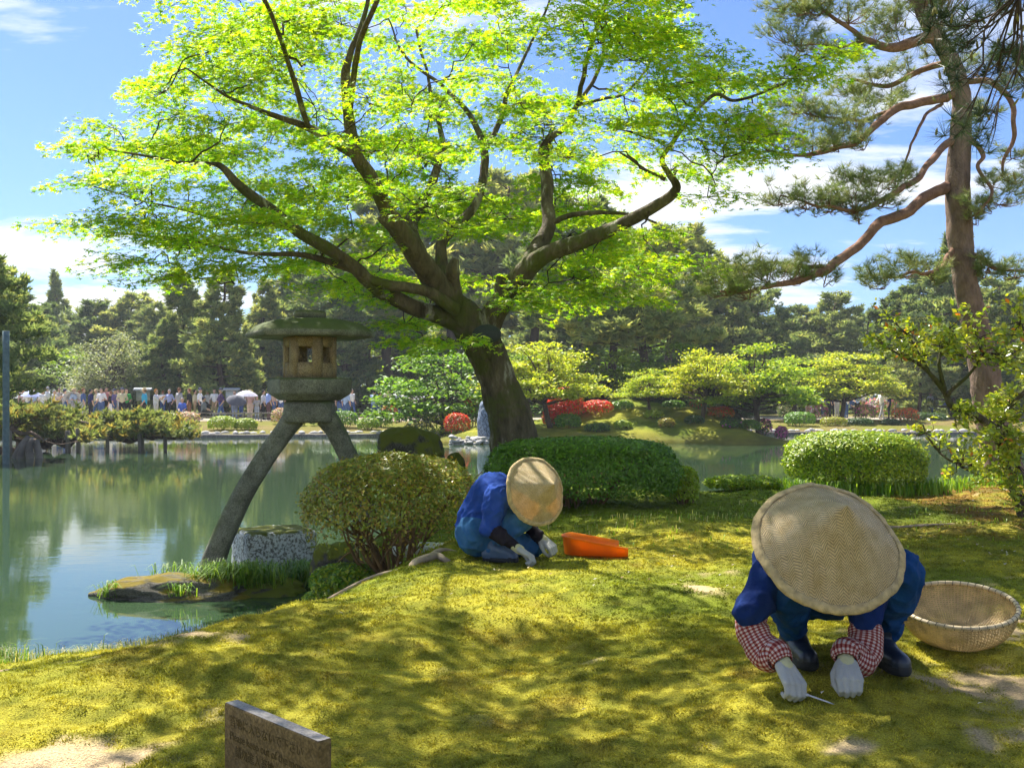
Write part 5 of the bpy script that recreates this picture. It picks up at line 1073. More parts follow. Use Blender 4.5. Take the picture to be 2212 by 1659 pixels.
sm_ = math_node(nt, 'MULTIPLY', math_node(nt, 'ADD', fa, fb), 0.5); nt.links.new(ramp(nt, sm_, [(0.0, (0.56, 0.48, 0.45)), (0.5, (0.36, 0.13, 0.11)), (1.0, (0.17, 0.022, 0.022))], 'CONSTANT'), p.inputs['Base Color'])
for e_, pos in zip(nt.nodes['Color Ramp'].color_ramp.elements, (0.0, 0.3, 0.8)): e_.position = pos
p.inputs['Roughness'].default_value = 0.9; p.inputs['Specular IOR Level'].default_value = 0.1; M['gingham'] = m
def sleeve(parent, base, rows, mat, name='sleeve', wr=0.10, seed=0, checks=(20, 0.0105)):
    Q = smoothpath(np.array(rows, float), 60); T, U, B = frames(Q[:, :3]); seg = 48; a = np.linspace(0, 2 * np.pi, seg, endpoint=False)
    D = np.cos(a)[None, :, None] * U[:, None] + np.sin(a)[None, :, None] * B[:, None]; L = np.concatenate([[0], np.cumsum(np.linalg.norm(np.diff(Q[:, :3], axis=0), axis=1))])
    w = wr * (np.sin(L[:, None] * 95 + 1.5 * np.sin(a * 2 + seed)[None] + seed) * 0.35 + 1.4 * (noise((Q[:, None, :3] + D * 0.05).reshape(-1, 3), 26, seed, 2).reshape(60, seg) - 0.5))
    endf = np.clip(np.minimum(L, L[-1] - L) / 0.02, 0, 1)[:, None]; pl = 0.06 * np.sin(a * 14)[None] * np.clip(1 - (L[-1] - L)[:, None] / 0.05, 0, 1)
    V = (Q[:, None, :3] + D * (Q[:, 3][:, None] * (1 + w * endf + pl))[..., None]).reshape(-1, 3)
    i = np.arange(59)[:, None] * (seg + 1); V2 = V.reshape(60, seg, 3); V2 = np.concatenate([V2, V2[:, :1]], 1).reshape(-1, 3)
    uv = np.stack([np.repeat(np.linspace(0, checks[0], seg + 1)[None], 60, 0), np.repeat((L / checks[1])[:, None], seg + 1, 1)], -1).reshape(-1, 2)
    j = np.arange(seg)[None]; F = np.stack([i + j, i + j + 1, i + seg + 1 + j + 1, i + seg + 1 + j], -1).reshape(-1, 4)
    o = mk(name, V2, F, mat, parent, base, smooth=True, uv=uv); so = o.modifiers.new('solid', 'SOLIDIFY'); so.thickness = 0.003; return o
def hand_caps(closed=1.0):
    c = [((0, -0.035, 0), 0.028, (0, 0.012, 0), 0.030, 1)]; ks = (0.034, 0.0118, -0.0115, -0.034); ln = (0.92, 1.0, 0.95, 0.8)
    for k, l in zip(ks, ln):
        kn = (k, 0.088 + 0.006 * l, 0.004); c.append(((k * 0.55, 0.015, 0), 0.02, kn, 0.0135, 0))
        p1 = (k * 0.95, kn[1] + 0.034 * l, -0.016 * closed); p2 = (k * 0.88, p1[1] - 0.006, p1[2] - 0.027 * l); p3 = (k * 0.8, p2[1] - 0.022 * l, p2[2] - 0.006)
        c += [(kn, 0.0115, p1, 0.0095, 0), (p1, 0.0095, p2, 0.0088, 0), (p2, 0.0088, p3, 0.0078, 0)]
    c += [((0.022, 0.01, -0.006), 0.018, (0.046, 0.048, -0.018), 0.0135, 0), ((0.046, 0.048, -0.018), 0.013, (0.046, 0.082, -0.032), 0.0115, 0), ((0.046, 0.082, -0.032), 0.0112, (0.034, 0.104, -0.042), 0.0095, 0)]
    return c
def glove(parent, base, wrist, toward, thumb, mirror=False, scale=1.0, mats=('glove', 'glove_cuff')):
    y = unit(np.asarray(toward, float)); x = np.asarray(thumb, float); x = unit(x - y * np.dot(x, y)); z = np.cross(x, y) * (-1 if mirror else 1)
    me = blob('glove', hand_caps(), 0.0031, [M[mats[0]], M[mats[1]]], 4); co = np.zeros(len(me.vertices) * 3); me.vertices.foreach_get('co', co); co = co.reshape(-1, 3) * scale
    co = np.asarray(wrist) + co[:, :1] * x + co[:, 1:2] * y + co[:, 2:3] * z - np.asarray(base); me.vertices.foreach_set('co', co.ravel())
    if mirror: me.flip_normals()
    me.update(); return link('glove', me, parent)
def boot(parent, base, heel, toe, shaft_top, mat, r=0.055):
    heel, toe, st = (np.asarray(v, float) for v in (heel, toe, shaft_top)); f = unit(toe - heel); ank = heel + f * 0.05 + np.array([0, 0, 0.075])
    caps = [(heel + np.array([0, 0, 0.045]), 0.043, heel + f * 0.10 + np.array([0, 0, 0.048]), 0.046, 0), (heel + f * 0.10 + np.array([0, 0, 0.046]), 0.045, toe - f * 0.045 + np.array([0, 0, 0.036]), 0.038, 0), (ank, 0.052, st, r, 0), (heel + f * 0.06 + np.array([0, 0, 0.07]), 0.05, heel + f * 0.13 + np.array([0, 0, 0.052]), 0.042, 0),
            (heel + np.array([0, 0, 0.014]), 0.036, toe - f * 0.04 + np.array([0, 0, 0.014]), 0.036, 1)]
    side = unit(np.cross(f, [0, 0, 1.0]))
    for s in (-1, 1): caps += [(heel + f * 0.01 + side * 0.012 * s + np.array([0, 0, 0.012]), 0.026, toe - f * 0.05 + side * 0.014 * s + np.array([0, 0, 0.012]), 0.03, 1)]
    me = blob('boot', caps, 0.006, [M[mat], M['sole']], 5); co = np.zeros(len(me.vertices) * 3); me.vertices.foreach_get('co', co); co = co.reshape(-1, 3)
    co[:, 2] = np.maximum(co[:, 2], min(heel[2], toe[2]) - 0.004); me.vertices.foreach_set('co', (co - base).ravel()); me.update(); return link('boot', me, parent)
M['sole'] = plain('sole', (0.02, 0.022, 0.026), 0.7, 0.3)

def to_base(me, base):
    co = np.zeros(len(me.vertices) * 3); me.vertices.foreach_get('co', co); me.vertices.foreach_set('co', (co.reshape(-1, 3) - np.asarray(base)).ravel()); me.update(); return me
# --- gardener in the foreground
wL = np.array([*W(1692, 1434, 3.42)[:2], gz(0.95, 3.35) + 0.115]); wR = np.array([*W(1828, 1452, 3.42)[:2], gz(1.13, 3.35) + 0.108]); tL = unit(np.array([0.16, -0.70, -0.48])); tR = unit(np.array([-0.14, -0.74, -0.42]))
g0 = gz(1.2, 3.6); gb = np.array([1.22, 3.75, g0])
gar = tag(empty('person', gb), 'gardener in a wide woven hat with red checked sleeves crouching beside the basket', 'person')
HIP = np.array([1.24, 4.02, g0 + 0.25]); CH = np.array([1.19, 3.70, g0 + 0.47]); NK = np.array([1.14, 3.56, g0 + 0.54]); HD = np.array([1.095, 3.49, g0 + 0.53])
SL, SR = np.array([1.0, 3.64, g0 + 0.47]), np.array([1.31, 3.66, g0 + 0.45]); EL, ER = W(1622, 1335, 3.52), W(1868, 1352, 3.52)
KL, KR = np.array([0.985, 3.56, g0 + 0.30]), np.array([1.385, 3.56, g0 + 0.365]); AL, AR = np.array([1.06, 3.76, g0 + 0.12]), np.array([1.40, 3.72, g0 + 0.12])
caps = [(HIP + [-0.07, 0, 0], 0.145, HIP + [0.07, 0, 0], 0.145, 1), (HIP + [0, -0.05, 0.06], 0.15, CH, 0.155, 0), (CH + [-0.07, 0, 0], 0.11, CH + [0.06, 0, 0], 0.11, 0), (CH, 0.14, NK, 0.07, 0), (SL, 0.08, SR, 0.08, 0),
        (NK, 0.055, HD, 0.06, 2), (HD + [0, 0.03, 0.0], 0.095, HD + [0, -0.05, -0.01], 0.085, 3), (HD + [0, -0.02, -0.06], 0.07, HD + [0, -0.03, -0.09], 0.05, 2),
        (SL, 0.078, EL + [0.005, 0.0, 0.03], 0.062, 0), (SR, 0.075, ER + [0.01, 0.02, 0.03], 0.058, 0),
        (EL + [0, 0.02, 0], 0.028, W(1660, 1414, 3.48), 0.024, 2), (W(1660, 1414, 3.48), 0.024, wL - tL * 0.02, 0.018, 2), (ER + [0.0, 0.02, 0.0], 0.028, W(1860, 1420, 3.49), 0.024, 2), (W(1860, 1420, 3.49), 0.024, wR - tR * 0.02, 0.018, 2),
        (HIP + [-0.09, 0, 0], 0.115, KL, 0.078, 1), (HIP + [0.08, 0, 0], 0.11, KR, 0.074, 1), (KL, 0.078, KL * 0.45 + AL * 0.55, 0.062, 1), (KR, 0.08, KR * 0.5 + AR * 0.5, 0.07, 1), (KL * 0.5 + AL * 0.5, 0.05, AL, 0.045, 1), (KR * 0.5 + AR * 0.5, 0.05, AR, 0.045, 1)]
me = blob('body', caps, 0.0085, [M['jacket'], M['jeans'], M['skin'], M['hair']], 5, 0.022, 5); link('body', to_base(me, gb), gar)
boot(gar, gb, (1.075, 3.86, g0), (1.085, 3.60, g0), (1.05, 3.74, g0 + 0.19), 'boot'); boot(gar, gb, (1.375, 3.80, g0), (1.40, 3.53, g0), (1.41, 3.68, g0 + 0.215), 'boot', 0.058)
def WR(px, py, d, r): return list(W(px, py, d)) + [r]
sleeve(gar, gb, [WR(1628, 1318, 3.56, 0.052), WR(1622, 1350, 3.54, 0.058), WR(1638, 1386, 3.51, 0.058), WR(1660, 1414, 3.48, 0.062), [*(wL - tL * 0.035 + [-0.006, 0, 0.004]), 0.050], [*(wL - tL * 0.004), 0.036]], M['gingham'], seed=1)
sleeve(gar, gb, [WR(1868, 1332, 3.56, 0.050), WR(1870, 1360, 3.54, 0.058), WR(1868, 1395, 3.51, 0.062), WR(1856, 1424, 3.48, 0.062), [*(wR - tR * 0.035 + [0.006, 0, 0.004]), 0.052], [*(wR - tR * 0.004), 0.037]], M['gingham'], seed=4)
glove(gar, gb, wL, tL, (0.9, 0.2, -0.2), mirror=True, scale=0.98)
glove(gar, gb, wR, tR, (-0.9, 0.15, 0.0), scale=0.98)
straw_hat(gar, gb, W(1788, 1179, 3.42), (0.035, -0.74, 0.66), 0.260, 0.24, 0.25, 1)
kn = Acc(); P0, P1 = wL + tL * 0.075 + np.array([0.0, 0, -0.035]), wL + tL * 0.095 + np.array([0.045, -0.01, -0.03]); P2 = np.array([P1[0] + 0.075, P1[1] - 0.03, gz(P1[0] + 0.075, P1[1] - 0.03) + 0.004]); acc_tube(kn, smoothpath([P0, (P0 + P1) / 2, P1], 5), [0.005, 0.006, 0.006, 0.006, 0.004], seg=8); acc_tube(kn, smoothpath([P1, (P1 + P2) / 2, P2], 6), [0.0035, 0.0035, 0.003, 0.003, 0.0025, 0.0008], seg=6)
tag(kn.build('weeding_pick', plain('steel', (0.5, 0.5, 0.5), 0.3, 0.6), base=P1, smooth=True), 'thin steel weeding pick in the gloved hand of the foreground gardener', 'tool')

# --- gardener farther back
def Z(zx, zy_, d): return W(975 + zx / 5.373, 960.5 + zy_ / 5.373, d)
g1 = gz(-0.05, 6.45); b2 = np.array([-0.15, 6.5, g1]); ga2 = tag(empty('person', b2), 'crouching gardener in a blue top and conical hat by the orange scoop', 'person')
D0 = 6.42; hip = Z(320, 1010, D0 + .05); ch = Z(500, 600, D0 + .02); nk = Z(680, 560, D0 - .04); hd = Z(850, 600, D0 - .06)
sh1, sh2 = Z(540, 600, D0 - .16), Z(600, 560, D0 + .17); el1 = Z(440, 960, D0 - .2); wr1 = Z(760, 1190, D0 - .26); el2 = Z(880, 900, D0 + .12); wr2 = Z(1030, 1085, D0 + .02)
kn1, an1 = Z(800, 880, D0 - .10), Z(490, 1215, D0 - .10); kn2, an2 = Z(960, 1190, D0 + .08), Z(560, 1260, D0 + .2)
caps = [(hip + [0, -.06, 0], 0.145, hip + [0, .06, 0], 0.145, 1), (hip + [0.0, 0, 0.05], 0.15, ch, 0.155, 0), (ch, 0.145, nk, 0.07, 0), (sh1, 0.075, sh2, 0.075, 0), (nk, 0.055, hd, 0.06, 2), (hd, 0.085, hd + [0.05, -0.03, -0.02], 0.08, 3),
        (sh1, 0.08, el1, 0.06, 0), (sh2, 0.08, el2, 0.055, 0), (el1, 0.05, wr1, 0.034, 4), (el2, 0.045, wr2, 0.034, 4), (hip + [0, -.07, 0], 0.115, kn1, 0.075, 1), (hip + [0.05, .07, -.05], 0.11, kn2, 0.07, 1), (kn1, 0.072, an1, 0.05, 1), (kn2, 0.065, an2, 0.05, 1)]
me = blob('body', caps, 0.009, [M['jacket2'], M['jeans2'], M['skin'], M['hair'], M['dark_sleeve']], 5, 0.020, 9); link('body', to_base(me, b2), ga2)
boot(ga2, b2, np.array([*Z(425, 1320, D0 - .1)[:2], g1]), np.array([*Z(790, 1300, D0 - .16)[:2], g1]), an1 + [0, 0, 0.02], 'boot2', 0.052)
boot(ga2, b2, np.array([*Z(330, 1250, D0 + .22)[:2], g1]), np.array([*Z(640, 1250, D0 + .2)[:2], g1]), an2 + [0, 0, 0.05], 'boot2', 0.05)
glove(ga2, b2, wr1 + [0.01, -0.01, -0.008], (0.7, -0.3, -0.42), (0.3, 0.6, -0.2), mirror=True); glove(ga2, b2, wr2 + [0.01, 0, 0], (0.55, -0.3, -0.5), (-0.5, -0.6, -0.1))
straw_hat(ga2, b2, Z(975, 540, D0 - .14), (0.50, -0.70, 0.26), 0.222, 0.205, 0.7, 4)

# ------------------------------------------------------------------ far trees (prototypes, then copies)
T6 = [tuft_template(9, 20 + k, 0.15, 0.5) for k in range(3)]
PN = [(0.22, 0.29, 0.11), (0.29, 0.36, 0.13), (0.17, 0.235, 0.095), (0.37, 0.40, 0.14)]
def far_pine(seed, H, style):
    r = np.random.default_rng(seed); root_ = empty('pine_tree'); root_['category'] = 'tree'; bk, lv = Acc(), Acc()
    lean = r.normal(0, 0.05, 2) * H; n = 12; t = np.linspace(0, 1, n)
    P = np.column_stack([lean[0] * t ** 1.5 + 0.02 * H * np.sin(t * 7 + seed), lean[1] * t ** 1.5 + 0.02 * H * np.cos(t * 6 + seed), t * H * 0.96]); P[0, 2] = -0.3
    V, F = tube(P, H * 0.020 * (1 - t * 0.85) + 0.01, 9, 0.15, seed, nscale=2); mk('trunk', V, F, M['bark_far'], root_, smooth=True)
    if style == 'pine': lo, nb_, L = 0.38, 34, lambda h: H * 0.27 * (1 - 0.65 * ((h - 0.38) / 0.62) ** 1.5) * r.uniform(0.6, 1.15)
    elif style == 'fir': lo, nb_, L = 0.06, 58, lambda h: H * 0.26 * (1.08 - h) ** 0.75 * r.uniform(0.65, 1.15)
    elif style == 'wide': lo, nb_, L = 0.28, 36, lambda h: H * 0.42 * (1 - 0.6 * ((h - 0.28) / 0.72) ** 2) * r.uniform(0.6, 1.1)
    else: lo, nb_, L = 0.25, 36, lambda h: H * 0.22 * (1.06 - h) * r.uniform(0.8, 1.1)
    for k in range(nb_):
        h = lo + (1 - lo) * ((k + r.uniform(0, 0.9)) / nb_); a = k * 2.4 + r.normal(0, 0.4); l = L(h); i = min(int(h * (n - 1)), n - 2); st = P[i] + (P[i + 1] - P[i]) * (h * (n - 1) - i)
        up = {'pine': 0.12, 'fir': -0.05, 'wide': 0.05, 'spire': 0.12}[style]; d = np.array([math.cos(a), math.sin(a), up]); e = st + d * l
        mid = (st + e) / 2 + np.array([0, 0, 0.06 * l]); Q = smoothpath([st, mid, e], 6); acc_tube(bk, Q, np.linspace(H * 0.006, H * 0.0015, 6) * (1.2 - h * 0.6), seg=4, cap=False)
        m_ = int(78 * (l / (H * 0.25)) ** 1.2) + 12; s = r.uniform(0.3, 1.08, m_) ** 0.8; side = np.array([-d[1], d[0], 0]); w = l * 0.42 * np.sin(np.clip(s, 0.05, 1) * 2.6 + 0.25)
        C_ = st + d * (l * s)[:, None] + side * (r.uniform(-1, 1, m_) * w)[:, None] + np.column_stack([np.zeros(m_), np.zeros(m_), r.normal(0.3, 0.5, m_) * 0.035 * H + 0.03 * l])
        tv, tf = T6[k % 3]; V, F, c = scatter(tv, tf, C_, r.normal(0, 0.3, (m_, 3)) + [0, 0, 1], d + r.normal(0, 0.6, (m_, 3)), H * 0.040 * r.uniform(0.7, 1.25, m_), palette(m_, PN, r)); lv.add(V, F, c)
    tag(bk.build('branches', M['bark_far'], root_), kind='stuff'); tag(lv.build('crown', M['needle_far'], root_), kind='stuff'); root_['H'] = H; return root_
def far_leafy(seed, H, cols, style='maple', leaf=0.17, npad=52, nl=120):
    r = np.random.default_rng(seed); root_ = empty('leafy_tree'); root_['category'] = 'tree'; lv, bk = Acc(), Acc(); lean = r.choice([-1, 1]) * r.uniform(0.05, 0.14)
    P = smoothpath([(0, 0, -0.2), (lean * H * 0.4, 0, 0.18 * H), (lean * H * 0.7, 0.02 * H, 0.38 * H), (lean * H, 0, 0.55 * H)], 10); V, F = tube(P, np.linspace(0.03, 0.012, 10) * H, 9, 0.2, seed, nscale=3); mk('trunk', V, F, M['bark_far'], root_, smooth=True)
    W_ = 0.52 if style == 'maple' else 0.55
    for k in range(npad):
        a = r.uniform(0, 6.28); q = math.sqrt(r.uniform(0.02, 1)); x, y = W_ * H * q * math.cos(a) + lean * H * 0.7, W_ * H * q * math.sin(a)
        top = 0.98 * H * (1 - 0.62 * q ** 2.2); z = r.uniform(0.34 * H, top) if style == 'maple' else r.uniform(0.12 * H, top)
        c = np.array([x, y, z]); st = P[r.integers(4, 10)]; acc_tube(bk, smoothpath([st, (st + c) / 2 + r.normal(0, 0.04 * H, 3), c], 5), np.linspace(0.011, 0.003, 5) * H, seg=4, cap=False)
        pr = H * r.uniform(0.10, 0.18); n = nl; u = r.normal(0, 0.5, (n, 3)) * pr; u[:, 2] *= 0.28 if style == 'maple' else 0.7
        V, F, cc = scatter(LEAF_V, LEAF_F, c + u, r.normal(0, 0.45, (n, 3)) + [0, 0, 1], r.normal(0, 1, (n, 3)), leaf * r.uniform(0.6, 1.2, n), palette(n, cols, r) * r.uniform(0.85, 1.15)); lv.add(V, F, cc)
    tag(bk.build('branches', M['bark_far'], root_), kind='stuff'); tag(lv.build('crown', M['leaf_far'], root_), kind='stuff'); root_['H'] = H; return root_
LM = [(0.38, 0.47, 0.04), (0.30, 0.42, 0.03), (0.46, 0.50, 0.07), (0.23, 0.35, 0.025)]; LG = [(0.20, 0.32, 0.03), (0.15, 0.26, 0.025), (0.27, 0.37, 0.04)]; LS = [(0.24, 0.28, 0.16), (0.16, 0.20, 0.09), (0.32, 0.34, 0.22)]; LD_ = [(0.05, 0.10, 0.02), (0.07, 0.13, 0.025)]
proto = {'pine': [far_pine(s, 12.0, 'pine') for s in (1, 2, 3, 4)], 'fir': [far_pine(s, 11.0, 'fir') for s in (11, 12)], 'wide': [far_pine(s, 8.0, 'wide') for s in (21, 22)], 'spire': [far_pine(31, 14.0, 'spire')],
         'maple': [far_leafy(s, 4.5, LM, 'maple', 0.19, 70, 170) for s in (41, 42, 43)], 'green': [far_leafy(s, 5.0, LG, 'maple', 0.2, 66, 150) for s in (51, 52)], 'silver': [far_leafy(61, 6.0, LS, 'round', 0.2, 100, 170)], 'dark': [far_leafy(71, 3.5, LD_, 'round', 0.15, 60, 110)]}
used = set()
def place(kind, px, top, d, label, group=None, z=None, var=0, sx=1.0, name=None):
    pl = proto[kind]; p = pl[var % len(pl)]; x = (px - CX) / F_PX * d
    if z is None: z = iz(x, d) if (d < 48 and -3 < x < 11) else (bz(x, d))
    h = (CAMZ - (top - HZ) / F_PX * d) - z; s = h / p['H']
    if p.name in used: o = copy_tree(p)
    else: o = p; used.add(p.name)
    if name: o.name = name
    o.location = (x, d, z); o.scale = (s * sx, s * sx, s); o.rotation_euler = (0, 0, (px * 1.7 + d) % 6.28)
    tag(o, label, 'tree', group); return o
FB = 'pines on the far bank'
place('spire', 128, 585, 104, 'dark spire-shaped conifer standing above the far wood, alone against the clouds')
far_list = [('pine', 15, 600, 70, 'pine at the left edge of the picture behind the support pole'), ('wide', 60, 655, 84, 'rounded pine left of the silver leafed tree'), ('pine', 195, 645, 92, 'hazy pine rising above the silver leafed tree'), ('pine', 268, 632, 94, 'tallest of the hazy pines above the silver leafed tree'), ('pine', 330, 655, 90, 'hazy pine between the silver leafed tree and the layered conifers'),
 ('fir', 395, 578, 66, 'layered blue green conifer nearest the silver leafed tree'), ('fir', 482, 572, 63, 'tall layered conifer with a red brown trunk behind the striped shirt man'), ('fir', 350, 690, 64, 'shorter layered conifer beside the silver leafed tree'), ('fir', 560, 600, 70, 'layered conifer just left of the lantern roof'), ('fir', 625, 570, 74, 'layered conifer directly behind the lantern roof'),
 ('pine', 700, 545, 72, 'dark pine seen right above the lantern finial'), ('fir', 745, 585, 66, 'dark conifer between the lantern and the maple trunk'), ('wide', 800, 505, 78, 'wide pine behind the left limbs of the maple'), ('pine', 850, 415, 74, 'high pine seen through the left half of the maple crown'), ('pine', 965, 390, 76, 'high pine seen through the middle of the maple crown'), ('pine', 1060, 375, 72, 'highest pine behind the fork of the maple'), ('pine', 1150, 405, 76, 'high pine behind the upright limb of the maple'),
 ('pine', 1250, 425, 50, 'thick trunked pine on the far side of the island'), ('pine', 1335, 465, 78, 'pine behind the long right limb of the maple'), ('pine', 1385, 485, 48, 'slender dark trunked pine on the island crest'), ('pine', 1450, 495, 70, 'broad pine just right of the maple crown'), ('fir', 1510, 600, 74, 'conifer behind the island maples'), ('fir', 1575, 610, 72, 'layered conifer right of the maple crown over the pine bough'), ('wide', 1640, 625, 76, 'flat layered pine above the lime maples'),
 ('pine', 1700, 690, 86, 'distant rounded pine left of the lone tall pine'), ('pine', 1742, 668, 80, 'dense pine next to the lone tall pine'), ('pine', 1795, 628, 78, 'lone tall pine with an open crown and red trunk'), ('pine', 1865, 672, 84, 'small dark pine right of the lone tall pine'), ('pine', 1950, 630, 64, 'grey green pine left of the red pine trunk'), ('pine', 2005, 590, 66, 'pine crown just left of the red pine trunk'), ('fir', 2050, 500, 60, 'dark conifer directly behind the red pine trunk'), ('wide', 1985, 730, 58, 'wide low pine behind the shrub leaves'), ('pine', 2185, 600, 62, 'dense pine right of the red pine trunk'), ('wide', 2140, 650, 70, 'rounded pine peeping out right of the red pine trunk'), ('fir', 2230, 700, 58, 'conifer at the right edge behind the shrub')]
for k, (kd, px, top, d, lab) in enumerate(far_list): place(kd, px, top, d, lab, FB, var=k, sx=1.35 if kd == 'pine' else 1.2)
low = [(900, 700, 84, 'behind the drooping left limb of the big maple'), (1000, 690, 84, 'right behind the fork of the big maple'), (1420, 640, 88, 'behind the slender island pine'), (1180, 640, 88, 'above the yellow green maple by the big trunk'), (560, 720, 84, 'left of the lantern fire box'), (660, 730, 84, 'hidden behind the lantern fire box'), (460, 720, 84, 'behind the striped shirt man'), (1600, 730, 88, 'above the widest lime maple'), (1680, 750, 80, 'over the tip of the island'), (1780, 750, 78, 'behind the lone lime maple'), (1900, 760, 76, 'above the wide rose azalea'), (2080, 760, 72, 'behind the red pine trunk'), (90, 740, 76, 'left of the silver leafed tree'), (330, 740, 80, 'between the silver leafed tree and the conifers'), (760, 730, 84, 'between the lantern and the big maple'), (0, 740, 66, 'behind the tall grey pole'), (2190, 770, 66, 'at the right edge behind the glossy shrub')]
for k, (px, top, d, where) in enumerate(low):
    place('wide' if k % 2 else 'green', px, top, d, ('low dark pine ' if k % 2 else 'low green tree ') + where, 'low trees at the foot of the far pines', var=k, sx=1.5)
place('silver', 235, 716, 64, 'rounded silver green broadleaf tree behind the crowd', sx=0.95)
MB = 'lime green maples on the island'
place('green', 950, 742, 45.5, 'leaning light green maple left of the big maple trunk, in front of the strolling visitors', MB, var=0, sx=1.25)
place('maple', 1190, 722, 40.2, 'yellow green maple directly right of the big maple trunk', MB, var=0, sx=1.15)
place('green', 1440, 735, 45.5, 'darker green leafy tree behind the island slope', MB, var=1, sx=1.3)
place('maple', 1515, 745, 39.9, 'leaning maple on the island slope beside the orange azalea', MB, var=1, sx=1.15)
place('maple', 1640, 740, 40.6, 'widest lime maple near the tip of the island', MB, var=2, sx=1.2)
place('maple', 1815, 745, 55.0, 'lime maple alone on the far bank right of the island', MB, var=0, sx=1.25)
place('maple', 1130, 760, 46.0, 'half hidden lime maple behind the big trunk', MB, var=2)
place('maple', 1405, 790, 41.2, 'lime maple on the middle of the island slope', MB, var=1, sx=1.2)
place('maple', 1715, 770, 56.0, 'lime maple behind the tip of the island', MB, var=2, sx=1.5)
place('green', 1300, 745, 46.5, 'light green tree behind the largest red azalea', MB, var=0, sx=1.3)
place('dark', 1345, 790, 47.0, 'dark evergreen shrub tree on the island crest by the small stone lantern', 'dark shrubs on the island', sx=1.3)
place('dark', 1290, 800, 46.5, 'dark evergreen shrub tree behind the red azaleas', 'dark shrubs on the island', sx=1.2)
place('dark', 1430, 800, 45.0, 'dark evergreen shrub tree between the island pines and the leaning maple', 'dark shrubs on the island')
place('dark', 1590, 850, 43.0, 'small dark shrub under the widest lime maple', 'dark shrubs on the island')
for p in sum(proto.values(), []):
    if p.name not in used and not any(o.get('label') for o in [p]):
        for ch in list(p.children): bpy.data.objects.remove(ch, do_unlink=True)
        bpy.data.objects.remove(p, do_unlink=True)
# leafy undergrowth behind the far path
r = np.random.default_rng(6); n = 24000; x = r.uniform(-62, 66, n); y = r.uniform(69, 74, n) + 3 * np.sin(x * 0.2); hm = 0.8 + 2.6 * noise(np.column_stack([x, y * 0.3]), 0.3, 15, 3); z = bank_z(np.column_stack([x, y])) + hm * r.uniform(0, 1, n)
tn = noise(np.column_stack([x, y]), 0.25, 17, 2)[:, None]; cu = np.array([0.10, 0.15, 0.03]) * (1 - tn) + np.array([0.24, 0.32, 0.05]) * tn
V, F, c = scatter(LEAF_V, LEAF_F, np.column_stack([x, y, z]), r.normal(0, 0.6, (n, 3)) + [0, -0.3, 1], r.normal(0, 1, (n, 3)), r.uniform(0.25, 0.5, n), cu * r.uniform(0.7, 1.3, (n, 1)))
tag(mk('undergrowth', V, F, M['leaf_far'], col=c), 'leafy undergrowth at the foot of the far trees', 'undergrowth', kind='stuff')
# a distant wood that closes the view
acc = Acc(); r = np.random.default_rng(5); n = 15000
x = r.uniform(-75, 80, n); y = r.uniform(98, 128, n); hmax = 5.5 + 5.0 * noise(np.column_stack([x, y * 0.4]), 0.16, 9, 3) + 1.5 * noise(np.column_stack([x, y]), 0.6, 11); z = hmax * r.uniform(0.05, 1, n) ** 0.6
V, F, c = scatter(T6[0][0], T6[0][1], np.column_stack([x, y, z + 0.5]), r.normal(0, 0.4, (n, 3)) + [0, 0, 1], r.normal(0, 1, (n, 3)), r.uniform(0.65, 1.2, n), palette(n, PN + [(0.16, 0.2, 0.06)], r)); acc.add(V, F, c)
tag(acc.build('distant_wood', M['needle_far']), 'distant mixed wood closing the view behind the far pines', 'wood', kind='stuff')
# shrubs under the far trees
def fbush(name, px, wpx, top, bot, d, cols, label, seed, n=1500, group=None, fl=None, ff=0.0, cat='bush', leaf=None, mat='shrub', p=2.5):
    x = (px - CX) / F_PX * d; z = CAMZ - (bot - HZ) / F_PX * d; rx = wpx * 0.5 * d / F_PX; h = (bot - top) / F_PX * d
    zt_ = iz(x, d) if (d < 48 and -3 < x < 11) else bz(x, d); zz_ = CAMZ - (top - HZ) / F_PX * d; z = zt_; h = max(zz_ - zt_, 0.35)
    return bush(name, (x, d, z - 0.05), rx, rx * 0.85, max(h, 0.3), n, leaf or max(0.09, rx * 0.13), cols, label, cat, group, seed, nst=5, r0=0.02, mat=mat, low=0.0, p=p, flower=fl, ffrac=ff, inner=0.1)
SB = 'clipped bushes along the far shore'
fbush('round_bush', 481, 60, 897, 943, 46.4, YG, 'larger of the two lime clipped bushes at the far water edge', 101, 2200, SB); fbush('round_bush', 531, 46, 902, 941, 46.6, YG, 'smaller of the two lime clipped bushes at the far water edge', 102, 2000, SB)
fbush('round_bush', 745, 56, 886, 934, 48, GR, 'green clipped bush seen just right of the lantern legs', 103, 1800, SB); fbush('round_bush', 795, 46, 901, 937, 47.2, YG + GR, 'pale green clipped bush left of the mossy boulder', 104, 1600, SB); fbush('round_bush', 826, 44, 886, 926, 49, GR, 'dark green bush behind the pale clipped bush', 105, 1500, SB)
fbush('round_bush', 700, 60, 895, 925, 49, DG, 'low dark bush between the lantern legs', 106, 1200, SB); fbush('round_bush', 372, 50, 893, 925, 49, YG, 'lime bush peeping over the low pine boughs', 107, 1200, SB)
fbush('azalea', 405, 50, 888, 915, 48.5, GR, 'pale pink azalea in front of the seated man in blue', 108, 1400, fl=PINK, ff=0.7); fbush('azalea', 608, 42, 880, 912, 50, GR + OL, 'pale pink azalea under the lantern platform', 109, 1200, fl=PINK, ff=0.55); fbush('azalea', 640, 36, 893, 925, 49.0, OL, 'loose olive azalea behind the lantern leg', 110, 900)
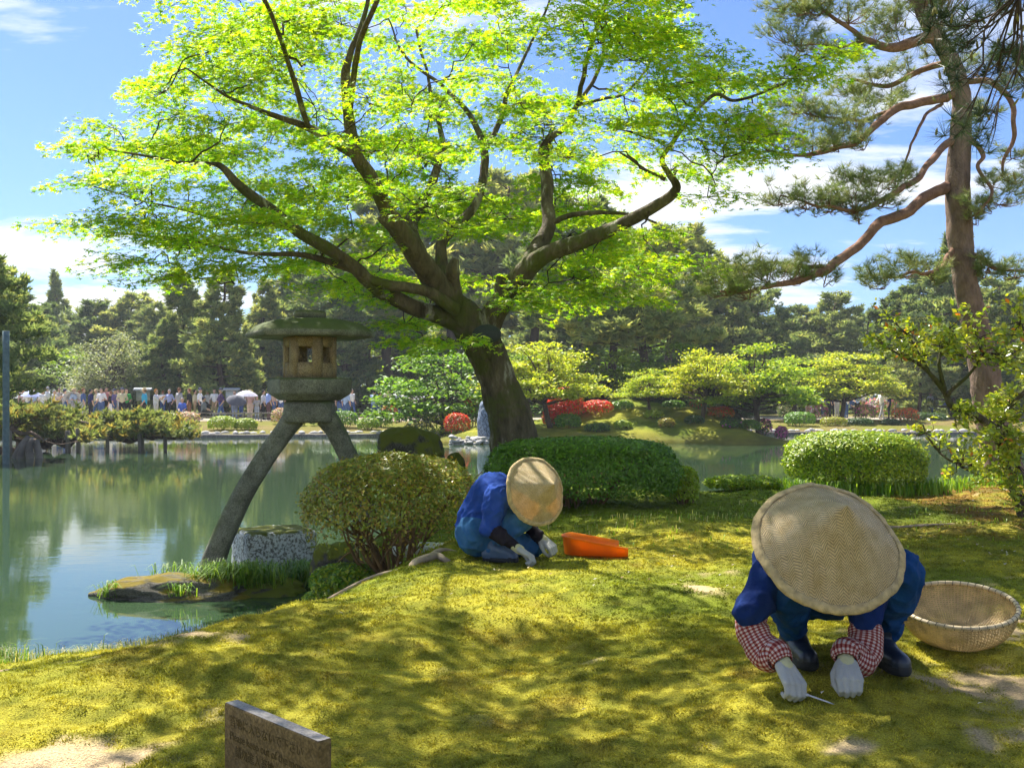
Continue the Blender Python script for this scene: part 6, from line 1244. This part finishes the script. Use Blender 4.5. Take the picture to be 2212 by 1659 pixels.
fbush('low_juniper', 905, 70, 905, 940, 44.0, DG, 'spreading grey green juniper left of the red azalea', 111, 1500); fbush('low_bush', 950, 80, 884, 925, 44.5, YG, 'flat lime bush behind the red azalea', 112, 1500); fbush('azalea', 988, 54, 891, 932, 41.0, OL, 'red azalea mound left of the big maple trunk', 113, 2000, fl=RED, ff=0.7); fbush('azalea', 1024, 50, 856, 900, 45.0, GR, 'half hidden orange red azalea beside the standing blue stone', 114, 1300, fl=ORG, ff=0.5); fbush('azalea', 842, 36, 872, 900, 52, GR, 'dark red azalea beside the strolling visitors', 115, 900, fl=RED, ff=0.6)
RA = 'red azaleas on the island'
for k, (px, w, t, b, d, lab) in enumerate([(1224, 66, 834, 856, 42.6, 'top tier of the layered red azalea on the island'), (1222, 84, 848, 872, 42.2, 'second tier of the layered red azalea on the island'), (1210, 62, 863, 893, 41.6, 'third tier of the layered red azalea on the island'), (1192, 40, 880, 905, 41.2, 'lowest tier of the layered red azalea on the island'), (1290, 66, 862, 915, 41.8, 'largest red azalea mound on the island slope')]):
    fbush('azalea', px, w, t, b, d, GR + OL, lab, 120 + k, 2000, RA, RED, 0.85, p=2.2)
fbush('round_bush', 1227, 54, 892, 936, 40.2, GR, 'tall green clipped bush in front of the red azaleas', 130, 2000, SB); fbush('round_bush', 1290, 52, 918, 947, 39.4, DG + GR, 'dark green clipped bush at the island shore', 131, 1600, SB)
fbush('azalea', 1557, 54, 876, 914, 41.0, OL, 'orange azalea mound on the island slope', 132, 1600, fl=ORG, ff=0.65); fbush('azalea', 1512, 46, 836, 866, 44.5, GR, 'orange flowering azalea under the leaning island maple', 133, 1000, fl=ORG, ff=0.5); fbush('round_bush', 1581, 48, 909, 947, 39.6, DG + GR, 'dark clipped bush with a violet tint at the island shore', 134, 1600, SB, fl=MAG, ff=0.04)
fbush('azalea', 1650, 32, 903, 932, 41.0, DG, 'violet azalea near the island tip', 135, 800, fl=MAG, ff=0.4); fbush('azalea', 1688, 26, 920, 948, 39.6, DG, 'small magenta azalea right at the tip of the island', 136, 800, fl=MAG, ff=0.7); fbush('white_azalea', 1570, 60, 845, 885, 44.0, GR, 'cream flowering bush behind the orange azalea mound', 137, 1000, fl=WHT, ff=0.35)
fbush('round_bush', 1728, 64, 888, 930, 51.0, GR, 'largest round green bush on the far right shore', 140, 2000, SB); fbush('round_bush', 1801, 54, 899, 930, 51.0, YG + OL, 'yellow green bush right of the largest round bush', 141, 1500, SB); fbush('round_bush', 1856, 56, 901, 931, 51.4, DG, 'blue green bush in the middle of the far right shore', 142, 1500, SB); fbush('round_bush', 1923, 38, 908, 932, 51.8, DG, 'small dark bush at the end of the far right shore', 143, 1200, SB)
fbush('azalea', 1955, 56, 879, 915, 53.5, GR, 'orange red azalea at the right of the far shore', 144, 1200, fl=ORG, ff=0.75); fbush('azalea', 1765, 46, 866, 905, 55, GR, 'hot pink azalea in front of the crowd on the right', 145, 1200, fl=HOT, ff=0.75); fbush('azalea', 1702, 44, 864, 892, 57, GR, 'white azalea left of the hot pink one', 146, 1000, fl=WHT, ff=0.8); fbush('azalea', 1868, 48, 872, 905, 56, GR, 'purple azalea among the right hand crowd', 147, 1000, fl=MAG, ff=0.55); fbush('azalea', 1905, 70, 858, 885, 62, GR, 'wide rose azalea behind the right hand crowd', 148, 1000, fl=HOT, ff=0.5)
fbush('round_bush', 2000, 80, 890, 935, 55, DG, 'dark shrub left of the red pine foot', 149, 1200, SB)
for k, (px, w, t, d, c, lab) in enumerate([(1345, 44, 868, 42.0, GR, 'green mound shrub right of the largest red azalea'), (1412, 40, 890, 40.6, YG, 'lime shrub on the open island slope'), (1455, 46, 872, 42.0, GR, 'green shrub beside the leaning island maple'), (1500, 40, 908, 39.8, DG, 'dark shrub low on the island slope'), (1345, 36, 912, 39.6, YG, 'small lime shrub at the foot of the island slope'), (1620, 44, 905, 40.2, GR, 'green shrub near the island tip'), (1440, 34, 918, 39.3, OL, 'olive shrub at the island waterline'), (1120, 40, 905, 40.0, GR, 'green shrub just right of the big maple trunk')]):
    fbush('slope_shrub', px, w, t, t + 40, d, c, lab, 160 + k, 1100, 'shrubs on the island slope')
# standing stone, cobbles and little lantern on the island
p_ = W(1058, 955, 38.4); rock('standing_stone', (p_[0], 38.5, p_[2] + 0.62), (0.46, 0.4, 0.95), 22, 'rock_blue', 'tall blue grey standing stone beside the maple trunk at the island shore', 0.4, 0.22, cat='stone')
rock('shore_rock', (W(1040, 955, 38.2)[0], 38.2, WATER + 0.1), (0.55, 0.35, 0.18), 23, 'stone_pale', 'flat pale rock at the foot of the standing stone', 0.3, 0.2)
isl = bpy.data.objects['island']; rr = np.random.default_rng(8)
for k in range(52):
    px = rr.uniform(975, 1060); x = (px - CX) / F_PX * 38.0; so = link('cobble', peb[k % 4], isl, (x, 37.6 + rr.uniform(0, 0.5), WATER + rr.uniform(-0.06, 0.12) + 0.25 * rr.uniform(0, 1) ** 3)); so.scale = (rr.uniform(0.09, 0.16), rr.uniform(0.08, 0.14), rr.uniform(0.07, 0.11)); so.rotation_euler = (0, 0, rr.uniform(0, 6))
p_ = W(1325, 862, 45.5); ls = tag(empty('small_lantern', (p_[0], 45.5, iz(p_[0], 45.5) - 0.05)), 'small grey stone lantern on the island crest', 'lantern')
for nm, pr in (('post', [(0, 0), (0.22, 0), (0.22, 0.1), (0.11, 0.16), (0.10, 0.55), (0.2, 0.62), (0, 0.63)]), ('fire_box', [(0, 0.63), (0.15, 0.632), (0.15, 0.85), (0, 0.852)]), ('roof', [(0, 0.853), (0.33, 0.855), (0.34, 0.89), (0.12, 1.0), (0.05, 1.04), (0.07, 1.1), (0, 1.16)])):
    V, F = lathe(pr, 6); mk(nm, V, F, M['stone_pale'], ls)

# ------------------------------------------------------------------ low pine propped over the water, posts and pole
lpb = np.array([W(30, 980, 33)[0], 33.0, WATER - 0.2]); lowp = tag(empty('low_pine', lpb), 'low spreading pine trained on posts over the water', 'tree')
rows = [[(10, 990, 33, 30), (60, 960, 33, 24), (110, 950, 33, 18), (200, 948, 33, 15), (300, 945, 33, 12), (400, 940, 33, 8)], [(40, 975, 33, 20), (60, 930, 34, 14), (140, 915, 34.5, 10), (240, 915, 34.5, 8), (330, 910, 34.5, 6)], [(20, 980, 33, 20), (-40, 930, 33, 14), (-20, 890, 34, 8)], [(60, 960, 33, 14), (20, 930, 31.5, 10), (90, 945, 31, 7)]]
ll = []
for k, rw in enumerate(rows):
    Q = px_limb(rw, seed=70 + k, wob=0.5); V, F = tube(Q[:, :3], Q[:, 3], 8, 0.2, k, nscale=2); mk('trunk' if k == 0 else 'limb', V, F, M['bark_far'], lowp, lpb, smooth=True); ll.append(Q)
LLP = np.concatenate(ll); lv, tw = Acc(), Acc(); OLN = [(0.24, 0.28, 0.09), (0.30, 0.32, 0.12), (0.17, 0.22, 0.07), (0.24, 0.28, 0.09), (0.36, 0.28, 0.08)]
for k in range(78):
    px = rng.uniform(-60, 410); top = 882 + 0.05 * max(px - 50, 0) + (6 if px > 330 else 0); py = rng.uniform(top, 940 - 0.0 * px); d = rng.uniform(31.5, 36); needle_pad(lv, tw, W(px, py, d), 0.62, 0.22, 42, LLP, 0.27, T6[k % 3], OLN, 0.02, 0.5)
tag(tw.build('branches', M['bark_far'], lowp, lpb), kind='stuff'); tag(lv.build('crown', M['needle_far'], lowp, lpb), kind='stuff')
PG_ = 'weathered posts propping the low pine'
for k, (px, d, w, top, lab) in enumerate([(146, 31.8, 11, 930, 'thick weathered prop post nearest the leaning stump'), (168, 31.8, 9, 925, 'second prop post close beside the thick one'), (231, 32.2, 8, 930, 'lone prop post in the middle of the row'), (301, 32.2, 9, 925, 'left one of the close pair of prop posts'), (307, 33.4, 7, 930, 'right one of the close pair of prop posts'), (356, 32.6, 8, 935, 'prop post farthest out along the low pine'), (20, 31.0, 10, 930, 'prop post hidden near the tall grey pole')]):
    a, b_ = W(px, top, d), W(px, top, d).copy(); b_[2] = WATER - 0.5; V, F = tube(smoothpath([b_, (a + b_) / 2 + [0.02, 0, 0], a], 8), np.full(8, w * 0.5 * d / F_PX), 9, 0.2, k); tag(mk('prop_post', V, F, M['wood_grey'], base=b_, smooth=True), lab, 'post', PG_)
st = Acc(); b_ = W(75, 990, 29)
for (a, c_) in (((55, 955), (40, 1000)), ((78, 950), (92, 1002)), ((70, 950), (72, 1004)), ((62, 945), (25, 1000))): acc_tube(st, smoothpath([W(*a, 29), (W(*a, 29) + W(*c_, 29)) / 2 + rng.normal(0, 0.05, 3), W(*c_, 29) - np.array([0, 0, 0.2])], 7), np.linspace(0.09, 0.13, 7), seg=7, rough=0.2)
tag(st.build('stump', M['wood_grey'], base=b_, smooth=True), 'forked dark stump standing in the water under the low pine', 'stump')
pt, pb_ = W(13, 715, 26.5), W(13, 1010, 26.5); pb_[2] = WATER - 0.5; V, F = tube(smoothpath([pb_, (pt + pb_) / 2, pt], 8), np.full(8, 0.085), 10, 0.05); tag(mk('support_pole', V, F, M['pole'], base=pb_, smooth=True), 'tall grey green pole standing in the water at the left edge', 'pole')
o = place('wide', -75, 545, 29, 'big pine reaching in over the pole at the left edge', var=1, z=-0.6); o.name = 'pine_tree'
fx = Acc()
# ------------------------------------------------------------------ visitors across the pond
def person_caps(pose):
    s = 1; c = []
    hipz, shz = 0.86, 1.36
    if pose == 'sit':
        c += [((-.08, .02, .47), .12, (.08, .02, .47), .12, 2), ((-.09, 0, .47), .085, (-.1, -.42, .48), .07, 2), ((.09, 0, .47), .085, (.1, -.42, .48), .07, 2), ((-.1, -.42, .47), .065, (-.1, -.42, .08), .045, 2), ((.1, -.42, .47), .065, (.1, -.42, .08), .045, 2), ((-.1, -.42, .05), .04, (-.1, -.55, .04), .04, 3), ((.1, -.42, .05), .04, (.1, -.55, .04), .04, 3)]
        hipz, shz = 0.5, 0.98
        c += [((-.16, 0, shz - .04), .06, (-.2, -.1, shz - .3), .05, 1), ((.16, 0, shz - .04), .06, (.2, -.1, shz - .3), .05, 1), ((-.2, -.1, shz - .3), .045, (-.1, -.32, .58), .035, 0), ((.2, -.1, shz - .3), .045, (.1, -.32, .58), .035, 0)]
    else:
        st = {'stand': 0.0, 'walk': 0.24, 'phone': 0.03, 'carry': 0.10}[pose]
        for sg in (-1, 1):
            f = -sg * st; c += [((.085 * sg, 0, .86), .095, (.09 * sg, f * .55, .46), .07, 2), ((.09 * sg, f * .55, .46), .068, (.095 * sg, f + (.08 if f > 0 else 0), .09), .045, 2), ((.095 * sg, f + .02, .045), .042, (.1 * sg, f - .14, .035), .036, 3)]
        c += [((-.06, 0, .88), .115, (.06, 0, .88), .115, 2)]
        for sg in (-1, 1):
            if pose == 'phone': el, wr = (.24 * sg, -.2, 1.12), (.08 * sg, -.42, 1.32)
            elif pose == 'walk': el, wr = (.25 * sg, .12 * sg, 1.08), (.24 * sg, .06 * sg - .12, .84)
            elif pose == 'carry': el, wr = (.26 * sg, .02, 1.08), (.14 * sg, -.24, 1.02)
            else: el, wr = (.25 * sg, .02, 1.08), (.25 * sg, -.05, .82)
            c += [((.17 * sg, 0, 1.35), .062, el, .05, 1), (el, .044, wr, .032, 0), (wr, .036, (wr[0], wr[1] - .05, wr[2] - .05), .03, 0)]
    c += [((0, 0.01, hipz + .05), .125, (0, 0, shz - .12), .15, 1), ((-.1, 0, shz - .05), .085, (.1, 0, shz - .05), .085, 1), ((0, 0, shz), .055, (0, -.01, shz + .1), .05, 0), ((0, -.02, shz + .17), .088, (0, -.015, shz + .22), .09, 0), ((0, .015, shz + .22), .094, (0, .005, shz + .255), .085, 3), ((0, -.11, shz + .18), .015, (0, -.115, shz + .17), .012, 0)]
    return c
PCOL = {}
def pm(c):
    if c not in PCOL: PCOL[c] = plain('cloth_%d' % len(PCOL), c, 0.85, 0.15, 0.12, 6, 0)
    return PCOL[c]
pmesh = {k: blob('person', person_caps(k), 0.024, [M['skin'], M['jacket'], M['jeans'], M['hair']], 3) for k in ('stand', 'walk', 'phone', 'carry', 'sit')}
hv, hf = lathe([(0, 0.11), (0.07, 0.105), (0.1, 0.07), (0.105, 0.02), (0.2, 0.0), (0.2, -0.006), (0.1, 0.0)], 14); hatm = make_mesh('hat', hv, hf, plain('hat', (0.55, 0.42, 0.22), 0.8), smooth=True)
cv, cf = lathe([(0, 0.105), (0.06, 0.1), (0.095, 0.06), (0.1, 0.0), (0.06, 0.0)], 12); cv = np.vstack([cv, [(-.07, -.08, 0.01), (.07, -.08, 0.01), (.06, -.19, 0.0), (-.06, -.19, 0.0)]]); cf = np.vstack([cf, [[len(cv) - 4, len(cv) - 3, len(cv) - 2, len(cv) - 1]]]); capm = make_mesh('cap', cv, cf, plain('cap', (0.05, 0.06, 0.12), 0.8), smooth=True)
def umbrella(px, py_top, d, c, label, rad=0.5, tiltx=0.0):
    o = W(px, py_top, d); e = tag(empty('parasol', o - np.array([0, 0, 0.85])), label, 'parasol', 'parasols in the crowd'); e.rotation_euler = (tiltx, tiltx * 0.6, 0)
    a = np.linspace(0, 2 * np.pi, 16, endpoint=False); pr = [(0.02, 0.85), (rad * .35, 0.81), (rad * .7, 0.71), (rad, 0.56)]; V, F = lathe(pr, 16); mk('canopy', V, F, pm(c), e, smooth=True)
    V, F = tube([(0, 0, 0), (0, 0, 0.45), (0, 0, 0.88)], 0.012, 6); mk('shaft', V, F, M['wire'], e)
    acc = Acc()
    for t in a[::2]: acc_tube(acc, [(0.02 * math.cos(t), .02 * math.sin(t), 0.838), (rad * .7 * math.cos(t), rad * .7 * math.sin(t), 0.70), (rad * math.cos(t), rad * math.sin(t), 0.55)], 0.005, seg=4)
    tag(acc.build('ribs', M['wire'], e), kind='stuff')
NV, BK, WH, GY, BL, TE, KH, CR, RD, PK, GN, DN, BR, LB, PU = (0.02, 0.025, 0.10), (0.02, 0.02, 0.022), (0.80, 0.80, 0.80), (0.36, 0.36, 0.37), (0.08, 0.15, 0.55), (0.05, 0.40, 0.62), (0.40, 0.30, 0.16), (0.62, 0.55, 0.36), (0.55, 0.04, 0.05), (0.62, 0.42, 0.42), (0.04, 0.33, 0.06), (0.06, 0.11, 0.26), (0.22, 0.10, 0.05), (0.38, 0.5, 0.72), (0.13, 0.10, 0.26)
GC = 'visitors strolling on the far bank'
def visitor(px, d, pose, rz, shirt, pants, hair, label, hat=None, h=1.0, dz=0.0):
    x = (px - CX) / F_PX * d; o = link('person', pmesh[pose]); o.location = (x, d, bz(x, d) + 0.0 + dz); o.rotation_euler = (0, 0, rz); h *= 0.95 + 0.11 * ((px * 7.31) % 1.0); o.scale = (h, h, h)
    for k, c in ((1, shirt), (2, pants), (3, hair)):
        o.material_slots[k].link = 'OBJECT'; o.material_slots[k].material = pm(c)
    o.material_slots[0].link = 'OBJECT'; o.material_slots[0].material = M['skin']
    tag(o, label, 'person', GC)
    if hat:
        ho = link('hat', hatm if hat == 'sun' else capm, o); ho.location = (0, 0.0, (1.36 if pose != 'sit' else 0.98) + 0.245)
    return o
B_ = BK; L_, R_ = math.pi / 2, -math.pi / 2
L_ = -math.pi / 2; R_ = math.pi / 2     # facing left / right of the picture
vis = [(50, 60, 'stand', 0.4, PK, KH, BR, 'woman in dusty pink half hidden beside the pole', None), (92, 58, 'stand', 1, WH, GY, B_, 'person in white under the bluish parasol', None), (117, 55.5, 'phone', R_, (0.6, 0.55, 0.44), GY, GY, 'man in beige raising a camera near the pole', None), (140, 57, 'stand', 2.5, GY, DN, B_, 'person in grey behind the photographing man in beige', 'cap'), (160, 57, 'carry', 1.2, LB, GY, BR, 'person in pale blue under the tilted white parasol', 'sun'), (180, 56, 'stand', 2.0, DN, GY, BR, 'woman with brown hair left of the navy shirt man', None),
 (150 + 46, 54.5, 'stand', 2.3, NV, B_, B_, 'tall man in a navy shirt standing above the low pine', None), (219, 57, 'carry', 0.0, WH, DN, B_, 'person in an open white shirt facing the pond', None), (239, 56, 'stand', L_, BK, WH, BR, 'woman in black top and white skirt', None), (255, 60, 'stand', 1.0, GY, GY, BR, 'person in grey farther back behind the green jacket', None), (273, 55, 'carry', 0.5, GN, BK, B_, 'person in a bright green jacket beside the notice board', None), (262, 55.5, 'stand', 0.2, (0.6, 0.68, 0.8), KH, GY, 'small child in pale blue next to the green jacket', 'sun', 0.7),
 (322 - 76 + 75, 55, 'stand', R_, PU, DN, GY, 'man in a purple shirt and grey cap right of the notice board', 'cap'), (338 - 70 + 68, 55.5, 'carry', 0.2, PU, DN, GY, 'man in violet with a cap right behind the man in purple', 'cap'), (263 + 98, 54.5, 'carry', 0.3, CR, BK, GY, 'man in a cream shirt with a dark shoulder strap', 'cap'), (385, 66, 'stand', 0.0, LB, DN, B_, 'distant person in pale lilac behind the cream shirt man', None), (404, 66, 'stand', 0.3, DN, BK, B_, 'distant person in dark clothes left of the turquoise shirt', None),
 (428 - 119, 53.5, 'walk', L_, TE, BK, CR, 'woman in a turquoise shirt and straw hat walking', 'sun'), (458 - 121, 52.5, 'phone', R_, (0.66, 0.66, 0.72), (0.55, 0.52, 0.52), (0.5, 0.2, 0.05), 'woman with orange hair in pale clothes taking a picture', None)]
fixed = []
# measured columns for the group in front of the layered conifers
vis2 = [(312, 53.5, 'walk', L_, TE, BK, BR, 'woman in a turquoise shirt and straw hat walking', 'sun'), (337, 52.5, 'phone', R_, (0.66, 0.66, 0.72), (0.6, 0.57, 0.56), (0.5, 0.2, 0.05), 'woman with orange hair in pale clothes taking a picture', None),
 (247, 55, 'stand', R_, PU, DN, GY, 'man in a purple shirt and grey cap right of the notice board', 'cap'), (264, 54.5, 'carry', 0.3, CR, BK, GY, 'man in a cream shirt with a dark shoulder strap', 'cap'), (279, 66, 'stand', 0.0, LB, DN, B_, 'distant person in pale lilac behind the cream shirt man', None), (291, 66, 'stand', 0.3, DN, BK, B_, 'distant person in dark clothes left of the turquoise shirt', None),
 (387, 56, 'stand', 2.6, GY, GY, BR, 'woman in grey blue standing behind the seated man', None), (394, 53.8, 'sit', 0.1, BL, DN, GY, 'seated man in a bright blue shirt behind the pale pink azalea', None), (409, 56, 'stand', L_, BK, BR, BR, 'woman in a black top beside the seated man', None), (432, 56, 'stand', R_, WH, BK, GY, 'man in a white shirt with a backpack', 'cap'), (440, 53, 'sit', 2.0, (0.16, 0.18, 0.2), BK, BK, 'seated person in dark clothes and hat on the bench', 'cap'), (463, 60, 'stand', 0.2, WH, KH, B_, 'distant person in white and tan by the trunk', None), (477, 53.5, 'walk', L_ + 0.5, (0.10, 0.06, 0.16), DN, GY, 'man in a dark striped shirt standing by the red brown trunk', 'cap'),
 (507, 55, 'stand', 0.1, (0.35, 0.37, 0.5), (0.2, 0.25, 0.4), B_, 'woman in a patterned grey dress under the tilted black parasol', None), (540, 56, 'carry', 0.1, PK, (0.6, 0.48, 0.4), B_, 'woman with a red bag under the pale parasol', 'sun'), (555, 55.5, 'stand', 0.4, GY, (0.4, 0.45, 0.52), B_, 'child in grey next to the woman with the red bag', None, 0.82), (569, 55, 'stand', 1.9, (0.55, 0.55, 0.56), BK, B_, 'person in a light grey jacket left of the pale blue shirt', None), (580, 54.5, 'stand', 2.2, (0.33, 0.42, 0.78), (0.12, 0.06, 0.06), B_, 'man in a pale blue shirt left of the lantern', None), (592, 58, 'stand', 1.5, (0.5, 0.36, 0.28), DN, BR, 'person in tan right behind the pale blue shirt man', None), (607, 58, 'stand', 0.0, WH, DN, B_, 'person in white at the edge of the lantern platform', None),
 (735, 56, 'stand', 0.4, NV, DN, B_, 'person in navy just right of the lantern', None), (747, 55.5, 'stand', 2.7, LB, DN, B_, 'person in pale blue right of the lantern', None), (808, 53.5, 'phone', 2.9, LB, DN, B_, 'woman in pale blue with an arm raised by the dark trunk', None), (820, 54, 'stand', 2.6, NV, DN, B_, 'man in navy beside the woman with the raised arm', None), (858, 54.5, 'stand', 2.9, WH, DN, B_, 'man in white and jeans strolling left of the light green maple', None), (873, 55, 'stand', 2.5, WH, BK, B_, 'person in white and black beside the man in jeans', None), (888, 56, 'stand', 1.6, PK, DN, B_, 'person in pink at the end of the strolling group', None), (957, 57, 'stand', 2.7, BL, DN, B_, 'person in blue behind the light green maple trunk', None), (975, 56, 'carry', 0.0, LB, DN, B_, 'person in pale blue right of the light green maple trunk', None),
 (1745, 62, 'stand', 0.2, PK, CR, BR, 'person in pale pink left of the hot pink azalea', None), (1752, 63, 'stand', 1.2, WH, WH, B_, 'person in white left of the hot pink azalea', None), (1778, 63, 'stand', 0.5, LB, DN, B_, 'person in pale blue above the hot pink azalea', None), (1789, 62, 'stand', 2.0, NV, BK, B_, 'person in navy above the hot pink azalea', None), (1797, 63, 'stand', 2.4, DN, BK, B_, 'person in denim left of the lone maple trunk', None), (1808, 62, 'stand', 0.4, WH, GY, B_, 'person in white beside the lone maple trunk', None), (1840, 64, 'sit', 0.4, DN, BK, B_, 'seated person in dark blue right of the lone maple', None), (1866, 63, 'stand', 0.7, WH, KH, BR, 'person in white left of the white parasol', None), (1884, 63, 'stand', 0.2, LB, GY, B_, 'person under the white parasol on the right', None), (1937, 63, 'stand', 2.2, WH, WH, B_, 'left one of the pair in white on the right', None), (1950, 63, 'stand', 2.4, WH, GY, BR, 'right one of the pair in white on the right', None), (1972, 62, 'stand', 0.6, BK, BK, B_, 'person in black right of the pair in white', None), (1988, 64, 'stand', 0.6, WH, GY, B_, 'person in white under the far right parasol', None), (2052, 64, 'stand', 0.6, HOT[0], BK, B_, 'person in hot pink under the blue parasol', None)]
for v in [q for q in vis if q[0] < 290 and q[7] not in [w[7] for w in vis2]] + vis2:
    visitor(*v[:7], v[7], v[8], v[9] if len(v) > 9 else 1.0)
extra = [(60, WH, DN, 'white'), (75, LB, KH, 'pale blue'), (103, WH, BK, 'white and black'), (128, (0.6, 0.5, 0.45), DN, 'sand'), (171, WH, GY, 'white and grey'), (208, CR, DN, 'cream and denim'), (229, (0.5, 0.2, 0.2), BK, 'dull red'), (352, WH, DN, 'white and denim'), (366, (0.3, 0.35, 0.6), BK, 'slate blue'), (421, CR, KH, 'cream and tan'), (449, WH, BK, 'bright white'), (490, LB, BK, 'light blue'), (521, WH, DN, 'white linen'), (601, LB, BK, 'powder blue'), (760, WH, DN, 'plain white'), (838, CR, DN, 'cream'), (898, WH, BK, 'white cotton'), (1760, CR, GY, 'cream'), (1828, WH, DN, 'white and denim'), (1852, LB, BK, 'pale blue'), (1905, WH, GY, 'white and grey'), (1920, NV, BK, 'navy'), (2010, WH, DN, 'white behind the glossy shrub')]
near_ = lambda px: 'behind the crowd near the tall pole' if px < 110 else 'behind the low pine' if px < 240 else 'in front of the layered conifers' if px < 460 else 'left of the lantern' if px < 620 else 'right of the lantern' if px < 910 else 'in the right hand crowd'
for k, (px, a, b, w) in enumerate(extra): visitor(px, 58.5 + (k % 4), ('stand', 'carry', 'walk')[k % 3], (k * 2.3) % 6.28, a, b, (BK, BR, GY)[k % 3], 'small distant visitor in ' + w + ' ' + near_(px), 'sun' if k % 5 == 0 else None)
umbrella(68, 843, 58, (0.42, 0.46, 0.72), 'bluish parasol near the pole', 0.6, 0.15); umbrella(158, 842, 56.5, (0.7, 0.7, 0.74), 'tilted white parasol above the beige photographer', 0.5, -0.7); umbrella(508, 851, 54.8, (0.12, 0.12, 0.14), 'tilted black parasol above the patterned dress', 0.55, 0.5); umbrella(532, 843, 55.8, (0.5, 0.48, 0.55), 'pale grey parasol beside the lantern', 0.62, 0.1); umbrella(1886, 868, 62.8, (0.75, 0.75, 0.73), 'white parasol in the right hand crowd', 0.6, 0.05); umbrella(1988, 862, 63.8, (0.7, 0.7, 0.72), 'pale parasol at the far right', 0.5, 0.05); umbrella(2052, 866, 63.8, (0.12, 0.15, 0.5), 'blue parasol half hidden by the shrub', 0.5, 0.05)
# notice boards, benches, low fence
def board(px, d, label, c):
    x = (px - CX) / F_PX * d; z = bz(x, d); e = tag(empty('notice_board', (x, d, z)), label, 'notice board'); acc = Acc()
    def bx(nm, a, b, m):
        a, b = np.array(a), np.array(b); V = [(x_, y_, z_) for z_ in (a[2], b[2]) for (x_, y_) in ((a[0], a[1]), (b[0], a[1]), (b[0], b[1]), (a[0], b[1]))]; mk(nm, V, np.array([[0, 1, 5, 4], [1, 2, 6, 5], [2, 3, 7, 6], [3, 0, 4, 7], [3, 2, 1, 0], [4, 5, 6, 7]]), m, e)
    bx('post', (-.06, -.05, -.1), (.06, .05, 1.05), M['wood_grey']); bx('panel', (-.36, -.06, 1.05), (.36, .06, 1.6), pm(c))
    V = [(-.5, -.22, 1.60), (.5, -.22, 1.60), (.5, 0, 1.76), (-.5, 0, 1.76), (-.5, .22, 1.60), (.5, .22, 1.60)]; mk('roof', V, np.array([[0, 1, 2, 3], [3, 2, 5, 4], [4, 5, 1, 0]]), pm((0.36, 0.38, 0.38)), e)
board(308 - 88 + 2 + 88, 55.2, 'small roofed notice board behind the low pine', (0.2, 0.24, 0.2)) if False else board(309, 55.2, 'small roofed notice board behind the low pine', (0.2, 0.24, 0.2)); board(501, 60, 'pale roofed notice board beside the red brown trunk', (0.45, 0.5, 0.5))
def bench(px, d, L, label):
    x = (px - CX) / F_PX * d; e = tag(empty('bench', (x, d, bz(x, d))), label, 'bench', 'benches on the far path')
    def bx(nm, a, b):
        V = [(x_, y_, z_) for z_ in (a[2], b[2]) for (x_, y_) in ((a[0], a[1]), (b[0], a[1]), (b[0], b[1]), (a[0], b[1]))]; mk(nm, V, np.array([[0, 1, 5, 4], [1, 2, 6, 5], [2, 3, 7, 6], [3, 0, 4, 7], [3, 2, 1, 0], [4, 5, 6, 7]]), pm((0.45, 0.43, 0.4)), e)
    bx('seat', (-L / 2, -.2, .38), (L / 2, .2, .44))
    for s in (-1, 1):
        for q in (-1, 1): bx('leg', (s * L * .42 - .03, q * .15 - .03, 0), (s * L * .42 + .03, q * .15 + .03, .38))
bench(432, 53.2, 1.8, 'bench under the seated person in dark clothes'); bench(500, 53.0, 2.2, 'long bench left of the pale parasol'); bench(394, 54.0, 1.4, 'bench under the seated man in blue'); bench(560, 53.2, 2.0, 'bench in front of the child in grey')
def fence(px0, px1, d, label):
    x0, x1 = [(p - CX) / F_PX * d for p in (px0, px1)]; e = tag(empty('bamboo_fence', (x0, d, bz(x0, d))), label, 'fence'); n = int((x1 - x0) / 0.8)
    for k in range(n + 1):
        V, F = tube([(k * (x1 - x0) / n, 0, -0.1), (k * (x1 - x0) / n, 0, 0.25), (k * (x1 - x0) / n, 0, 0.5)], 0.03, 6); mk('post', V, F, M['wood_grey'], e)
    for z in (0.24, 0.44):
        V, F = tube([(0, -0.04, z), ((x1 - x0) / 2, -0.04, z), (x1 - x0, -0.04, z)], 0.02, 6); mk('rail', V, F, M['wood_grey'], e)
fence(735, 900, 52.5, 'low bamboo rail in front of the strolling group'); fence(420, 600, 51.5, 'low bamboo rail in front of the benches')

# ------------------------------------------------------------------ thin summer haze
hv_ = [(x, y, z) for z in (-2.8, 22.0) for (x, y) in ((-160, -30), (160, -30), (160, 165), (-160, 165))]
hz = mk('haze', hv_, np.array([[0, 3, 2, 1], [4, 5, 6, 7], [0, 1, 5, 4], [1, 2, 6, 5], [2, 3, 7, 6], [3, 0, 4, 7]]), [])
m = bpy.data.materials.new('haze'); m.use_nodes = True; nt = m.node_tree; nt.nodes.clear(); o_ = N(nt, 'ShaderNodeOutputMaterial'); v_ = N(nt, 'ShaderNodeVolumePrincipled')
v_.inputs['Color'].default_value = (0.88, 0.94, 1.0, 1); v_.inputs['Density'].default_value = 0.0006; v_.inputs['Anisotropy'].default_value = 0.0
nt.links.new(v_.outputs[0], o_.inputs['Volume']); hz.data.materials.append(m); tag(hz, 'thin summer haze over the pond', 'haze', kind='stuff')
sc.cycles.volume_bounces = 0
